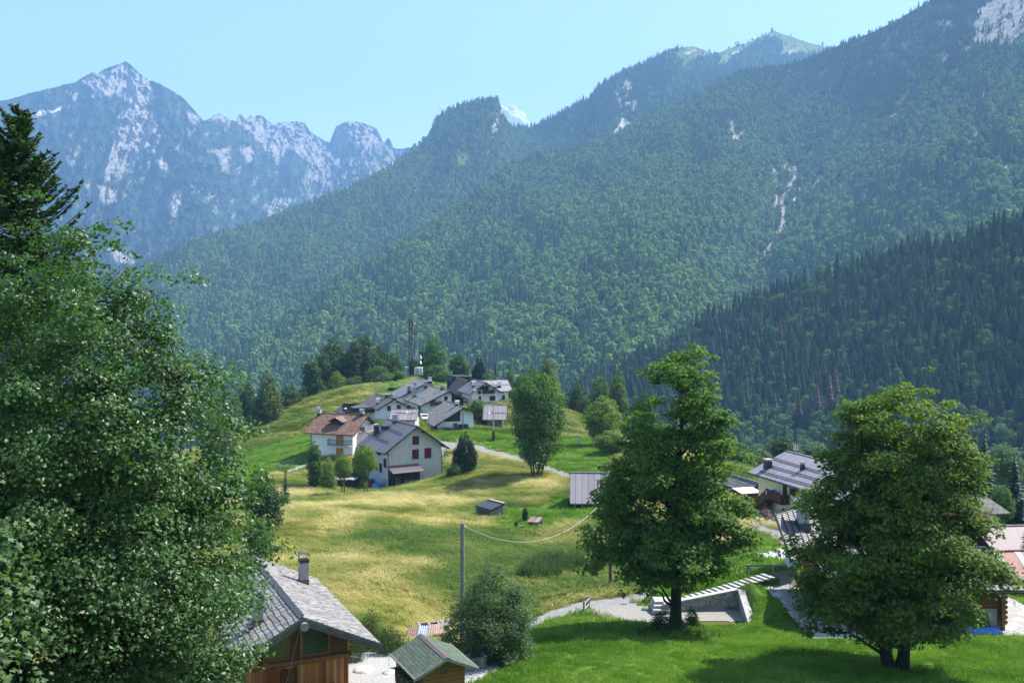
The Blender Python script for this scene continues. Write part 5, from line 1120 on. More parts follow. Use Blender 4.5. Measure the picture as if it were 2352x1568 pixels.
# white house further right, mostly behind the maple
R3 = House('white_gable_house', 'tall white house with dark tiled roof behind the double-stemmed maple', 'house', 2268, 1262, 96, 14, 1182, 2289, 1141, L=9, W=6.5, xr=0.02, og=0.9, oe=0.1, wall=PL_WHITE, roof=R_SLATED, build=False)
q = R3.wp(0, 0, 0)
R3b = House('x', None, None, 2289, 1262, 97, 98, 1175, None, 1141, L=11, W=6.0, og=1.0, oe=0.7, wall=PL_WHITE, roof=R_SLATED)
for ch in list(R3b.o.children): pass
bpy.data.objects.remove(R3.o); R3b.o.name = 'white_gable_house'; tag(R3b.o, 'tall white house with dark slab roof behind the double-stemmed maple', 'house')
m = MB(); m.box((-1.2, 1.5, 3.0), (0, 9, 3.15)); m.box((-1.25, 1.5, 3.15), (-1.2, 9, 4.1)); m.build('balcony', mat_noise('pinkish_boards', (0.4, 0.2, 0.15), (0.5, 0.28, 0.2), 4), R3b.o)
# sheds at the right-hand edge
R4 = House('corrugated_barn', 'barn with plain mauve corrugated roof at the wood edge', 'barn', 2420, 1285, 92, 96, 1258, None, 1205, L=5.6, W=5.0, og=0.5, oe=0.5, wall=W_DARK, roof=mat_seam('mauve_corrugated', (0.24, 0.18, 0.18), (0.30, 0.23, 0.225), 0.18, 0.6, 0.04, 0.3, 0.75), gutter=False)
R5 = House('striped_roof_shed', 'shed with rust-red corrugated roof crossed by two pale sheets', 'shed', 2425, 1385, 80, 97, 1345, None, 1262, L=3.9, W=6.0, og=0.3, oe=0.3, wall=W_DARK, roof=mat_seam('red_corrugated', (0.27, 0.10, 0.085), (0.34, 0.14, 0.115), 0.16, 0.6, 0.04, 0.3, 0.75), gutter=False)
for yy in (1.15, 3.0):
    m = MB(); x0, x1 = -0.25, R5.xr-0.1; m.prism([(x0, yy, R5.he+x0*R5.sl+0.175), (x1, yy, R5.he+x1*R5.sl+0.175), (x1, yy, R5.he+x1*R5.sl+0.19), (x0, yy, R5.he+x0*R5.sl+0.19)], (0, 0.55, 0)); m.build('pale_sheet', PL_GREY, R5.roof_o)
# chalet behind the double maple: log upper storey, tiled roof, tall rear roof with capped chimney
TZ_ = -22.02
R1 = House('log_chalet', 'log chalet under glossy black tiles half hidden by the double-stemmed maple', 'house', 2303, 1440, 67.5, 90, 1340, None, 1257, L=11.0, W=8.4, og=0.9, oe=1.1, wall=W_LOG, roof=R_BLACK, base=TZ_, th=0.2)
m = MB(); m.box((-0.02, 0.4, -0.3), (0.3, 10.95, 1.15)); m.build('plinth', PL_GREY, R1.o)
m = MB()
for i in range(6):
    m.tube([(-0.55, 0.06, 0.4+i*0.34), (0.4, 0.06, 0.4+i*0.34)], 0.15, 8)
m.build('corner_logs', W_BEAM, R1.o)
for yy in (2.5, 5.5, 8.6): R1.window_at('l', yy, yy+1.1, 1.35, 2.15, 'pane')
for yy in (0.3, 3.8, 7.2, 10.6):
    m = MB(); m.box((-0.95, yy, -0.1), (-0.75, yy+0.2, R1.zl+0.05)); m.build('post', W_BEAM, R1.o)
K = P(1781, 1180, 82)
R1b = House('white_chalet', 'tall roof of ribbed grey metal with a stout chimney left of the double maple', 'house', 1822, 1395, 75, 62, 1292, None, 1168, L=2.0, W=5.5, og=0.6, oe=0.7, wall=PL_WHITE, roof=R_RIB, base=-22.6, build=False)
bpy.data.objects.remove(R1b.o)
R1b = thing('white_chalet', 'white chalet with steep ribbed grey metal roof and gable-capped chimney', 'house', (0, 0, 0))
def slab_from(pts, th):
    m = MB(); n = (Vector(pts[1])-Vector(pts[0])).cross(Vector(pts[3])-Vector(pts[0])).normalized()
    if n.z < 0: n = -n
    m.prism([Vector(p) for p in pts], -n*th); return m, n
k0 = P(1781, 1180, 82.0); k1 = P(1890, 1150, 86.5); k1.z = k0.z+0.25; e0 = P(1818, 1288, 77.3); e1 = e0+(k1-k0)
m, nrm = slab_from([k0, k1, e1, e0], 0.18); rf = m.build('roof', R_RIB, R1b)
m = MB(); kd = (k1-k0).normalized()
for i in range(1, 9):
    a = k0.lerp(k1, i/9)+nrm*0.03; b = e0.lerp(e1, i/9)+nrm*0.03; m.bar(a, b, 0.07, 0.07)
for f in (0.0, 1.0): m.bar(k0.lerp(e0, f)+nrm*0.03, k1.lerp(e1, f)+nrm*0.03, 0.1, 0.08)
for f in np.linspace(0.04, 0.96, 26): m.bar(k0.lerp(e0, f)+nrm*0.012, k1.lerp(e1, f)+nrm*0.012, 0.03, 0.03)
m.build('batten', METALD, rf)
m = MB(); m.bar(k0+nrm*0.0-kd*0.06, e0-kd*0.06, 0.09, 0.3); m.build('fascia', TRIM, rf)
w0 = e0+(k0-e0)*0.16+kd*0.9; w1 = e1+(k1-e1)*0.16; zb = -23.2
m = MB(); m.prism([(w0.x, w0.y, zb), (w1.x, w1.y, zb), (w1.x, w1.y, w1.z-0.3), (w0.x, w0.y, w0.z-0.3)], (k0-e0).to_2d().to_3d().normalized()*3.0); m.build('wall', PL_WHITE, R1b)
back0 = k0+Vector((1.5, 2.0, -2.0)); m, _ = slab_from([back0, back0+(k1-k0), k1, k0], 0.18); m.build('lee_roof', R_RIB, R1b)
cb = k0.lerp(e0, 0.42).lerp(k1.lerp(e1, 0.42), 0.42); cw = 0.42
m = MB(); m.box(cb+Vector((-cw, -cw, -0.6)), cb+Vector((cw, cw, 1.75))); chm = m.build('chimney', PL_GREY, rf)
m = MB(); m.box(cb+Vector((-cw-.04, -cw-.04, -0.5)), cb+Vector((cw+.04, cw+.04, 0.35))); m.build('flashing', mat_noise('blue_grey_sheet', (0.06, 0.075, 0.095), (0.09, 0.11, 0.135), 3, 0.4), chm)
m = MB(); t = cb+Vector((0, 0, 1.75))
m.box(t+Vector((-cw-.02, -cw-.02, -0.12)), t+Vector((cw+.02, cw+.02, 0.06)))
for i in (-1, 1):
    for j in (-1, 1): m.bar(t+Vector((i*0.36, j*0.36, 0)), t+Vector((i*0.36, j*0.36, 0.42)), 0.05)
    m.prism([t+Vector((0, -0.62, 0.82)), t+Vector((i*0.75, -0.62, 0.36)), t+Vector((i*0.75, -0.62, 0.40)), t+Vector((0, -0.62, 0.86))], (0, 1.24, 0))
m.build('cap', METAL, chm)

# ================================================================ near chalet and garden shed
T0 = math.radians(25.2)
RF = P(697, 1417, 50.0)                         # front end of the ridge
N = thing('shingled_chalet', 'larch-boarded chalet with silvery wood shingle roof and two chimneys', 'house', (RF.x, RF.y, -20.5), T0)
hz0 = RF.z+20.5                                  # ridge height above its base
LT_, RT_ = 3.35, 4.0; LEN = 13.2; SLL = 0.52; SLR = 0.475
SHING = NT('wood_shingles', 0.85, 0.2)
wv = SHING.attr('shade').outputs['Fac']; g_ = SHING.noise(7, 6, 0.7, SHING.coord('Object', (0.6, 6, 0.6)))
SHING.col(SHING.ramp(SHING.math('ADD', SHING.math('MULTIPLY', wv, 0.55), SHING.math('MULTIPLY', g_, 0.5)), [(0.2, (0.11, 0.105, 0.10)), (0.5, (0.20, 0.19, 0.18)), (0.8, (0.31, 0.30, 0.285))])); SHING.bump(g_, 0.4, 0.01); SHING = SHING.m
def shingles(half, slope, sgn, course=0.27, wmin=0.09, wmax=0.2):
    """courses of separate split shingles, each tilted a little off the roof plane"""
    V = []; F = []; S = []; n = int(half/course)+1; rl = math.hypot(1, slope)
    for c in range(n):
        x0 = half-c*course; x1 = max(-0.02, x0-course*1.12)
        if x0 <= 0.05: break
        y = -0.02
        while y < LEN:
            w = RND.uniform(wmin, wmax); j = RND.uniform(-0.012, 0.012)+0.02*math.sin(y*4.1+c*1.3); lift = 0.055+RND.uniform(-0.006, 0.012)
            xa = min(half+0.01, x0+j); za = -xa*slope; zb = -x1*slope; b = len(V)
            for (x, z) in ((xa, za+0.012), (xa, za+lift), (x1, zb+0.014)):
                V += [(sgn*x, y+0.004, z), (sgn*x, y+w-0.004, z)]
            F += [(b, b+1, b+3, b+2), (b+2, b+3, b+5, b+4)]; s_ = RND.random(); S += [s_, s_]
            F += [(b, b+2, b+4, b+4), (b+1, b+5, b+3, b+3)]; S += [s_, s_]
            y += w
    return V, F, S
allV = []; tri = []; quad = []; Sq = []; St = []
for half, sl_, sg in ((LT_, SLL, -1), (RT_, SLR, 1)):
    V_, F_2, S_2 = shingles(half, sl_, sg); o_ = len(allV); allV += V_
    for f, s_ in zip(F_2, S_2):
        if f[2] == f[3]: tri.append([i+o_ for i in f[:3]]); St.append(s_)
        else: quad.append([i+o_ for i in f]); Sq.append(s_)
allV = np.array(allV)+[0, 0, hz0]
N_roof = link('roof', mesh_np('roof', allV, [np.array(quad), np.array(tri)], [SHING], attrs={'shade': ('FACE', Sq+St)}), N)
m = MB()
for half, sl_, sg in ((LT_, SLL, -1), (RT_, SLR, 1)):
    m.prism([(0, 0, hz0), (sg*half, 0, hz0-half*sl_), (sg*half, 0, hz0-half*sl_-0.16), (0, 0, hz0-0.16)], (0, LEN, 0))
m.build('roof_deck', W_GREY, N_roof)
for half, sl_, sg in ((LT_, SLL, -1), (RT_, SLR, 1)):
    m = MB(); m.prism([(0, -0.06, hz0-0.02), (sg*(half+0.05), -0.06, hz0-half*sl_-0.02), (sg*(half+0.05), -0.06, hz0-half*sl_-0.40), (0, -0.06, hz0-0.40)], (0, 0.055, 0)); m.prism([(0, -0.10, hz0+0.0), (sg*(half+0.08), -0.10, hz0-half*sl_), (sg*(half+0.08), -0.10, hz0-half*sl_-0.2), (0, -0.10, hz0-0.2)], (0, 0.038, 0))
    k = 0.1
    while k < half: m.prism([(sg*k, -0.115, hz0-k*sl_-0.2), (sg*(k+0.1), -0.115, hz0-(k+0.1)*sl_-0.2), (sg*(k+0.05), -0.115, hz0-(k+0.05)*sl_-0.26)], (0, 0.03, 0)); k += 0.13
    m.build('bargeboard', TRIMG, N_roof)
m = MB(); m.prism([(-0.22, 0, hz0-0.03), (0.02, 0, hz0+0.13), (0.05, 0, hz0+0.10), (-0.19, 0, hz0-0.05)], (0, LEN, 0)); m.build('ridge_board', mat_noise('lead_ridge', (0.06, 0.062, 0.066), (0.12, 0.122, 0.126), 8, 0.7), N_roof)
OG = 1.05; WL, WR = -2.55, 2.62; hl, hr = hz0-0.16+WL*SLL, hz0-0.16-WR*SLR
m = MB(); m.prism([(WL, OG, -2), (WR, OG, -2), (WR, OG, hr), (0, OG, hz0-0.17), (WL, OG, hl)], (0, LEN-OG-0.8, 0)); N_wall = m.build('wall', W_LARCH, N)
zb = 2.05
m = MB(); m.tube([(WL-0.1, OG-0.05, zb), (WR+0.1, OG-0.05, zb)], 0.14, 10); m.build('log_beam', W_BEAM, N_wall)
m = MB(); m.prism([(WL+0.1, OG-0.05, zb+0.1), (WR-0.1, OG-0.05, zb+0.1), (WR-0.1, OG-0.05, hr-0.02), (0, OG-0.05, hz0-0.22), (WL+0.1, OG-0.05, hl-0.02)], (0, 0.06, 0)); gb = m.build('gable_frame', mat_noise('gable_wood', (0.06, 0.028, 0.014), (0.11, 0.05, 0.024), 3, 0.7), N_wall)
for (xa, xb) in ((0.12, 1.55), (-1.75, -0.55)):
    za = hz0-0.35-max(abs(xa), 0)*0.5; zbb = hz0-0.35-abs(xb)*0.5
    q = MB(); q.prism([(xa, OG-0.08, zb+0.32), (xb, OG-0.08, zb+0.32), (xb, OG-0.08, max(zb+0.45, zbb)), (xa, OG-0.08, max(zb+0.45, za))], (0, 0.03, 0)); q.build('gable_pane', mat_noise('green_reflection_glass', (0.03, 0.04, 0.03), (0.07, 0.09, 0.06), 1.2, 0.1, 0, 0.6), gb)
    q = MB()
    for x in (xa, xb): q.bar((x, OG-0.1, zb+0.25), (x, OG-0.1, hz0-0.3-abs(x)*0.5), 0.12, 0.05, up=(0, 1, 0))
    q.bar((xa, OG-0.1, zb+0.29), (xb, OG-0.1, zb+0.29), 0.05, 0.09); q.build('glazing_bar', W_BEAM, gb)
m = MB(); m.tube([(0.0, -0.3, hz0-0.42), (0.0, OG+0.2, hz0-0.42)], 0.21, 14); m.build('ridge_log', W_GREY, N_roof)
for xx, zz in ((WL+0.05, hl-0.2), (WR-0.05, hr-0.2)):
    m = MB(); m.tube([(xx, 0.25, zz), (xx, OG+0.2, zz)], 0.15, 12); m.build('eave_log', W_BEAM, N_roof)
# window low in the gable wall
m = MB(); wx0, wx1, wz0, wz1 = 0.78, 1.75, -0.65, 0.62
for q in ((wx0-0.1, wz0-0.1, wx0, wz1+0.1), (wx1, wz0-0.1, wx1+0.1, wz1+0.1), (wx0, wz1, wx1, wz1+0.1), (wx0, wz0-0.1, wx1, wz0), ((wx0+wx1)/2-0.05, wz0, (wx0+wx1)/2+0.05, wz1)): m.box((q[0], OG-0.09, q[1]), (q[2], OG+0.02, q[3]))
wn_ = m.build('window', W_BEAM, N); m = MB(); m.box((wx0, OG-0.03, wz0), (wx1, OG-0.005, wz1)); m.build('pane', mat_noise('sky_lit_glass', (0.10, 0.12, 0.14), (0.2, 0.22, 0.24), 3, 0.1, 0, 0.7), wn_)
def n_chim(x, y, w, h, side):
    z = hz0-abs(x)*(SLL if x < 0 else SLR)
    m = MB(); m.box((x-w/2, y-w/2, z-0.5), (x+w/2, y+w/2, z+h)); o = m.build('chimney', CONC, N_roof)
    m = MB(); m.box((x-w/2-0.03, y-w/2-0.03, z-0.4), (x+w/2+0.03, y+w/2+0.03, z+0.28)); m.box((x-w/2-0.3, y-w/2-0.12, z-0.02), (x-w/2, y+w/2+0.12, z+0.03)) if x < 0 else None; m.build('flashing', METALB, o)
    m = MB(); m.box((x-w/2-0.035, y-w/2-0.035, z+h-0.16), (x+w/2+0.035, y+w/2+0.035, z+h+0.02)); m.build('collar', METALD, o)
    c = MB(); n = 10; R = w*0.66
    for i in range(n):
        a, b = math.pi*i/n, math.pi*(i+1)/n; p_ = [(x+math.cos(t)*R, y-w*0.55, z+h+0.2+math.sin(t)*R*0.85) for t in (a, b)]; r_ = [(x+math.cos(t)*(R-0.02), y-w*0.55, z+h+0.2+math.sin(t)*(R*0.85-0.02)) for t in (a, b)]
        c.prism([p_[0], p_[1], r_[1], r_[0]], (0, w*1.1, 0))
    for i in (-1, 1):
        for j in (-1, 1): c.bar((x+i*w*0.42, y+j*w*0.42, z+h), (x+i*R*0.97, y+j*w*0.42, z+h+0.24), 0.025)
    c.build('hood', METALB, o); return o
def n_at(x, y, half, sl_, sg):
    """photo point to chalet roof coordinates"""
    ray = Vector(((x-CX)/FPX, 1, (HY-y)/FPX)); a1 = Vector((math.cos(T0), math.sin(T0), 0)); a2 = Vector((-math.sin(T0), math.cos(T0), 0)); e = a1*sg+Vector((0, 0, -sl_)); nn = e.cross(a2); t = RF.dot(nn)/ray.dot(nn); w = ray*t-RF
    return w.dot(a1), w.dot(a2)
cx1, cy1 = n_at(697, 1339, RT_, SLR, 1); n_chim(cx1, cy1, 0.5, 1.45, 1)
cx2, cy2 = n_at(591, 1432, LT_, SLL, -1); n_chim(cx2, cy2, 0.52, 1.45, -1)
ax, ay = n_at(608, 1403, LT_, SLL, -1); az = hz0-abs(ax)*SLL
m = MB(); m.tube([(ax, ay, az-0.1), (ax, ay, az+1.75)], 0.022, 6); m.bar((ax-0.12, ay, az+1.6), (ax+0.12, ay, az+1.72), 0.02); m.build('antenna_pole', METAL, N_roof)
for xx, z0 in ((-0.75, 0.9), (0.02, -0.2)):
    m = MB(); m.tube([(0.0, OG-0.5, hz0-0.5), (xx*0.6, OG-0.4, 2.2), (xx, OG-0.25, z0)], 0.011, 5); m.build('rope', mat_noise('rope', (0.28, 0.24, 0.18), (0.4, 0.35, 0.28), 20), N_wall)
m = MB(); m.box((-0.95, OG-0.14, 0.35), (-0.1, OG-0.01, 1.75)); m.bar((-0.8, OG-0.2, 1.55), (-0.25, OG-0.2, 1.55), 0.1, 0.14); m.build('hoist_board', W_BROWN, N_wall)

GS = thing('garden_shed', 'small brown garden shed with green bitumen shingle roof and round window', 'shed', (0, 0, 0))
g0 = P(1026.5, 1508.7, 46.0); GS.location = (g0.x, g0.y, -19.25); GS.rotation_euler = (0, 0, math.radians(25.1)); gz = g0.z+19.25; gw = 1.58; gl = 3.55; gs = 0.46
R_GREEN = mat_tiles('green_shingles', [(0.055, 0.075, 0.05), (0.085, 0.115, 0.078), (0.115, 0.15, 0.105)], 0.16, 0.34, 0.9, 0.07, 0.45, 0.5)
for sg in (-1, 1):
    m = MB(); m.prism([(0.004*sg, 0, gz), (sg*gw, 0, gz-gw*gs), (sg*gw, 0, gz-gw*gs-0.07), (0.004*sg, 0, gz-0.07)], (0, gl, 0)); gr = m.build('roof', R_GREEN, GS)
    m = MB(); m.prism([(0.002*sg, -0.05, gz-0.01), (sg*(gw+0.04), -0.05, gz-gw*gs-0.01), (sg*(gw+0.04), -0.05, gz-gw*gs-0.16), (0.002*sg, -0.05, gz-0.16)], (0, 0.045, 0)); m.bar((sg*(gw+0.02), 0, gz-gw*gs-0.03), (sg*(gw+0.02), gl, gz-gw*gs-0.03), 0.04, 0.08); m.build('fascia', W_GREY, gr)
m = MB(); m.prism([(-0.17, -0.06, gz-0.055), (0, -0.06, gz+0.025), (0.17, -0.06, gz-0.055), (0, -0.06, gz+0.01)], (0, gl+0.1, 0)); m.build('ridge_cap', METALB, GS)
m = MB(); m.prism([(-1.02, 0.5, -1), (1.1, 0.5, -1), (1.1, 0.5, gz-1.1*gs-0.09), (0, 0.5, gz-0.09), (-1.02, 0.5, gz-1.02*gs-0.09)], (0, gl-0.8, 0)); m.build('wall', W_LOG, GS)
wz = gz-0.72
m = MB(); n = 24
for i in range(n):
    a, b = 2*math.pi*i/n, 2*math.pi*(i+1)/n; m.prism([(-0.02+math.cos(t)*r_, 0.44, wz+math.sin(t)*r_) for t, r_ in ((a, 0.2), (b, 0.2), (b, 0.29), (a, 0.29))], (0, 0.07, 0))
rw = m.build('round_window', W_BEAM, GS); m = MB(); m.prism([(-0.02+0.205*math.cos(2*math.pi*i/n), 0.48, wz+0.205*math.sin(2*math.pi*i/n)) for i in range(n)], (0, 0.015, 0)); m.build('pane', MATS['green_reflection_glass'], rw)
# ================================================================ roads, walls, yard things
ASPH = mat_noise('worn_asphalt', (0.19, 0.187, 0.18), (0.28, 0.275, 0.265), 1.5, 0.95, 0.2, 0.1, detail=10)
GRAV = mat_noise('pale_gravel', (0.20, 0.19, 0.17), (0.33, 0.315, 0.285), 7, 1.0, 0.6, 0.1, detail=10)
PEBB = mat_noise('white_pebbles', (0.22, 0.215, 0.205), (0.52, 0.51, 0.495), 13, 0.95, 1.0, 0.1, bd=0.06, detail=10)
PATIO = mat_noise('pink_paving', (0.42, 0.30, 0.25), (0.52, 0.39, 0.33), 3, 0.9, 0.2)
COBB = mat_stone('grey_setts', 5, [(0.16, 0.15, 0.14), (0.24, 0.225, 0.21), (0.31, 0.295, 0.28)], (0.12, 0.11, 0.10), 0.06)
NOGROW = []                                       # world polygons kept free of grass
def patch(name, pts, mat, dz=0.035, step=0.3, label=None, world=False, wob=0.25, flat=None):
    poly = pts if world else [tuple(ground_at(*p)[:2]) for p in pts]
    NOGROW.append(poly); a = np.array(poly); x0, y0 = a.min(0)-0.5; x1, y1 = a.max(0)+0.5
    X, Y = np.meshgrid(np.arange(x0, x1, step), np.arange(y0, y1, step))
    cx, cy = (X[:-1, :-1]+X[1:, 1:])/2, (Y[:-1, :-1]+Y[1:, 1:])/2
    d = dist_line(cx, cy, poly+[poly[0]]); ins = in_poly(cx, cy, poly)
    sel = np.where(ins, d, -d)+(fbm(cx/0.9, cy/0.9, 3, 61)-0.5)*wob*2 > 0
    Z = H(X.ravel(), Y.ravel()).reshape(X.shape)+dz if flat is None else np.full(X.shape, flat)
    q = np.arange(X.size).reshape(X.shape); F = np.stack([q[:-1, :-1], q[:-1, 1:], q[1:, 1:], q[1:, :-1]], -1)[sel]
    o = link(name, mesh_np(name, np.stack([X, Y, Z], -1).reshape(-1, 3), F, [mat], smooth=True)); return tag(o, label, None, None, 'structure')
patch('lane', [(1140,1482),(1180,1452),(1210,1432),(1262,1405),(1330,1386),(1400,1374),(1486,1361),(1500,1359),(1497,1372),(1440,1390),(1345,1404),(1265,1426),(1225,1448),(1185,1482)], ASPH, 0.04, label='narrow pale asphalt lane')
patch('gravel_bay', [(1345,1402),(1440,1388),(1470,1386),(1462,1394),(1500,1404),(1535,1406)]+[(1700,1400),(1712,1428),(1640,1431),(1560,1433),(1500,1434),(1450,1433),(1410,1425),(1375,1414),(1350,1410)], GRAV, 0.05, 0.25, label='gravel parking bay below the steps')
patch('village_road', [(1008,1012),(1045,1018),(1100,1024),(1160,1041),(1230,1061),(1310,1089),(1345,1100),(1345,1108),(1310,1099),(1230,1073),(1150,1051),(1090,1034),(1060,1031),(1022,1036),(1012,1052),(1005,1040)], ASPH, 0.06, 0.4, label='narrow road climbing into the hamlet')
patch('valley_path', [(535,1138),(572,1116),(572,1124),(540,1146)], ASPH, 0.06, 0.4, label='lane end showing beyond the trees')
patch('footpath', [(655,1081),(712,1062),(714,1067),(660,1086)], GRAV, 0.06, 0.3, label='footpath along the mown field')
patch('yard_road', [(1640,1176),(1700,1190),(1745,1205),(1790,1217),(1835,1240),(1835,1272),(1800,1250),(1770,1232),(1735,1213),(1640,1186)], ASPH, 0.05, 0.3, label='road passing the yellow house')
patch('patio', [(1690,1150),(1752,1152),(1748,1170),(1722,1186),(1700,1182)], PATIO, 0.05, 0.3, label='pinkish patio')
patch('forecourt', [(1722,1186),(1750,1168),(1778,1178),(1800,1195),(1800,1216),(1745,1203)], COBB, 0.05, 0.3, label='grey paved forecourt')
patch('gravel_patch', [(1722,1272),(1755,1270),(1790,1260),(1835,1262),(1835,1288),(1770,1289),(1740,1281)], PEBB, 0.05, 0.3, label='pale gravel patch in the grass', wob=0.6)
patch('pebble_yard', [(775,1500),(880,1500),(960,1512),(1100,1516),(1146,1528),(1148,1540),(1122,1556),(1085,1575),(1000,1600),(790,1620)], PEBB, 0.05, 0.2, label='white pebble yard by the chalet', wob=0.15)
patch('path_top', [(1762,1320),(1832,1318),(1840,1400),(1862,1452),(1835,1440),(1810,1395),(1790,1345),(1770,1330)], GRAV, 0.05, 0.25, label='pale concrete path')
patch('terrace', [(19.6, 65.0), (33.2, 64.9), (35.6, 65.0), (37.5, 70), (36.5, 77), (19.6, 77)], ST_PAVE, label='pale stone terrace', world=True, flat=-22.03, step=0.2, wob=0.05)

# retaining wall round the bay
def wall_run(name, a, b, z0a, z0b, z1a, z1b, t, mat, parent, capw=0.1):
    a, b = Vector(a), Vector(b); d = (b-a).normalized(); n = Vector((-d.y, d.x, 0))*t
    m = MB(); A0 = (a.x, a.y, z0a); B0 = (b.x, b.y, z0b); A1 = (a.x, a.y, z1a); B1 = (b.x, b.y, z1b)
    m.prism([A0, B0, B1, A1], n); o = m.build(name, mat, parent)
    e = n.normalized()*0.06; m = MB(); m.prism([Vector((a.x, a.y, z1a+0.003))-e, Vector((b.x, b.y, z1b+0.003))-e, Vector((b.x, b.y, z1b+0.1))-e, Vector((a.x, a.y, z1a+0.1))-e], n+e*2); m.build('coping', mat_noise('coping_concrete', (0.36, 0.345, 0.32), (0.47, 0.455, 0.425), 4, 0.9) if 'coping_concrete' not in MATS and not bpy.data.materials.get('coping_concrete') else bpy.data.materials['coping_concrete'], o); return o
RW = thing('retaining_wall', 'low stone retaining wall with pale coping around the gravel bay', 'wall', (0, 0, 0))
wc = Vector((17.35, 76.35, 0)); wl = Vector((11.6, 75.75, 0)); wf = Vector((17.05, 71.4, 0))
wall_run('main_wall', wl, wc, -25, -25, -23.15, -22.22, 0.4, ST_WALL, RW); wall_run('wing_wall', (wc.x+0.02, wc.y-0.02, 0), wf, -25, -25, -22.20, -23.35, 0.42, ST_WALL, RW)
# steps up the bank
CONS = mat_noise('step_concrete', (0.33, 0.32, 0.295), (0.44, 0.43, 0.40), 3, 0.9, 0.2)
STAIR = thing('garden_steps', 'straight flight of pale concrete steps climbing beside the stone wall', 'steps', (0, 0, 0))
b0 = P(1562, 1379, 77.3); b1 = P(1764, 1321, 77.6); nst = 17; dr = (b1-b0).to_2d().to_3d().normalized(); ac = Vector((0.42, -0.9, 0)).normalized()
for i in range(nst):
    c = b0.lerp(b1, i/(nst-1)); m = MB(); g = (b1-b0).to_2d().length/(nst-1); h = (b1.z-b0.z)/(nst-1)
    c.z = max(c.z, H(c.x, c.y)+0.06)
    m.prism([c-ac*0.62-dr*g*0.52, c+ac*0.62-dr*g*0.52, c+ac*0.62+dr*g*0.40, c-ac*0.62+dr*g*0.40], (0, 0, -0.11)); m.build('step', CONS, STAIR)
for i in range(3):
    m = MB(); m.box((10.75+0.1*i, 75.5+0.42*i, -24.2), (12.3, 77.6, -23.66+0.2*(i+1))); m.build('step', CONS, STAIR)
for h_ in (HS, RS, BM):
    NOGROW.append([tuple(h_.wp(*q)[:2]) for q in ((-0.7, -0.8, 0), (h_.W+0.4, -0.8, 0), (h_.W+0.4, h_.L+0.5, 0), (-0.7, h_.L+0.5, 0))])
NOGROW.append([tuple((b0-dr*0.6-ac*0.75)[:2]), tuple((b0-dr*0.6+ac*0.95)[:2]), tuple((b1+dr*0.4+ac*0.95)[:2]), tuple((b1+dr*0.4-ac*0.75)[:2])]); NOGROW.append([(9.9, 71.7), (17.6, 71.7), (17.9, 76.9), (10.6, 76.6)]); NOGROW.append([(10.5, 75.2), (12.5, 75.2), (12.5, 77.8), (10.5, 77.8)])
def rail_fence(name, label, posts, rails, pr=0.06, mat=None, hgt=1.0):
    t = thing(name, label, 'fence', posts[0]); o = Vector(posts[0])
    for p in posts:
        m = MB(); q = Vector(p)-o; m.tube([q-Vector((0, 0, 0.4)), q+Vector((0, 0, hgt))], pr, 8); m.build('post', mat or W_GREY, t)
    for a, b in rails:
        m = MB(); m.tube([Vector(a)-o, Vector(b)-o], pr*0.85, 8); m.build('rail', mat or W_GREY, t)
    return t
g = [ground_at(*q) for q in ((1341, 1412), (1348, 1402), (1353, 1399))]; up = Vector((0, 0, 1))
rail_fence('rail_fence', 'short weathered rail fence where the lane meets the gravel', g, [(g[0]+up*0.75, g[2]+up*0.85+(g[2]-g[0])*0.25), (g[0]+up*0.3, g[2]+up*0.4)], 0.075)
p0, p1, p2 = ground_at(1717.5, 1316), ground_at(1806, 1312), ground_at(1776.6, 1325); pe = ground_at(1732, 1319)
t0, t1 = Vector((p0.x, p0.y, P(1713, 1298, p0.y).z)), Vector((p1.x, p1.y, P(1806, 1297.5, p1.y).z))
m_ = thing('handrail', 'rough pole handrail at the head of the concrete steps', 'handrail', p0)
for q, tz in ((p0, t0.z), (pe, t0.z-0.35), (p2, P(1776.6, 1294.5, p2.y).z), (p1, t1.z)):
    m = MB(); m.tube([q-p0-up*0.4, Vector((q.x, q.y, tz))-p0], 0.085, 8); m.build('post', W_GREY, m_)
m = MB(); m.tube([t0-p0-Vector((0.2, 0, 0)), t1-p0], 0.09, 8); m.build('rail', W_GREY, m_); m = MB(); m.tube([t0-p0, Vector((pe.x+0.2, pe.y, t0.z-0.42))-p0], 0.085, 8); m.build('rail', W_GREY, m_)
GP = mat_noise('green_post', (0.04, 0.07, 0.045), (0.07, 0.11, 0.07), 5, 0.6)
g = [ground_at(x, y) for x, y in ((1655.9, 1323), (1671.4, 1323.5), (1684.9, 1323), (1697.8, 1323))]
rail_fence('wire_fence', 'thin green posts of a wire fence above the steps', g, [(g[i]+up*0.85, g[i+1]+up*0.85) for i in range(3)], 0.03, GP, 1.05)
for i in range(3):
    pass
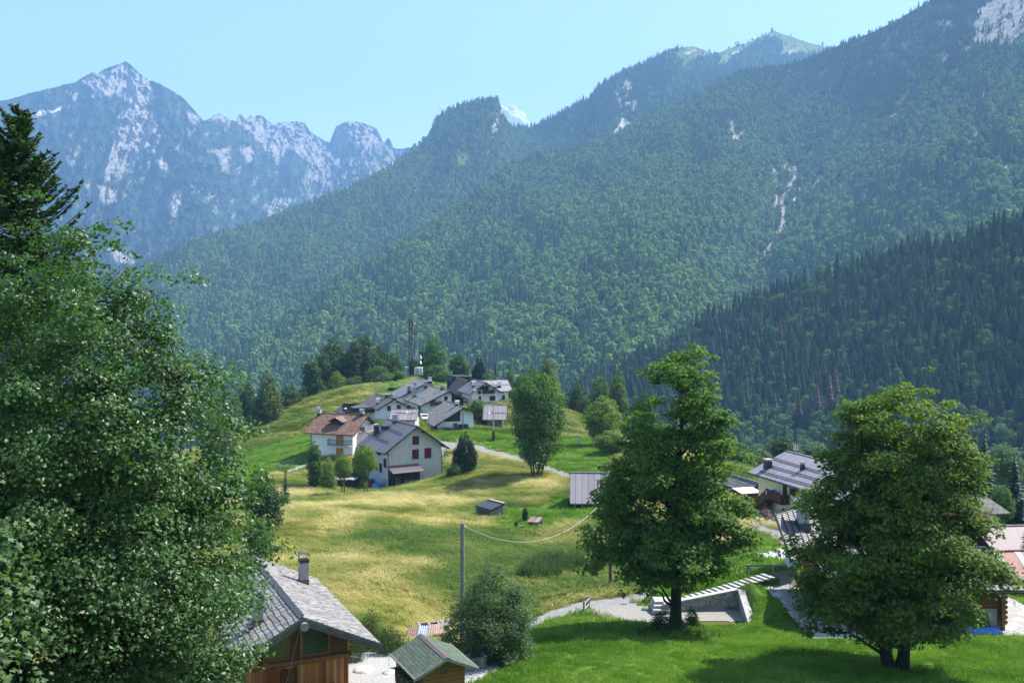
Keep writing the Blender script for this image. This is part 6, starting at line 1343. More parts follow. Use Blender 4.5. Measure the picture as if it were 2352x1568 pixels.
# slate heap and blue tub
sh = thing('slate_heap', 'heap of broken grey slates beside the bank', 'heap', ground_at(1612, 1324)); m = MB(); rr = random.Random(3)
for i in range(90):
    x, y = rr.gauss(0, 0.75), rr.gauss(0, 0.4); z = 0.35*math.exp(-(x*x/0.9+y*y/0.3))*rr.random(); a = rr.random()*6.28; u = Vector((math.cos(a), math.sin(a), rr.uniform(-.4, .4)))*0.22; v = Vector((-math.sin(a), math.cos(a), rr.uniform(-.3, .3)))*0.16
    c = Vector((x, y, z+0.05)); m.prism([c-u-v, c+u-v, c+u+v, c-u+v], (0, 0, 0.03))
m.build('slates', mat_noise('slate', (0.10, 0.105, 0.12), (0.22, 0.225, 0.245), 5, 0.8), sh)
q = ground_at(1646, 1324); tb = thing('plastic_tub', 'pale blue plastic tub lying by the slate heap', 'tub', q)
m = MB(); m.lathe([(0.25, 0.02), (0.36, 0.3), (0.39, 0.32), (0.36, 0.32), (0.33, 0.28), (0.24, 0.05)], 16); o = m.build('shell', mat_noise('blue_plastic', (0.28, 0.42, 0.52), (0.36, 0.5, 0.6), 4, 0.4), tb, True); o.scale = (1.2, 0.8, 1)
def rock_mesh(name, r, seed, mat, flat=0.6):
    bm = bmesh.new(); bmesh.ops.create_icosphere(bm, subdivisions=3, radius=1)
    for v in bm.verts:
        n = v.co.normalized(); k = 0.75+0.5*float(fbm(np.array([n.x*1.3+seed]), np.array([n.y*1.3+n.z*0.9+seed]), 3, seed)[0]); v.co = Vector((n.x*r*k*1.2, n.y*r*k, n.z*r*k*flat))
    me = bpy.data.meshes.new(name); bm.to_mesh(me); bm.free(); me.materials.append(mat); me.polygons.foreach_set('use_smooth', [True]*len(me.polygons)); return me
ROCKM = mat_noise('grey_rock', (0.16, 0.155, 0.145), (0.34, 0.33, 0.31), 4, 0.9, 0.7)
for i, (x, y, r, lab) in enumerate(((1408, 1428, 0.32, 'smaller rounded grey boulder at the gravel edge'), (1438, 1436, 0.42, 'larger rounded grey boulder at the gravel edge'), (1488, 1402, 0.45, 'grey boulder beside the lowest broad steps'))):
    o = link('boulder', rock_mesh('boulder', r, 20+i, ROCKM)); o.location = ground_at(x, y); tag(o, lab, 'boulder')
o = link('boulder', rock_mesh('pale_boulder', 0.55, 31, mat_noise('pale_rock', (0.5, 0.49, 0.47), (0.7, 0.69, 0.66), 4, 0.9, 0.5))); o.location = ground_at(838, 1542); tag(o, 'pale boulder lying on the white pebbles', 'boulder')

# poles, cables, lamps, mast
def pole(name, label, base, top, r0, mat, n=10):
    t = thing(name, label, 'utility pole', base); m = MB(); m.tube([(0, 0, -1), (0, 0, top.z-base.z)], [r0, r0*0.72], n); m.build('shaft', mat, t); return t
POLEG = mat_noise('weathered_pole', (0.15, 0.145, 0.135), (0.28, 0.27, 0.255), 3, 0.85, 0.3, 0.1, (8, 8, 0.6)); POLEB = mat_noise('brown_pole', (0.11, 0.065, 0.04), (0.20, 0.125, 0.08), 3, 0.85, 0.3, 0.1, (8, 8, 0.6))
pb = on_land((1062-CX)/FPX*64, 64); pt = P(1062, 1201, 64)
po = pole('utility_pole', 'grey weathered utility pole behind the round bush', pb, pt, 0.17, POLEG)
m = MB(); m.tube([(0.12, 0, pt.z-pb.z-0.1), (0.17, 0, pt.z-pb.z-0.25)], 0.05, 8); m.build('insulator', PL_WHITE, po)
m = MB(); zt_ = pt.z-pb.z; m.tube([(-0.12, -0.05, zt_-0.9), (-0.2, -0.05, zt_-0.3), (-0.02, -0.05, zt_+0.12), (0.1, -0.05, zt_-0.05)], 0.015, 6); m.build('wire_loop', METAL, po)
p2b = ground_at(1402, 1349); p2t = P(1402, 1122, p2b.y); pole('utility_pole', 'brown wooden utility pole seen through the big maple', p2b, p2t, 0.16, POLEB)
a, b = pt+Vector((0.15, 0, -0.2)), p2t-Vector((0, 0, 0.3)); m = MB(); m.tube([a.lerp(b, i/24)-Vector((0, 0, 4*2.35*(i/24)*(1-i/24))) for i in range(25)], 0.013, 5)
o = m.build('overhead_cable', mat_noise('pale_cable', (0.5, 0.5, 0.52), (0.62, 0.62, 0.64), 3, 0.5)); tag(o, 'pale overhead cable sagging between the two utility poles', 'cable')
LAMPW = mat_noise('lamp_white', (0.72, 0.74, 0.76), (0.8, 0.82, 0.84), 2, 0.4)
def street_lamp(label, x, ytop, ybase, Y, reach, r=0.06, mat=None, arm_y=None):
    b = P(x, ybase, Y); t = P(x, ytop, Y); h = t.z-b.z; o = thing('street_lamp', label, 'street lamp', b)
    m = MB(); m.tube([(0, 0, -2), (0, 0, h)], [r*1.5, r], 8); m.build('post', mat or METAL, o)
    ha = h if arm_y is None else P(x, arm_y, Y).z-b.z
    m = MB(); m.tube([(0, 0, ha-0.1), (reach*0.5, 0, ha+0.08), (reach, 0, ha+0.02)], 0.035, 6); m.build('arm', mat or METAL, o)
    m = MB(); m.lathe([(0.05, -0.12), (0.26, -0.1), (0.28, 0.0), (0.16, 0.13), (0.04, 0.17)], 12, (reach*1.12, 0, ha)); m.build('lamp_head', LAMPW, o, True)
street_lamp('tall concrete lamp post with ivy on the green knoll', 1133, 923.6, 1024, 196, -0.75, 0.11, CONC, 949)
street_lamp('slim lamp post in front of the mauve garage roof', 942, 947, 985, 196, -0.6)
street_lamp('slim lamp post beside the porch of the dark-roofed house', 784, 938, 975, 205, 0.75)
street_lamp('grey lamp pole before the white balcony house', 1106, 895, 925, 244, -1.5, 0.1, CONC, 895.5)
mb_ = on_land((942.7-CX)/FPX*318, 318); mt_ = P(942.7, 728, 318); Hm = mt_.z-mb_.z
MAST = thing('lattice_mast', 'tall rust-brown lattice radio mast on the hilltop', 'mast', mb_, 0.4); MR = mat_noise('rusty_steel', (0.07, 0.03, 0.022), (0.13, 0.065, 0.05), 3, 0.7)
wd = 0.42; m = MB()
for sx in (-1, 1):
    for sy in (-1, 1): m.bar((sx*wd, sy*wd, -1), (sx*wd, sy*wd, Hm-0.4), 0.11)
n = int(Hm/0.75)
for i in range(n):
    z0, z1 = i*Hm/n, (i+1)*Hm/n-0.02; s_ = 1 if i % 2 else -1
    for k in (-1, 1): m.bar((-wd*s_, k*wd, z0), (wd*s_, k*wd, z1), 0.06); m.bar((k*wd, -wd*s_, z0), (k*wd, wd*s_, z1), 0.06)
m.build('lattice', MR, MAST)
for (x, y, z, a, b, c) in ((0, 0, Hm-0.9, 0.75, 0.7, 0.12), (-0.5, -0.5, Hm-2.2, 0.14, 0.2, 1.6), (0.6, -0.3, Hm-2.0, 0.12, 0.2, 1.5), (0.1, -0.6, Hm-3.6, 0.2, 0.15, 0.9)):
    m = MB(); m.box((x-a, y-b, z-c/2), (x+a, y+b, z+c/2)); m.build('panel_antenna', MR, MAST)
m = MB(); m.tube([(0, 0, Hm-0.5), (0, 0, Hm+0.9)], 0.03, 6); m.build('spike', MR, MAST)
M2b = on_land((960-CX)/FPX*316, 316); M2 = thing('relay_mast', 'short grey relay mast with white dishes and drums', 'mast', M2b); h2 = P(960, 785, 316).z-M2b.z
m = MB(); m.tube([(0, 0, -1), (0, 0, h2)], 0.09, 8); m.build('pole', METAL, M2)
def dish(x, y, z, r, ang, parent, name='dish'):
    m = MB(); m.lathe([(0.02, 0.0), (r*0.5, 0.06*r), (r, 0.28*r), (r*0.98, 0.3*r), (r*0.5, 0.1*r), (0.01, 0.05*r)], 18); o = m.build(name, LAMPW, parent, True); o.location = (x, y, z); o.rotation_euler = (math.radians(80), 0, ang); return o
zz = lambda y: P(960, y, 316).z-M2b.z
dish(0.85, -0.3, zz(820), 0.6, 1.45, M2); dish(0.8, -0.3, zz(832), 0.6, 1.4, M2)
for y in (806, 812, 817):
    m = MB(); m.lathe([(0.35, -0.25), (0.4, -0.2), (0.4, 0.2), (0.35, 0.25)], 14); o = m.build('drum', METAL, M2, True); o.location = (-0.55, 0, zz(y)); o.rotation_euler = (math.radians(90), 0, 0.4)
for x0, x1, y0, y1, Y, lab in ((930, 940, 842.6, 866, 314, 'narrow grey-white equipment cabinet left of the relay mast'), (951.5, 969.7, 844, 866, 313, 'broad white equipment cabinet on the mound below the dishes')):
    a, b = P(x0, y1, Y), P(x1, y0, Y); t = thing('equipment_cabinet', lab, 'cabinet', (a.x, a.y, a.z)); w_ = b.x-a.x; h_ = b.z-a.z
    m = MB(); m.box((0, 0, -1), (w_, 2.0, h_-0.12)); m.build('body', PL_GREY if x0 < 940 else PL_WHITE, t); m = MB(); m.box((-0.1, -0.1, h_-0.12), (w_+0.1, 2.1, h_)); m.build('lid', PL_WHITE, t); m = MB(); m.box((w_*0.15, -0.03, 0.1), (w_*0.55, -0.002, h_-0.35)); m.build('door', PL_GREY, t)

# things round the farmhouse
q = ground_at(960, 1105); t = thing('wheelie_bin', 'grey-green wheelie bin at the corner of the woodshed', 'bin', q, 0.5)
m = MB(); m.prism([(-0.28, -0.3, 0.08), (0.28, -0.3, 0.08), (0.33, -0.33, 1.0), (-0.33, -0.33, 1.0)], (0, 0.62, 0)); m.build('body', mat_noise('bin_plastic', (0.2, 0.27, 0.24), (0.27, 0.34, 0.31), 4, 0.5), t)
m = MB(); m.box((-0.36, -0.38, 1.003), (0.36, 0.38, 1.08)); m.build('lid', MATS.get('bin_plastic') or bpy.data.materials['bin_plastic'], t)
for k in (-1, 1):
    m = MB(); m.tube([(k*0.30, 0.3, 0.12), (k*0.38, 0.3, 0.12)], 0.13, 12); m.build('wheel', METALD, t)
q = ground_at(853, 1122); t = thing('farm_trailer', 'small red farm trailer parked on the grass beside the farmhouse', 'trailer', q, -0.35); RED = mat_noise('faded_red_paint', (0.17, 0.022, 0.022), (0.25, 0.04, 0.035), 4, 0.6)
m = MB(); m.box((-1.1, -0.65, 0.55), (1.1, 0.65, 0.62))
for (a, b) in (((-1.1, -0.65, 0.62), (1.1, -0.60, 0.95)), ((-1.1, 0.60, 0.62), (1.1, 0.65, 0.95)), ((-1.1, -0.6, 0.62), (-1.05, 0.6, 0.95)), ((1.05, -0.6, 0.62), (1.1, 0.6, 0.95))): m.box(a, b)
m.build('bed', RED, t); m = MB(); m.bar((1.1, 0, 0.5), (2.0, 0, 0.45), 0.09); m.build('drawbar', METALD, t)
for k in (-1, 1):
    m = MB(); m.tube([(0, k*0.68, 0.33), (0, k*0.84, 0.33)], 0.33, 16); m.build('wheel', METALD, t)
BLUE = mat_noise('blue_tarp', (0.03, 0.16, 0.46), (0.08, 0.28, 0.66), 3, 0.45, 0.6, bd=0.1)
def tarp(name, label, loc, sx, sy, hgt, seed, mat, rz=0, edge=0.03, bumps=2.2):
    n = 22; u, v = np.meshgrid(np.linspace(-1, 1, n), np.linspace(-1, 1, n)); r = np.maximum(np.abs(u), np.abs(v))
    z = hgt*(1-r**3)*(0.45+0.8*fbm(u*bumps+seed, v*bumps, 3, seed))+edge+0.07*fbm(u*6, v*6+seed, 3, seed+1); q_ = np.arange(n*n).reshape(n, n)
    F = np.stack([q_[:-1, :-1], q_[:-1, 1:], q_[1:, 1:], q_[1:, :-1]], -1).reshape(-1, 4); k = 0.9+0.2*fbm(u*2+seed, v*2, 2, seed+4)
    o = link(name, mesh_np(name, np.stack([u*sx*k, v*sy*k, z], -1).reshape(-1, 3), F, [mat])); o.location = loc; o.rotation_euler = (0, 0, rz); so_ = o.modifiers.new('thick', 'SOLIDIFY'); so_.thickness = 0.02; return tag(o, label, 'tarpaulin')
tarp('blue_tarpaulin', 'bright blue tarpaulin bundled over a load beside the red trailer', ground_at(865, 1123.5), 1.0, 0.7, 1.15, 4, BLUE, 0.3)
q = ground_at(785, 1118); t = thing('covered_woodpile', 'long woodpile wrapped in black plastic with loose boards on top', 'woodpile', q, 0.12); PLA = mat_noise('black_plastic', (0.01, 0.013, 0.013), (0.03, 0.035, 0.034), 3, 0.35, 0.8, bd=0.15)
m = MB(); m.box((-2.3, -0.8, -0.5), (2.3, 1.4, 1.25)); m.build('plastic_wrap', PLA, t); m = MB(); rr = random.Random(5)
for i in range(34):
    x, y = rr.uniform(-2.3, 2.1), rr.uniform(-0.8, 1.2); m.prism([(x, y, 1.27+i*0.004), (x+rr.uniform(.5, .9), y+rr.uniform(-.1, .1), 1.28+i*0.004), (x+rr.uniform(.5, .9), y+0.42, 1.30+i*0.005), (x, y+0.4, 1.29+i*0.004)], (0, 0, 0.025))
m.build('boards', mat_noise('old_boards', (0.28, 0.265, 0.25), (0.52, 0.50, 0.47), 5, 0.9), t)
q = ground_at(820, 1113); t = thing('log_bundle', 'upright bundle of split grey logs beside the black woodpile', 'logs', q); m = MB()
for i in range(14): x = rr.uniform(-0.55, 0.55); y = rr.uniform(-0.2, 0.2); m.bar((x, y, 0), (x+rr.uniform(-.15, .15), y+0.25, 1.15+rr.uniform(-.15, .1)), 0.2, 0.17)
m.build('split_logs', W_GREY, t)
q = ground_at(859, 1107); t = thing('pallet_stack', 'stack of dark pallets leaning at the foot of the farmhouse side', 'pallets', q, -0.4); m = MB()
for k in range(4):
    for i in range(5): m.box((-0.6+i*0.26, -0.5, k*0.16), (-0.6+i*0.26+0.14, 0.5, k*0.16+0.025))
    for i in (-1, 0, 1): m.box((-0.6, i*0.42-0.04, k*0.16+0.03), (0.6, i*0.42+0.04, k*0.16+0.11))
m.build('pallets', W_GREYP, t)
g = [ground_at(*c) for c in ((638, 1079), (652, 1075), (666, 1070.5), (680, 1066), (694, 1061.5), (708, 1057))]
rail_fence('path_railing', 'thin metal railing along the footpath below the mown field', g, [(a+up*1.0, b+up*1.0) for a, b in zip(g[:-1], g[1:])]+[(a+up*0.5, b+up*0.5) for a, b in zip(g[:-1], g[1:])], 0.04, TRIMG, 1.0)
g = [ground_at(*c) for c in ((641, 1082), (660, 1082.5), (677, 1081.5))]
rail_fence('rail_fence', 'low two-rail fence below the footpath railing', g, [(a+up*h_, b+up*h_) for a, b in zip(g[:-1], g[1:]) for h_ in (0.35, 0.7)], 0.04, TRIMG, 0.8)
g = [ground_at(*c) for c in ((1014, 1072), (1024, 1066), (1034, 1060), (1044, 1054), (1060, 1050), (1104, 1072), (1090, 1080), (1070, 1088))]
rail_fence('net_fence', 'light green wire-net garden fence around the dark cone-shaped pine', g, [(a+up*h_, b+up*h_) for a, b in zip(g[:-1], g[1:]) for h_ in (0.1, 0.45, 0.8, 1.15)], 0.022, mat_noise('green_wire', (0.10, 0.22, 0.16), (0.16, 0.3, 0.22), 4, 0.6), 1.5)
# beside the garage house
q = Cc.pix('g', 1046, 982); o_ = Cc.wp(q[0], -0.55, 0); o_.z = H(o_.x, o_.y); t = thing('leaning_board', 'brown door panel leaning on the white wall above the knoll', 'board', o_, Cc.theta)
m = MB(); m.prism([(-0.45, -0.3, 0), (0.55, -0.3, 0), (0.35, 0.45, 1.25), (-0.45, 0.45, 1.25)], (0, 0.05, 0)); m.build('panel', W_BROWN, t); m = MB(); m.bar((-0.5, -0.32, 0.62), (0.5, -0.05, 0.62), 0.05); m.build('batten', W_GREY, t)
q = ground_at(1033, 987); t = thing('plank_pile', 'few loose pale planks lying on the knoll below the leaning board', 'planks', q, 0.25); m = MB()
for i in range(5): m.bar((-1.3+0.1*i, i*0.16, 0.06+0.03*(i % 2)), (1.2+0.12*i, i*0.16+0.1, 0.08), 0.13, 0.04)
m.build('planks', W_GREY, t)
def car(label, loc, rz, paint, s=1.0):
    t = thing('parked_car', label, 'car', loc, rz)
    prof = [(-2.0, 0.35), (-2.05, 0.75), (-1.7, 0.95), (-0.95, 1.0), (-0.35, 1.42), (0.85, 1.45), (1.55, 1.02), (1.95, 0.92), (2.02, 0.4)]
    m = MB(); m.prism([(x, -0.82, z) for x, z in prof], (0, 1.64, 0)); m.build('body', paint, t, bevel=0.08)
    for sy in (-0.835, 0.815):
        m = MB(); m.prism([(-0.85, sy, 1.0), (0.05, sy, 1.0), (0.05, sy, 1.36), (-0.4, sy, 1.34)], (0, 0.02, 0)); m.prism([(0.12, sy, 1.0), (1.25, sy, 1.0), (0.85, sy, 1.36), (0.12, sy, 1.36)], (0, 0.02, 0)); m.build('side_window', GLASS, t)
    for a, b in (((-0.97, 1.03), (-0.40, 1.40)), ((1.52, 1.06), (0.92, 1.43))):
        m = MB(); k = 0.02 if a[0] > 0 else -0.02; m.prism([(a[0]+k, -0.7, a[1]), (a[0]+k, 0.7, a[1]), (b[0]+k, 0.62, b[1]), (b[0]+k, -0.62, b[1])], (0, 0, 0.02)); m.build('windscreen', GLASS, t)
    for x in (-1.3, 1.25):
        for sy in (-1, 1):
            m = MB(); m.tube([(x, sy*0.66, 0.31), (x, sy*0.86, 0.31)], 0.31, 16); w_ = m.build('wheel', METALD, t); m = MB(); m.tube([(x, sy*0.861, 0.31), (x, sy*0.875, 0.31)], 0.19, 12); m.build('rim', METAL, w_)
    return t
q = ground_at(972, 968, 150); car('white parked car glimpsed between the garage and the gable-panel house', on_land(q.x, q.y+2), 1.9, mat_noise('white_car_paint', (0.7, 0.71, 0.72), (0.76, 0.77, 0.78), 1, 0.25, 0, 0.5))
q = ground_at(1200, 1210); t = thing('plank_bench', 'low weathered plank beside the rusty-roofed tool shed', 'bench', q, 0.05); m = MB(); m.box((-0.6, -0.12, 0.14), (0.6, 0.12, 0.2)); m.build('seat', W_GREY, t)
for k in (-0.45, 0.45): m = MB(); m.box((k-0.06, -0.1, -0.1), (k+0.06, 0.1, 0.138)); m.build('leg', W_GREY, t)
q = ground_at(1328, 1021); t = thing('notice_board', 'small white notice board on a post in the upper lawn', 'sign', q); m = MB(); m.tube([(0, 0, -0.4), (0, 0, 1.3)], 0.035, 6); m.build('post', W_GREY, t); m = MB(); m.box((-0.28, -0.06, 0.55), (0.28, -0.035, 1.05)); b_ = m.build('board', LAMPW, t)
m = MB(); m.box((-0.06, -0.066, 0.62), (0.06, -0.0605, 0.85)); m.lathe([(0.02, -0.05), (0.06, 0), (0.02, 0.05)], 8, (0, -0.063, 0.92)); m.build('symbol', METALD, b_); m = MB(); m.box((-0.28, -0.06, 1.1), (0.30, -0.035, 1.28)); m.build('strip', LAMPW, t)
# by the yellow house
q = ground_at(1716, 1160); awn = thing('patio_awning', 'white canvas patio awning on wooden posts', 'awning', q, 0.32); hA = P(1716, 1126, q.y).z-q.z
m = MB(); m.prism([(-1.5, -1.3, hA-0.12), (1.45, -1.3, hA-0.12), (1.45, 1.2, hA+0.16), (-1.5, 1.2, hA+0.16)], (0, 0, 0.04)); m.build('canopy', mat_noise('white_canvas', (0.68, 0.66, 0.61), (0.76, 0.74, 0.70), 2, 0.9), awn)
for x in (-1.35, 1.3):
    for y in (-1.15, 1.05):
        m = MB(); m.box((x-0.05, y-0.05, -0.2), (x+0.05, y+0.05, hA-0.1 if y < 0 else hA+0.12)); m.build('post', W_BROWN, awn)
g0_, g1_ = ground_at(1692, 1150), ground_at(1745, 1160); n = 22
pf = thing('picket_fence', 'brown picket fence behind the patio table', 'fence', g0_); m = MB()
for i in range(n):
    c = (g1_-g0_)*(i/(n-1)); m.box((c.x-0.045, c.y-0.012, c.z-0.2), (c.x+0.045, c.y+0.012, c.z+1.0))
m.build('pickets', W_BROWN, pf)
for h_ in (0.25, 0.8): m = MB(); m.bar(Vector((0, 0.04, h_)), (g1_-g0_)+Vector((0, 0.04, h_)), 0.05, 0.09); m.build('rail', W_BROWN, pf)
q = ground_at(1715, 1163); t = thing('patio_table', 'round patio table under a pink cloth', 'table', q); m = MB(); m.lathe([(0.52, 0.70), (0.52, 0.73), (0.5, 0.745), (0.01, 0.75)], 20); m.lathe([(0.55, 0.52), (0.525, 0.735)], 20); m.build('tablecloth', mat_noise('pink_cloth', (0.55, 0.30, 0.30), (0.65, 0.4, 0.4), 4, 0.9), t); m = MB(); m.lathe([(0.3, 0), (0.05, 0.08), (0.05, 0.7)], 10); m.build('pedestal', METALD, t)
for i, (dx, dy, a) in enumerate(((-0.85, 0.1, 0.0), (0.8, -0.35, 2.8), (0.15, 0.85, 4.7))):
    c = thing('patio_chair', 'dark patio chair drawn up to the pink-clothed table', 'chair', (q.x+dx, q.y+dy, q.z), a, 'chairs round the patio table')
    m = MB(); m.box((-0.22, -0.22, 0.42), (0.22, 0.22, 0.46)); m.build('seat', METALD, c); m = MB(); m.box((-0.24, -0.22, 0.46), (-0.2, 0.22, 0.9)); m.build('backrest', METALD, c)
    for x in (-0.19, 0.19):
        for y in (-0.19, 0.19): m = MB(); m.box((x-0.02, y-0.02, 0), (x+0.02, y+0.02, 0.42)); m.build('leg', METALD, c)
q = P(1827, 1052, 140); t = thing('grid_antenna', 'white grid antenna rising behind the yellow house', 'antenna', (q.x, q.y, q.z-4)); ht_ = P(1827, 1020, 140).z-q.z+4
m = MB(); m.tube([(0, 0, -3), (0, 0, ht_)], 0.05, 8); m.build('pole', METAL, t); m = MB()
for x in (-0.28, 0.0, 0.3): m.bar((x, -0.3, ht_-0.75), (x-0.05, -0.3, ht_-0.02), 0.07)
m.bar((-0.45, -0.3, ht_-0.7), (0.35, -0.3, ht_-0.72), 0.07); m.build('elements', LAMPW, t); m = MB(); m.bar((0, 0, ht_-0.5), (0, -0.3, ht_-0.5), 0.05); m.build('boom', METAL, t)
# on the chalet terrace
def Tz(x, Y): return Vector(((x-CX)/FPX*Y, Y, -22.03))
tarp('blue_tarpaulin', 'long crumpled blue tarpaulin on the chalet terrace', Tz(2165, 66.7), 2.3, 0.55, 0.75, 8, BLUE, 0.0)
tarp('blue_tarpaulin', 'low trailing blue tarpaulin near the corner of the log chalet', Tz(2262, 66.1), 1.2, 0.45, 0.3, 12, BLUE, 0.1)
tarp('green_tarpaulin', 'dark green tarpaulin heaped by the log chalet corner post', Tz(2247, 67.0), 0.7, 0.5, 1.1, 15, mat_noise('dark_green_tarp', (0.012, 0.03, 0.016), (0.03, 0.055, 0.03), 3, 0.5, 0.5, bd=0.1), 0.2)
t = thing('board_pile', 'pile of sawn boards and firewood on the chalet terrace', 'boards', Tz(2065, 66.6)); m = MB(); rr = random.Random(9)
for i in range(46): z = 0.05+0.09*(i//6); x = rr.uniform(-1.6, 0.6); m.bar((x, (i % 6)*0.13-0.4, z), (x+rr.uniform(0.7, 1.3), (i % 6)*0.13-0.4+rr.uniform(-.05, .05), z), 0.11, 0.07)
m.build('boards', mat_noise('sawn_boards', (0.3, 0.24, 0.17), (0.5, 0.43, 0.33), 6, 0.9, 0, 0.1, (1, 6, 6)), t)

# pebble yard by the chalet
q = ground_at(894, 1546); t = thing('parasol_base', 'white plastic parasol foot with bare pole on white pebbles', 'parasol base', q); m = MB(); m.lathe([(0.36, 0.0), (0.38, 0.06), (0.34, 0.13), (0.12, 0.16), (0.08, 0.24), (0.05, 0.25)], 20); m.build('foot', LAMPW, t, True); m = MB(); m.tube([(0, 0, 0.2), (0, 0, 1.05)], 0.025, 8); m.build('pole', LAMPW, t)
q = ground_at(920, 1537); t = thing('log_stump', 'upright sawn log standing on pebbles beside the garden shed', 'log', q); m = MB(); m.lathe([(0.27, 0.0), (0.25, 0.1), (0.24, 0.5), (0.25, 0.56)], 16); m.build('bark', mat_noise('tan_bark', (0.16, 0.10, 0.06), (0.30, 0.20, 0.13), 5, 0.9, 0.5), t, True); m = MB(); m.lathe([(0.24, 0.561), (0.01, 0.565)], 16); m.build('cut_face', mat_noise('end_grain', (0.36, 0.25, 0.15), (0.46, 0.34, 0.22), 8, 0.9), t)
t = thing('firewood_stack', 'stacked dark split firewood under the left eave of the garden shed', 'firewood', GS.location, GS.rotation_euler.z); m = MB(); rr = random.Random(12)
y = 0.75
while y < 3.0:
    z = -0.2
    while z < 1.5: r_ = rr.uniform(0.07, 0.12); m.tube([(-1.5+rr.uniform(-.06, .03), y, z), (-1.06, y, z)], r_, 7); z += r_*1.9
    y += 0.2
m.build('split_logs', mat_noise('dark_firewood', (0.05, 0.034, 0.022), (0.17, 0.12, 0.075), 9, 0.9, 0.4), t)
c = ground_at(1080, 1542); t = thing('plank_trough', 'weathered plank trough standing behind the garden shed', 'trough', c, 0.42); m = MB()
for (a, b) in (((-0.75, -0.45, -0.2), (0.75, -0.38, 0.75)), ((-0.75, 0.38, -0.2), (0.75, 0.45, 0.75)), ((-0.75, -0.375, -0.2), (-0.68, 0.375, 0.75)), ((0.68, -0.375, -0.2), (0.75, 0.375, 0.75))): m.box(a, b)
m.build('planks', W_GREYP, t); m = MB()
for x in (-0.78, 0.66): m.box((x, -0.52, 0.753), (x+0.13, 0.52, 0.82))
m.build('rim', W_GREY, t)
c = ground_at(965, 1470); t = thing('rusty_sheets', 'rusty corrugated roofing sheets lying on scrap behind the garden shed', 'metal sheets', c, 0.1); rr = random.Random(21)
for i in range(3):
    m = MB(); n = 14; x0 = -0.95+i*0.72; zz0 = 0.32+0.05*i
    for k in range(n):
        a = x0+k*0.075; z0, z1 = zz0+0.03*(k % 2), zz0+0.03*((k+1) % 2); m.prism([(a, -0.5+0.1*i, z0), (a+0.075, -0.5+0.1*i, z1), (a+0.075, -0.5+0.1*i, z1+0.012), (a, -0.5+0.1*i, z0+0.012)], (0.15, 1.5, 0.22))
    m.build('sheet', [RUST, METAL, mat_noise('orange_rust', (0.22, 0.13, 0.09), (0.36, 0.30, 0.26), 3, 0.8)][i], t)
c = ground_at(996, 1455); t = thing('timber_frame', 'open weathered timber cold frame behind the rusty sheets', 'cold frame', c, 0.25); m = MB()
for y in (-0.6, 0.6): m.box((-1.0, y-0.05, -0.2), (1.0, y+0.05, 0.62))
for x in (-1.0, -0.3, 0.4, 0.98): m.box((x-0.09, -0.7, 0.622), (x+0.09, 0.7, 0.68))
m.build('boards', W_GREY, t); m = MB(); m.box((0.5, -0.68, 0.685), (1.2, 0.7, 0.72)); m.build('lid', W_GREYP, t)
# ================================================================ trees one can tell apart
L_ALD = mat_leaf('alder_leaf', (0.027, 0.072, 0.020), (0.082, 0.155, 0.042), 0.33, 0.42, 0.34)
L_MAP = mat_leaf('maple_leaf', (0.040, 0.095, 0.014), (0.135, 0.22, 0.036), 0.38, 0.6, 0.18)
L_MAP2 = mat_leaf('maple_leaf_yellowing', (0.045, 0.092, 0.014), (0.16, 0.215, 0.038), 0.38, 0.6, 0.18)
L_ASH = mat_leaf('ash_leaf', (0.045, 0.10, 0.020), (0.105, 0.18, 0.036), 0.34, 0.55, 0.2)
L_GRN = mat_leaf('green_leaf', (0.038, 0.088, 0.018), (0.09, 0.165, 0.030), 0.3, 0.6, 0.2)
L_DRK = mat_leaf('dark_leaf', (0.022, 0.054, 0.014), (0.058, 0.11, 0.026), 0.25, 0.6, 0.2)
L_OLV = mat_leaf('olive_leaf', (0.06, 0.095, 0.022), (0.125, 0.17, 0.042), 0.3, 0.6, 0.2)
L_YEL = mat_leaf('yellow_green_leaf', (0.085, 0.145, 0.022), (0.18, 0.24, 0.045), 0.35, 0.6, 0.2)
L_GRY = mat_leaf('grey_green_leaf', (0.05, 0.098, 0.038), (0.115, 0.18, 0.068), 0.3, 0.5, 0.28)
L_NDL = mat_leaf('needle_spray', (0.020, 0.050, 0.016), (0.062, 0.115, 0.034), 0.15, 0.6, 0.2)
L_NDD = mat_leaf('dark_needle_spray', (0.010, 0.028, 0.015), (0.030, 0.062, 0.028), 0.1, 0.6, 0.2)

# --- the big tree filling the left side
def sym(pr, k=1.0): return [(h, r*k, r*k) for h, r in pr]
cr, wd_ = make_tree('big_alder', 14.1, [(0.02, 1.5, 1.8), (0.10, 3.2, 3.5), (0.19, 4.4, 4.6), (0.25, 5.0, 5.0), (0.38, 5.4, 4.95), (0.5, 5.2, 3.9), (0.69, 4.2, 3.3), (0.83, 3.2, 2.45), (0.93, 2.8, 1.6), (1.0, 1.5, 0.4)], leaf=0.125, n_clump=1050, per=135, clump_r=0.62, boughs=(150, 0.8, 0.45), trunk_r=0.26, seed=4, lmat=L_ALD, bmat=M_BARKD, up=0.75, asp=0.72, squash=0.55, limbs=120, inner=0.3, lump=0.42, shade_var=0.5, stems=3, trunk_top=0.8, droop=0.35)
tree_thing('alder_tree', 'huge leafy dark green tree filling the near left beside the shingled chalet', 'tree', cr, wd_, ((178-CX)/FPX*26, 26, -12.1))
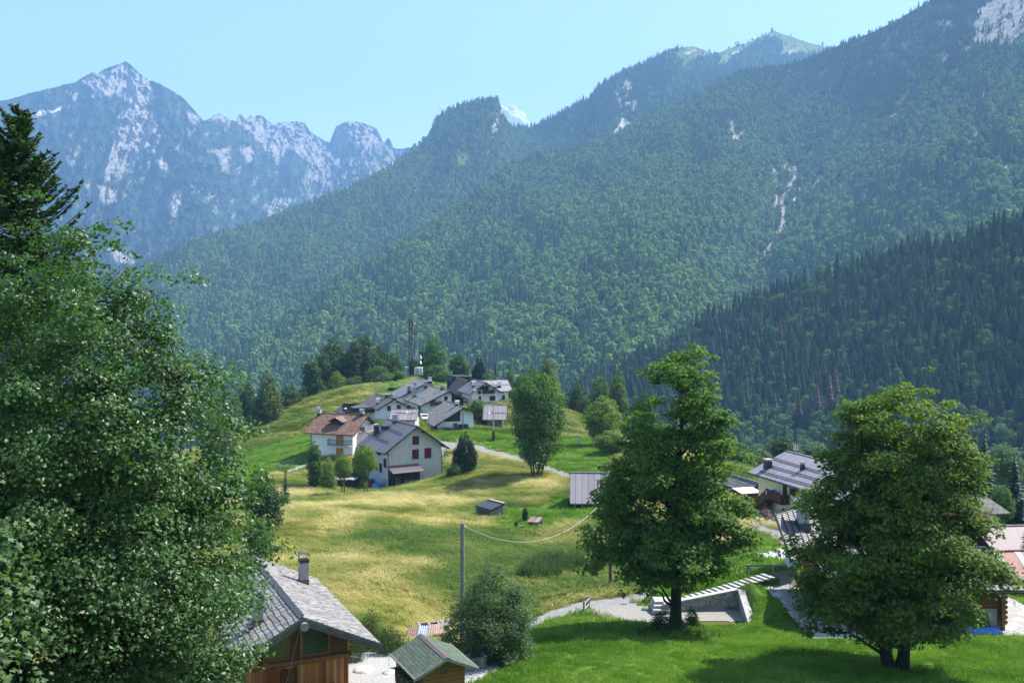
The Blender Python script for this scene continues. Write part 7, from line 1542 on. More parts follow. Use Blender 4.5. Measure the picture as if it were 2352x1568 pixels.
# --- spruce behind it, with free branches
def spruce(name, H, R, whorls, seed, nmat):
    rng = np.random.default_rng(seed); mb = MB(); C = []; A = []; Nn = []; SZ = []
    mb.tube([(0, 0, -1), (0.05, 0, H*0.5), (0, 0, H)], [0.24, 0.12, 0.015], 8)
    for w in range(whorls):
        f = w/(whorls-1); f = f**0.9; z = H*(0.22+0.755*f); r = R*(1-f)**0.78+0.14; k = rng.integers(7, 11) if f < 0.93 else 5; a0 = rng.random()*6.28
        for i in range(k):
            a = a0+6.283*i/k+rng.normal()*0.15; rr = r*rng.uniform(0.5, 1.25); ca, sa = math.cos(a), math.sin(a); up = 0.55*f-0.12+rng.normal()*0.1; zj = rng.normal()*0.2
            pts = []
            for t in np.linspace(0, 1, 9):
                pts.append(Vector((ca*rr*t, sa*rr*t, z+zj+rr*(up*t-0.34*t*(1-f*0.6)*(1-t)*1.6+0.30*t**3-0.18*(1-f)*t))))
            mb.tube([pts[0], pts[4], pts[8]], [0.045*(1-f)+0.012, 0.025, 0.008], 5)
            for j in range(1, 9):
                p = pts[j]; d = (pts[j]-pts[j-1]).normalized(); sd = Vector((-sa, ca, 0)); tl = (0.26+0.34*rr*(1-j/9.5)*0.55)*rng.uniform(.8, 1.2)
                for q in range(3): C.append(p-d*rng.random()*0.12*rr/1.5); A.append(d); Nn.append(Vector((rng.normal()*.6, rng.normal()*.6, 1))); SZ.append(0.26)
                for s_ in (-1, 1):
                    dd = (d*0.75+sd*s_*rng.uniform(0.6, 1.0)+Vector((0, 0, -0.22*(1-f)))).normalized(); m_ = max(1, int(tl/0.13))
                    for u in range(m_):
                        c = p+dd*(0.06+u*0.13); c = c+Vector((0, 0, -0.16*(u*0.13)**1.2*(1-f*0.8)))
                        for q in range(3): C.append(c); A.append((dd+Vector(rng.normal(size=3)*0.32)).normalized()); Nn.append(Vector((rng.normal()*.7, rng.normal()*.7, 0.9))); SZ.append(rng.uniform(.18, .3))
            # leading shoot of the bough
            C.append(pts[8]+(pts[8]-pts[7]).normalized()*0.08); A.append((pts[8]-pts[7]).normalized()); Nn.append(Vector((0, 0, 1))); SZ.append(0.34)
    for z in np.linspace(H*0.955, H, 8):
        for q in range(3): C.append(Vector((0, 0, z))); A.append(Vector((rng.normal()*.15, rng.normal()*.15, 1))); Nn.append(Vector((rng.normal(), rng.normal(), 0))); SZ.append(0.2)
    C = np.array(C); A = np.array(A); Nn = np.array(Nn); SZ = np.array(SZ)
    V, F, k, nf = leaf_arrays(C, Nn, SZ, rng, asp=0.32, fold=0.1, axis=A)
    cm = mesh_np(name+'_crown', V, F, [nmat], attrs={'shade': ('FACE', np.repeat(np.clip(rng.random(len(C)), 0, 1), nf))})
    me = bpy.data.meshes.new(name+'_wood'); me.from_pydata(mb.v, [], mb.f); me.materials.append(M_BARKD); me.update(); return cm, me
sc_, sw_ = spruce('near_spruce', 20.5, 5.0, 50, 8, L_NDL)
tree_thing('spruce_tree', 'tall spruce with bare leader shoot standing behind the huge leafy tree', 'tree', sc_, sw_, ((42-CX)/FPX*34, 34, -13.85), 0.7)
# --- maple twigs reaching in at the left edge
cr, wd_ = make_tree('maple_sapling', 5.4, sym([(0.1, 0.5), (0.4, 1.0), (0.7, 0.85), (1, 0.2)]), leaf=0.19, n_clump=46, per=16, clump_r=0.5, trunk_r=0.07, seed=15, lmat=L_GRY, bmat=M_BARKD, up=0.9, lobes=True, squash=0.5, limbs=46)
tree_thing('young_maple', 'young maple with broad lobed leaves reaching in at the left edge', 'tree', cr, wd_, ((-40-CX)/FPX*17, 17, -8.4))

# --- the maple in the middle
cr, wd_ = make_tree('tall_maple', 19.6, [(0.13, 1.6, 0.3), (0.16, 3.6, 1.2), (0.2, 6.2, 2.6), (0.26, 6.9, 4.6), (0.32, 6.8, 5.7), (0.40, 6.7, 5.4), (0.49, 6.5, 4.5), (0.6, 5.1, 4.0), (0.67, 4.5, 3.6), (0.78, 4.2, 2.9), (0.86, 3.5, 2.3), (0.92, 3.0, 2.2), (0.97, 2.5, 1.9), (1.0, 1.6, 1.3)], leaf=0.25, n_clump=820, per=84, clump_r=0.78, trunk_r=0.42, seed=21, lmat=L_MAP, bmat=M_BARKD, up=0.9, asp=0.8, squash=0.55, limbs=150, inner=0.3, lump=0.36, lean=(0.75, 0), shade_var=0.55, trunk_top=0.92, smin=3.6, wexp=0.75, belly=(0.2, 4.5), boughs=(135, 0.75, 0.6))
tree_thing('maple_tree', 'tall single-trunked maple standing between the lane and the stone wall', 'tree', cr, wd_, (P(1547, 1448, 68).x, 68, -22.55))
# --- the twin-stemmed maple on the right
cr, wd_ = make_tree('twin_maple', 16.2, [(0.11, 2.6, 0.8), (0.14, 4.6, 2.2), (0.18, 5.6, 4.0), (0.23, 5.9, 5.2), (0.3, 6.2, 5.6), (0.39, 5.9, 5.7), (0.53, 5.2, 4.9), (0.64, 4.7, 4.9), (0.725, 4.5, 4.4), (0.835, 4.1, 3.9), (0.91, 3.8, 2.9), (0.97, 2.4, 2.0), (1.0, 1.4, 1.2)], leaf=0.215, n_clump=860, per=98, clump_r=0.74, trunk_r=0.38, seed=33, lmat=L_MAP2, bmat=M_BARKD, up=0.9, asp=0.8, squash=0.55, limbs=150, inner=0.3, lump=0.34, lean=(1.0, 0), shade_var=0.55, fork=[(-0.2, 0, -1.6, 0.5, 13.5), (0.25, 0, 1.5, -0.3, 14.0)], trunk_top=0.9, smin=3.0, wexp=0.95, belly=(0.24, 5.0), boughs=(145, 0.72, 0.55))
tree_thing('twin_maple', 'broad maple with two leaning trunks on the lawn before the log chalet', 'tree', cr, wd_, (P(2050, 1535, 56).x, 56, -20.95))
# --- round bush in the middle
cr, wd_ = make_tree('round_bush', 5.7, [(0.0, 1.4, 1.6), (0.12, 2.4, 2.3), (0.25, 2.9, 2.9), (0.4, 2.9, 2.9), (0.55, 2.3, 2.6), (0.72, 1.7, 2.0), (0.86, 1.0, 1.3), (1, 0.3, 0.4)], leaf=0.13, n_clump=420, per=62, clump_r=0.42, trunk_r=0.1, seed=41, lmat=L_GRY, bmat=M_BARKD, up=0.6, squash=0.8, limbs=200, inner=0.25, lump=0.5, stems=6, trunk_top=0.75, asp=0.55, wexp=1.1, boughs=(85, 0.42, 0.36))
q = on_land(P(1130, 1520, 56.5).x, 56.5); tree_thing('hazel_bush', 'large round grey-green bush beside the garden shed', 'bush', cr, wd_, (q.x, q.y, q.z-0.15))
cr, wd_ = make_tree('shrub_a', 4.2, sym([(0.0, 0.9), (0.3, 1.25), (0.6, 1.1), (0.85, 0.6), (1, 0.15)]), leaf=0.13, n_clump=90, per=60, clump_r=0.42, trunk_r=0.05, seed=43, lmat=L_OLV, bmat=M_BARKD, up=0.6, squash=0.9, limbs=60, stems=4, lump=0.4)
q = ground_at(858, 1500); tree_thing('garden_shrub', 'tall reddish-green garden shrub behind the chalet eave', 'shrub', cr, wd_, P(852, 1520, 61.5), 0, (0.85, 0.85, 0.8))
cr, wd_ = make_tree('shrub_b', 2.6, sym([(0.0, 1.3), (0.3, 1.5), (0.6, 1.1), (0.85, 0.6), (1, 0.2)]), leaf=0.14, n_clump=80, per=60, clump_r=0.4, trunk_r=0.04, seed=44, lmat=L_DRK, bmat=M_BARKD, up=0.4, squash=1.0, limbs=40, stems=4, asp=0.35)
tree_thing('juniper_shrub', 'dark green spreading juniper between chalet and garden shed', 'shrub', cr, wd_, P(898, 1522, 59.5), 0, (0.8, 0.8, 0.85)); tree_thing('juniper_shrub', 'smaller dark shrub at the corner of the chalet gable', 'shrub', cr, wd_, P(815, 1545, 57.5), 2.0, (0.5, 0.5, 0.9))
cr, wd_ = make_tree('elder_shrub', 2.6, sym([(0.0, 1.2), (0.3, 1.5), (0.6, 1.2), (0.85, 0.7), (1, 0.25)]), leaf=0.16, n_clump=80, per=50, clump_r=0.42, trunk_r=0.04, seed=45, lmat=L_DRK, bmat=M_BARKD, up=0.7, limbs=40, stems=4)
q = on_land(P(1530, 1470, 66.6).x, 66.6); tree_thing('elder_shrub', 'dark shrub with ivy crowding the foot of the tall maple', 'shrub', cr, wd_, (q.x, q.y, q.z-0.2), 0, (0.85, 0.75, 0.62)); q = on_land(P(1590, 1440, 68.6).x, 68.6); tree_thing('elder_shrub', 'small sprout of shrub right behind the maple trunk', 'shrub', cr, wd_, (q.x, q.y, q.z-0.2), 1.3, (0.4, 0.4, 0.75))

# --- shared crowns for the trees farther off (each 10 m tall as built)
def std(name, prof, mat, seed, leaf=0.42, n=90, per=48, cr=1.0, squash=0.75, tr=0.2, stems=1, bark=None, up=0.6, lump=0.45, asp=0.8, inner=0.4, limbs=45):
    return make_tree(name, 10, sym(prof), leaf=leaf, n_clump=n, per=per, clump_r=cr, trunk_r=tr, seed=seed, lmat=mat, bmat=bark or M_BARK, up=up, squash=squash, limbs=limbs, stems=stems, lump=lump, asp=asp, inner=inner)
RND_P = [(0.08, 1.6), (0.25, 3.0), (0.45, 3.6), (0.65, 3.3), (0.85, 2.0), (1, 0.5)]; OVL_P = [(0.12, 1.1), (0.3, 2.1), (0.5, 2.4), (0.7, 2.1), (0.88, 1.2), (1, 0.2)]; CON_P = [(0.08, 1.3), (0.2, 2.2), (0.4, 1.9), (0.6, 1.4), (0.8, 0.8), (1, 0.1)]; BSH_P = [(0.0, 3.4), (0.2, 5.0), (0.5, 5.0), (0.8, 3.0), (1, 0.9)]
K = {'round': std('round_tree', RND_P, L_GRN, 101), 'dark': std('dark_tree', RND_P, L_DRK, 102), 'oval': std('oval_tree', OVL_P, L_GRN, 103, cr=0.8, n=80), 'birch': std('birch_tree', CON_P, L_OLV, 104, cr=0.6, n=100, squash=1.2, leaf=0.3, lump=0.3), 'bush': std('bush', BSH_P, L_GRN, 105, cr=1.7, n=70, per=60, leaf=0.6, stems=4, tr=0.12),
     'ybush': std('pale_bush', BSH_P, L_YEL, 106, cr=1.6, n=60, per=50, leaf=0.55, stems=4, tr=0.12), 'ash': std('ash_tree', [(0.05, 0.5), (0.16, 2.2), (0.3, 3.5), (0.5, 4.3), (0.7, 4.1), (0.85, 3.0), (0.95, 1.7), (1, 0.6)], L_ASH, 107, leaf=0.24, n=230, per=85, cr=0.75, stems=6, tr=0.13, lump=0.5), 'yash': std('pale_ash', RND_P, L_YEL, 108, leaf=0.32, n=120, per=60, cr=0.9),
     'grey': std('grey_tree', RND_P, L_GRY, 109, leaf=0.36, n=110, per=60, cr=0.9), 'odark': std('dark_oval_tree', OVL_P, L_DRK, 110, cr=0.8, n=80, leaf=0.36), 'fruit': std('fruit_tree', [(0.38, 0.8), (0.48, 2.4), (0.6, 3.6), (0.8, 3.0), (1, 0.9)], L_YEL, 112, leaf=0.26, n=110, per=60, cr=0.8, stems=3, tr=0.16), 'col': std('columnar_tree', [(0.0, 1.0), (0.2, 1.5), (0.5, 1.6), (0.8, 1.3), (1, 0.4)], L_GRN, 113, leaf=0.3, n=100, per=55, cr=0.55)}
K['pine'] = make_tree('cone_pine', 10, sym([(0.0, 2.6), (0.1, 3.6), (0.3, 4.2), (0.5, 3.7), (0.7, 2.6), (0.88, 1.2), (1, 0.15)]), leaf=0.55, n_clump=240, per=42, clump_r=0.62, trunk_r=0.15, seed=120, lmat=L_NDD, bmat=M_BARKD, up=0.8, asp=0.3, squash=1.3, limbs=30, inner=0.6, lump=0.2)
sp_c = mesh_np('garden_spruce', *[(lambda a: a[0])(conifer_arrays(10, 2.3, 22, 12, 130, tw=0.16, pw=0.8, bare=0.03)), (lambda a: a[1])(conifer_arrays(10, 2.3, 22, 12, 130, tw=0.16, pw=0.8, bare=0.03))], [L_NDD], attrs={'shade': ('FACE', conifer_arrays(10, 2.3, 22, 12, 130, tw=0.16, pw=0.8, bare=0.03)[2])})
tv, tf = trunk_arrays(10, 0.2); K['spruce'] = (sp_c, mesh_np('spruce_wood', tv, tf, [M_BARKD]))
KR = {'round': 3.5, 'dark': 3.5, 'oval': 2.4, 'birch': 2.1, 'bush': 5.0, 'ybush': 5.0, 'ash': 4.3, 'yash': 3.5, 'grey': 3.5, 'odark': 2.4, 'fruit': 3.5, 'col': 1.65, 'pine': 4.2, 'spruce': 2.3}
def plant(kind, name, cat, label, x, ybase, ytop, width, Y, group=None, ground=True, rz=None):
    """tree at photo column x, foot at row ybase, tip at row ytop, crown width in photo units"""
    b = P(x, ybase, Y); z = H(b.x, b.y) if ground is True else b.z
    h = (HY-ytop)/FPX*Y-z; r = width/2/FPX*Y
    c, w_ = K[kind]; return tree_thing(name, label, cat, c, w_, (b.x, b.y, z-0.1), RND.random()*6.28 if rz is None else rz, (r/KR[kind], r/KR[kind], h/10), group)
T = plant
# behind the left shoulder of the meadow
T('round', 'broadleaf_tree', 'tree', 'rounded tree at the left end of the row below the meadow crest', 520, 1002, 890, 80, 262, ground=False)
T('dark', 'broadleaf_tree', 'tree', 'dark crown between the leftmost round tree and the olive birch', 566, 985, 874, 52, 284, ground=False)
T('birch', 'birch_tree', 'tree', 'tall olive birch with pointed top and bare lower twigs at the meadow crest', 617, 982, 836, 66, 257)
T('bush', 'thicket', 'bush', 'low thicket in front of the olive birch', 585, 994, 936, 48, 255)
T('dark', 'broadleaf_tree', 'tree', 'dark broad tree right of the olive birch', 664, 965, 882, 62, 282, ground=False)
T('dark', 'broadleaf_tree', 'tree', 'dark tree filling the dip before the hilltop grove', 690, 950, 890, 40, 296, ground=False)
T('bush', 'thicket', 'bush', 'dark undergrowth at the very edge of the meadow behind the huge tree', 480, 1015, 930, 60, 250, ground=False)
# grove on the hilltop
T('odark', 'poplar_tree', 'tree', 'slender tree with bare trunk at the left end of the hilltop grove', 716, 934, 820, 50, 292)
T('dark', 'broadleaf_tree', 'tree', 'tall grey-green tree in the left half of the hilltop grove', 766, 916, 777, 84, 308)
T('odark', 'broadleaf_tree', 'tree', 'dark upright tree next to the slender bare-trunked one', 742, 925, 800, 44, 302)
T('dark', 'broadleaf_tree', 'tree', 'tallest dark tree in the middle of the hilltop grove', 838, 902, 767, 72, 310)
T('odark', 'broadleaf_tree', 'tree', 'dark spire-topped tree between the two tallest crowns of the grove', 812, 908, 774, 44, 306)
T('dark', 'broadleaf_tree', 'tree', 'tree at the right shoulder of the hilltop grove', 874, 895, 790, 54, 314)
T('round', 'broadleaf_tree', 'tree', 'lighter tree between the grove and the rusty lattice mast', 904, 880, 806, 52, 316)
T('bush', 'shrub', 'shrub', 'broad bush below the right shoulder of the grove', 868, 899, 838, 66, 302)
T('ybush', 'shrub', 'shrub', 'yellowish bush at the front foot of the grove', 774, 915, 852, 48, 299)
T('bush', 'shrub', 'shrub', 'dark scrub at the front left foot of the grove', 735, 930, 880, 40, 295)
T('bush', 'shrub', 'shrub', 'scrub filling the middle foot of the grove', 818, 906, 862, 56, 301)
T('odark', 'broadleaf_tree', 'tree', 'small dark tree right beside the lattice mast', 949, 872, 820, 28, 315)
T('round', 'broadleaf_tree', 'tree', 'big crown right of the white dishes', 994, 872, 771, 66, 322)
T('bush', 'shrub', 'shrub', 'bright rounded bush on the mound right of the cabinets', 1003, 884, 836, 64, 306)
T('dark', 'broadleaf_tree', 'tree', 'dark tree behind the black barn roof', 1054, 885, 812, 52, 312)
T('bush', 'shrub', 'shrub', 'low dark bush left of the broad equipment cabinet', 915, 880, 850, 44, 308)
T('pine', 'arolla_pine', 'tree', 'dense dark pine with rounded cone above the balcony house', 1101, 890, 811, 40, 288)
T('spruce', 'spruce_tree', 'tree', 'pointed spruce right of the dense dark pine', 1138, 892, 821, 30, 292)
T('bush', 'shrub', 'shrub', 'bush over the ridge of the balcony house', 1121, 890, 854, 44, 282)
T('birch', 'larch_tree', 'tree', 'thin larch over the mauve-roofed wing', 1172, 900, 832, 32, 288)
T('round', 'broadleaf_tree', 'tree', 'soft green tree right of the mauve-roofed wing', 1196, 930, 858, 40, 282)
T('birch', 'larch_tree', 'tree', 'tall larch rising behind the many-stemmed ash', 1256, 945, 797, 62, 292, ground=False)
T('dark', 'broadleaf_tree', 'tree', 'dark rounded tree between the ash and the pale green tree', 1328, 1002, 877, 60, 268, ground=False)
T('dark', 'broadleaf_tree', 'tree', 'dark low crown right behind the ash at the wood edge', 1290, 985, 905, 50, 275, ground=False)
T('birch', 'larch_tree', 'tree', 'broad olive larch behind the left flank of the tall maple', 1420, 1010, 830, 62, 252, ground=False)
T('round', 'broadleaf_tree', 'tree', 'green tree left of the broad olive larch', 1380, 1010, 860, 60, 258, ground=False)
T('yash', 'ash_tree', 'tree', 'pale yellow-green tree touching the left flank of the tall maple', 1384, 1062, 905, 96, 188)
T('yash', 'ash_tree', 'tree', 'pale shrubby tree below the yellow-green one', 1405, 1085, 985, 80, 176)
T('dark', 'broadleaf_tree', 'tree', 'dark tree showing through the crown of the tall maple', 1475, 1080, 900, 80, 220, ground=False)
T('round', 'broadleaf_tree', 'tree', 'green tree between the maples lowest beside the yellow house', 1690, 1110, 1012, 96, 172, ground=False)
T('grey', 'willow_tree', 'tree', 'grey-green willow left of the yellow house roof', 1735, 1095, 1018, 70, 186, ground=False)
T('grey', 'willow_tree', 'tree', 'pale tree behind the ridge of the yellow house', 1870, 1075, 1012, 76, 160, ground=False)
T('dark', 'broadleaf_tree', 'tree', 'dark crown behind the grid antenna', 1800, 1065, 1000, 64, 205, ground=False)
T('spruce', 'spruce_tree', 'tree', 'dark spruce beyond the right flank of the twin maple', 2262, 1180, 985, 70, 150, ground=False)
T('spruce', 'spruce_tree', 'tree', 'dark spruce at the right picture edge behind the corrugated barn', 2330, 1200, 1040, 84, 140, ground=False)
T('grey', 'willow_tree', 'tree', 'pale rounded tree near the right edge above the corrugated barn', 2312, 1120, 1015, 74, 175, ground=False)
T('round', 'broadleaf_tree', 'tree', 'leafy tree just right of the tall white gable house', 2302, 1195, 1110, 56, 125, ground=False)
T('spruce', 'spruce_tree', 'tree', 'young spruce cutting into the view before the corrugated barn', 2362, 1260, 1180, 40, 86, ground=False)
# among the houses
T('ash', 'ash_tree', 'tree', 'many-stemmed bright green ash beside the village road', 1232, 1098, 847, 150, 157.5)
T('pine', 'arolla_pine', 'tree', 'dark egg-shaped pine on the slope right of the red-shuttered house', 1068, 1090, 986, 58, 164)
T('bush', 'shrub', 'shrub', 'round shrub at the foot of the dark egg-shaped pine', 1044, 1095, 1060, 34, 162)
T('round', 'hazel_tree', 'tree', 'hazel bush between the garage house and the stone shed', 1096, 976, 914, 54, 223)
T('fruit', 'apple_tree', 'tree', 'small fruit tree right of the white wing', 1180, 935, 888, 26, 246)
T('col', 'young_tree', 'tree', 'lone sapling on the grass above the porch house', 901, 914, 887, 24, 276)
T('col', 'young_tree', 'tree', 'narrow leafy tree before the left wall of the terracotta house', 722, 1113, 1010, 36, 164)
T('ybush', 'shrub', 'shrub', 'yellow-green bushes between the two nearest village houses', 752, 1098, 1050, 44, 166)
T('fruit', 'fruit_tree', 'tree', 'slim fruit tree in front of the covered woodpile', 789, 1121, 1038, 46, 156)
T('fruit', 'fruit_tree', 'tree', 'fuller fruit tree before the side wall of the red-shuttered house', 840, 1127, 1016, 64, 152)
T('col', 'hedge', 'shrub', 'dark narrow shrub against the annex wall', 820, 1100, 1035, 20, 172)
T('dark', 'broadleaf_tree', 'tree', 'dark leafy tree at the left end of the hay meadow', 604, 1268, 1080, 88, 108)
T('spruce', 'spruce_tree', 'tree', 'young spruce beside the dark tree at the meadow end', 656, 1145, 1066, 30, 136)
T('bush', 'shrub', 'shrub', 'dark bushes under the dark tree at the meadow end', 592, 1300, 1185, 66, 98)
T('grey', 'willow_tree', 'tree', 'grey-leaved branch mass behind the edge of the huge left tree', 505, 1080, 965, 80, 120, ground=False)
T('col', 'young_tree', 'tree', 'slim leafy bush by the rusty-roofed tool shed', 1207, 1205, 1161, 16, 122)
T('col', 'young_tree', 'tree', 'tiny bush left of the plank bench', 1186, 1212, 1193, 10, 118)
T('col', 'young_tree', 'tree', 'small bush behind the rusty-roofed tool shed', 1247, 1192, 1172, 13, 127)
T('col', 'ivy', 'plant', 'ivy clump climbing the concrete lamp post', 1133.5, 1012, 985, 8, 195.6)
# flowering pot by the stair
q = ground_at(1760, 1196); t = thing('flower_pot', 'terracotta pot overflowing with pink flowers by the outside stair', 'flower pot', q); m = MB(); m.lathe([(0.22, 0), (0.32, 0.4), (0.34, 0.42)], 14); m.build('pot', mat_noise('terracotta_pot', (0.3, 0.13, 0.08), (0.4, 0.19, 0.12), 3), t)
fl = make_tree('pot_flowers', 1.1, sym([(0.2, 0.4), (0.5, 0.62), (0.8, 0.5), (1, 0.2)]), leaf=0.1, n_clump=40, per=16, clump_r=0.2, trunk_r=0.02, seed=140, lmat=L_DRK, bmat=M_BARKD, limbs=4); o = link('leaves', fl[0], t); o.location = (0, 0, 0.2)
fl2 = make_tree('pot_blossom', 1.15, sym([(0.2, 0.42), (0.5, 0.66), (0.8, 0.52), (1, 0.22)]), leaf=0.085, n_clump=40, per=7, clump_r=0.2, trunk_r=0.02, seed=141, lmat=mat_noise('pink_petals', (0.5, 0.12, 0.26), (0.66, 0.26, 0.4), 20, 0.6), bmat=M_BARKD, limbs=4); o = link('blossom', fl2[0], t); o.location = (0, 0, 0.2)
# ================================================================ grass (nobody could count it)
def mat_grass(name, stops, trans=0.3):
    m = NT(name, 0.65, 0.2); a = m.attr('tint', 'INSTANCER'); oi = m.node('ShaderNodeObjectInfo')
    f = m.math('ADD', a.outputs['Fac'], m.math('MULTIPLY', m.math('SUBTRACT', oi.outputs['Random'], 0.5), 0.28)); c = m.ramp(f, stops); m.col(c)
    tr = m.node('ShaderNodeBsdfTranslucent'); m.link(m.mix(1.0, c, (1.2, 1.3, 0.6), 'MULTIPLY'), tr.inputs['Color']); mx = m.node('ShaderNodeMixShader'); mx.inputs[0].default_value = trans
    m.link(m.b.outputs[0], mx.inputs[1]); m.link(tr.outputs[0], mx.inputs[2]); m.link(mx.outputs[0], m.out.inputs['Surface']); return m.m
G_MEAD = mat_grass('meadow_blades', [(0.0, (0.09, 0.165, 0.022)), (0.35, (0.185, 0.24, 0.04)), (0.6, (0.32, 0.31, 0.08)), (0.85, (0.49, 0.43, 0.165)), (1.0, (0.6, 0.52, 0.24))])
G_LAWN = mat_grass('lawn_blades', [(0.0, (0.09, 0.19, 0.02)), (0.5, (0.155, 0.29, 0.035)), (1.0, (0.25, 0.36, 0.065))])
G_WEED = mat_grass('weed_leaves', [(0.0, (0.03, 0.075, 0.016)), (0.5, (0.06, 0.125, 0.024)), (1.0, (0.14, 0.21, 0.045))])
mead = [tuft_mesh('meadow_tuft', 34, 0.45, 0.48+0.1*i, 0.032, 1.0+0.2*i, 200+i, G_MEAD, heads=0.5) for i in range(3)]
lawn = [tuft_mesh('lawn_tuft', 34, 0.30, 0.13+0.05*i, 0.022, 0.35, 210+i, G_LAWN) for i in range(3)]
def weed_mesh(name, n, spread, h, seed, mat, leaf=0.13):
    rng = np.random.default_rng(seed); C = []; A = []; N_ = []; S_ = []; mb = MB()
    for i in range(n):
        a = rng.random()*6.283; r = spread*math.sqrt(rng.random()); x, y = r*math.cos(a), r*math.sin(a); hh = h*(0.6+0.6*rng.random()); lx, ly = rng.normal()*0.12*h, rng.normal()*0.12*h
        mb.tube([(x, y, -0.05), (x+lx, y+ly, hh)], [0.012, 0.005], 4, cap=False)
        for k in range(int(11*hh/h)+3):
            t = 0.2+0.8*(k+0.5)/(int(11*hh/h)+3)
            for _ in range(2): b = rng.random()*6.28; d = np.array([math.cos(b), math.sin(b), 0.25]); s_ = leaf*(1.25-0.7*t)*(0.8+0.5*rng.random()); C.append(np.array([x+lx*t, y+ly*t, hh*t])+d*s_*0.5); A.append(d); N_.append([rng.normal()*.3, rng.normal()*.3, 1]); S_.append(s_)
    V, F, k, nf = leaf_arrays(np.array(C), np.array(N_), np.array(S_), rng, asp=0.38, axis=np.array(A)); o = len(V); Q = np.array(mb.f)+o
    return mesh_np(name, np.r_[V, np.array([tuple(v) for v in mb.v])], [F, Q], [mat])
weeds = [weed_mesh('weed_clump', 7, 0.4, 1.0, 220+i, G_WEED) for i in range(3)]
def blocked(X, Y):
    r = np.zeros(X.shape, bool)
    for p in NOGROW: r |= in_poly(X, Y, p)
    return r
def sow(name, label, dens, region, protos, seed, size, tintf, wind=False, edge=None):
    rng = np.random.default_rng(seed); x0, x1, y0, y1 = region; n = int((x1-x0)*(y1-y0)*dens); X = x0+(x1-x0)*rng.random(n); Y = y0+(y1-y0)*rng.random(n); Z = H(X, Y)
    fx, fy = fproj(X, Y, Z); k = (fx > -250) & (fx < 2650) & (fy < 1640)
    X, Y, Z = X[k], Y[k], Z[k]; dry, mown, fine = cover(X, Y); keep, tint, sc = tintf(X, Y, dry, mown, rng); keep &= ~blocked(X, Y)
    X, Y, Z, tint, sc = X[keep], Y[keep], Z[keep], tint[keep], sc[keep]; n = len(X)
    yaw = 6.283*(fbm(X/11, Y/16, 3, 70)-0.5)*1.3+2.6+rng.normal(size=n)*0.45 if wind else rng.random(n)*6.283
    s = size*sc*(0.75+0.5*rng.random(n)); return scatter(name, np.stack([X, Y, Z], 1), np.stack([rng.normal(size=n)*0.06, rng.normal(size=n)*0.06, yaw], 1), np.stack([s, s, s*(0.8+0.4*rng.random(n))], 1), rng.integers(0, len(protos), n), protos, 'stuff', label, None, tint)
def f_mead(X, Y, dry, mown, rng):
    patchy = fbm(X/5, Y/8, 4, 75); streak = fbm((X*0.45+Y)/2.6, (X-0.45*Y)/13, 3, 76); t = np.clip(0.19+0.55*dry+1.2*(patchy-0.5)+0.9*(streak-0.5)-0.5*sstep(0.5, 0.66, fbm(X/22+4, Y/26, 3, 79)), 0, 1)
    return rng.random(len(X)) > mown*1.15, t, (0.75+0.5*fbm(X/4, Y/5, 3, 78))*(0.8+0.3*dry)
def f_lawn(X, Y, dry, mown, rng):
    t = np.clip(0.5+1.3*(fbm(X/3.5, Y/3, 4, 81)-0.5)+0.5*(fbm(X/0.8, Y/0.8, 2, 82)-0.5), 0, 1); rough = sstep(0.45, 0.6, fbm(X/6, Y/4, 3, 83))
    return rng.random(len(X)) < mown, t, 0.8+0.75*rough
sow('meadow_grass', 'wind-blown yellow-green hay meadow', 4.6, (-45, 40, 55, 185), mead, 301, 1.0, f_mead, True)
sow('upper_meadow_grass', 'dry long grass on the upper slope', 1.5, (-110, 30, 185, 318), mead, 302, 1.25, f_mead, True)
sow('lawn_grass', 'short green lawn in front of the maples', 15, (-8, 46, 47, 74), lawn, 303, 1.0, f_lawn)
sow('mown_grass', 'mown green grass on fields and knoll', 3.0, (-60, 40, 74, 235), lawn, 304, 1.5, f_lawn)
def verge(poly, r=0.5):
    def f(X, Y, dry, mown, rng):
        d = dist_line(X, Y, poly+[poly[0]]); ins = in_poly(X, Y, poly); return ins & (rng.random(len(X)) < 0.9), np.clip(0.25+0.5*rng.random(len(X)), 0, 1), 0.7+0.6*rng.random(len(X))
    return f
wp = [tuple(ground_at(*q)[:2]) for q in ((1190, 1332), (1212, 1306), (1250, 1292), (1300, 1284), (1330, 1290), (1335, 1312), (1300, 1326), (1235, 1342))]
a = np.array(wp); sow('nettle_patch', 'dark green patch of nettles in the hay meadow', 7, (a[:, 0].min(), a[:, 0].max(), a[:, 1].min(), a[:, 1].max()), weeds, 305, 1.0, verge(wp))
wp4 = world_poly([(1300,1448,70),(1480,1440,71),(1620,1450,69),(1700,1475,65),(1560,1500,62),(1440,1490,63)])
a = np.array(wp4); sow('lawn_weeds', 'leafy weeds in the lawn round the tall maple', 3.5, (a[:, 0].min(), a[:, 0].max(), a[:, 1].min(), a[:, 1].max()), weeds, 308, 0.34, verge(wp4))
wp2 = [(-14.5, 38.5), (-7.6, 38.5), (-7.2, 42.6), (-14.5, 42.6)]
sow('bank_weeds', 'light green weeds on the bank in front of the chalet', 9, (-14.6, -7, 38, 43), weeds, 306, 1.0, lambda X, Y, d, m_, r: (in_poly(X, Y, wp2), np.clip(0.6+0.5*r.random(len(X)), 0, 1), 0.8+0.5*r.random(len(X))))
wp3 = world_poly([(1495,1400,78),(1560,1384,79),(1640,1350,80),(1740,1325,80),(1760,1310,83),(1700,1322,86),(1600,1345,84),(1500,1372,82)])
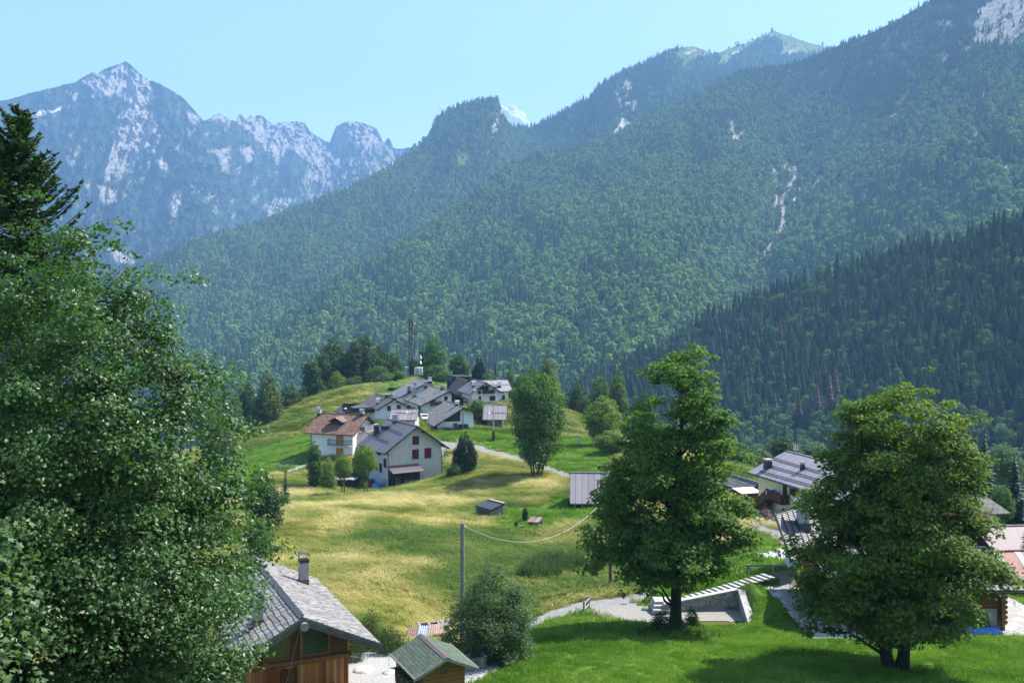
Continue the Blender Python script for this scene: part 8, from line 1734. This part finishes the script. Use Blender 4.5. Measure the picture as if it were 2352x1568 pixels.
a = np.array(wp3); sow('bank_grass', 'rough grass on the bank above the concrete steps', 7, (a[:, 0].min(), a[:, 0].max(), a[:, 1].min(), a[:, 1].max()), lawn, 307, 1.3, lambda X, Y, d, m_, r: (in_poly(X, Y, wp3), np.clip(0.3+0.4*r.random(len(X)), 0, 1), 0.8+0.6*r.random(len(X))))
# ================================================================ clouds beyond the haze
def cloud(name, label, blobs, Y, seed):
    """heaped cumulus: displaced spheres joined into one soft white body"""
    bm = bmesh.new()
    for i, (x, y, r) in enumerate(blobs):
        p = P(x, y, Y+(i % 3-1)*120); R = r/FPX*Y; g = bmesh.ops.create_icosphere(bm, subdivisions=4, radius=1)
        for v in g['verts']:
            n = v.co.normalized(); k = 0.88+0.28*float(fbm(np.array([n.x*2.1+i*3.7]), np.array([n.y*2.1+n.z*1.7+seed]), 4, seed+i)[0]); v.co = p+Vector((n.x*R*k, n.y*R*k, n.z*R*k*0.85))
    me = bpy.data.meshes.new(name); bm.to_mesh(me); bm.free(); me.polygons.foreach_set('use_smooth', [True]*len(me.polygons))
    m = bpy.data.materials.get('cloud')
    if m is None:
        m = bpy.data.materials.new('cloud'); m.use_nodes = True; t = m.node_tree; t.nodes.remove(t.nodes['Principled BSDF']); a = t.nodes.new('ShaderNodeBsdfDiffuse'); b = t.nodes.new('ShaderNodeBsdfTranslucent'); x = t.nodes.new('ShaderNodeMixShader')
        a.inputs[0].default_value = b.inputs[0].default_value = (0.98, 0.98, 0.98, 1); x.inputs[0].default_value = 0.45; t.links.new(a.outputs[0], x.inputs[1]); t.links.new(b.outputs[0], x.inputs[2]); t.links.new(x.outputs[0], t.nodes['Material Output'].inputs['Surface'])
    me.materials.append(m); return tag(link(name, me), label, 'cloud')
cloud('cloud', 'small white cumulus cloud right of the wooded knob', [(1158, 262, 18), (1176, 262, 17), (1192, 270, 16), (1185, 284, 22), (1160, 284, 22), (1205, 287, 13), (1174, 249, 9), (1150, 250, 9)], 9400, 5)
cloud('cloud', 'thin scrap of white cloud left of the wooded knob', [(1014, 249, 6), (1026, 248, 7), (1038, 247, 6), (1022, 258, 8), (1045, 252, 9)], 9400, 9)
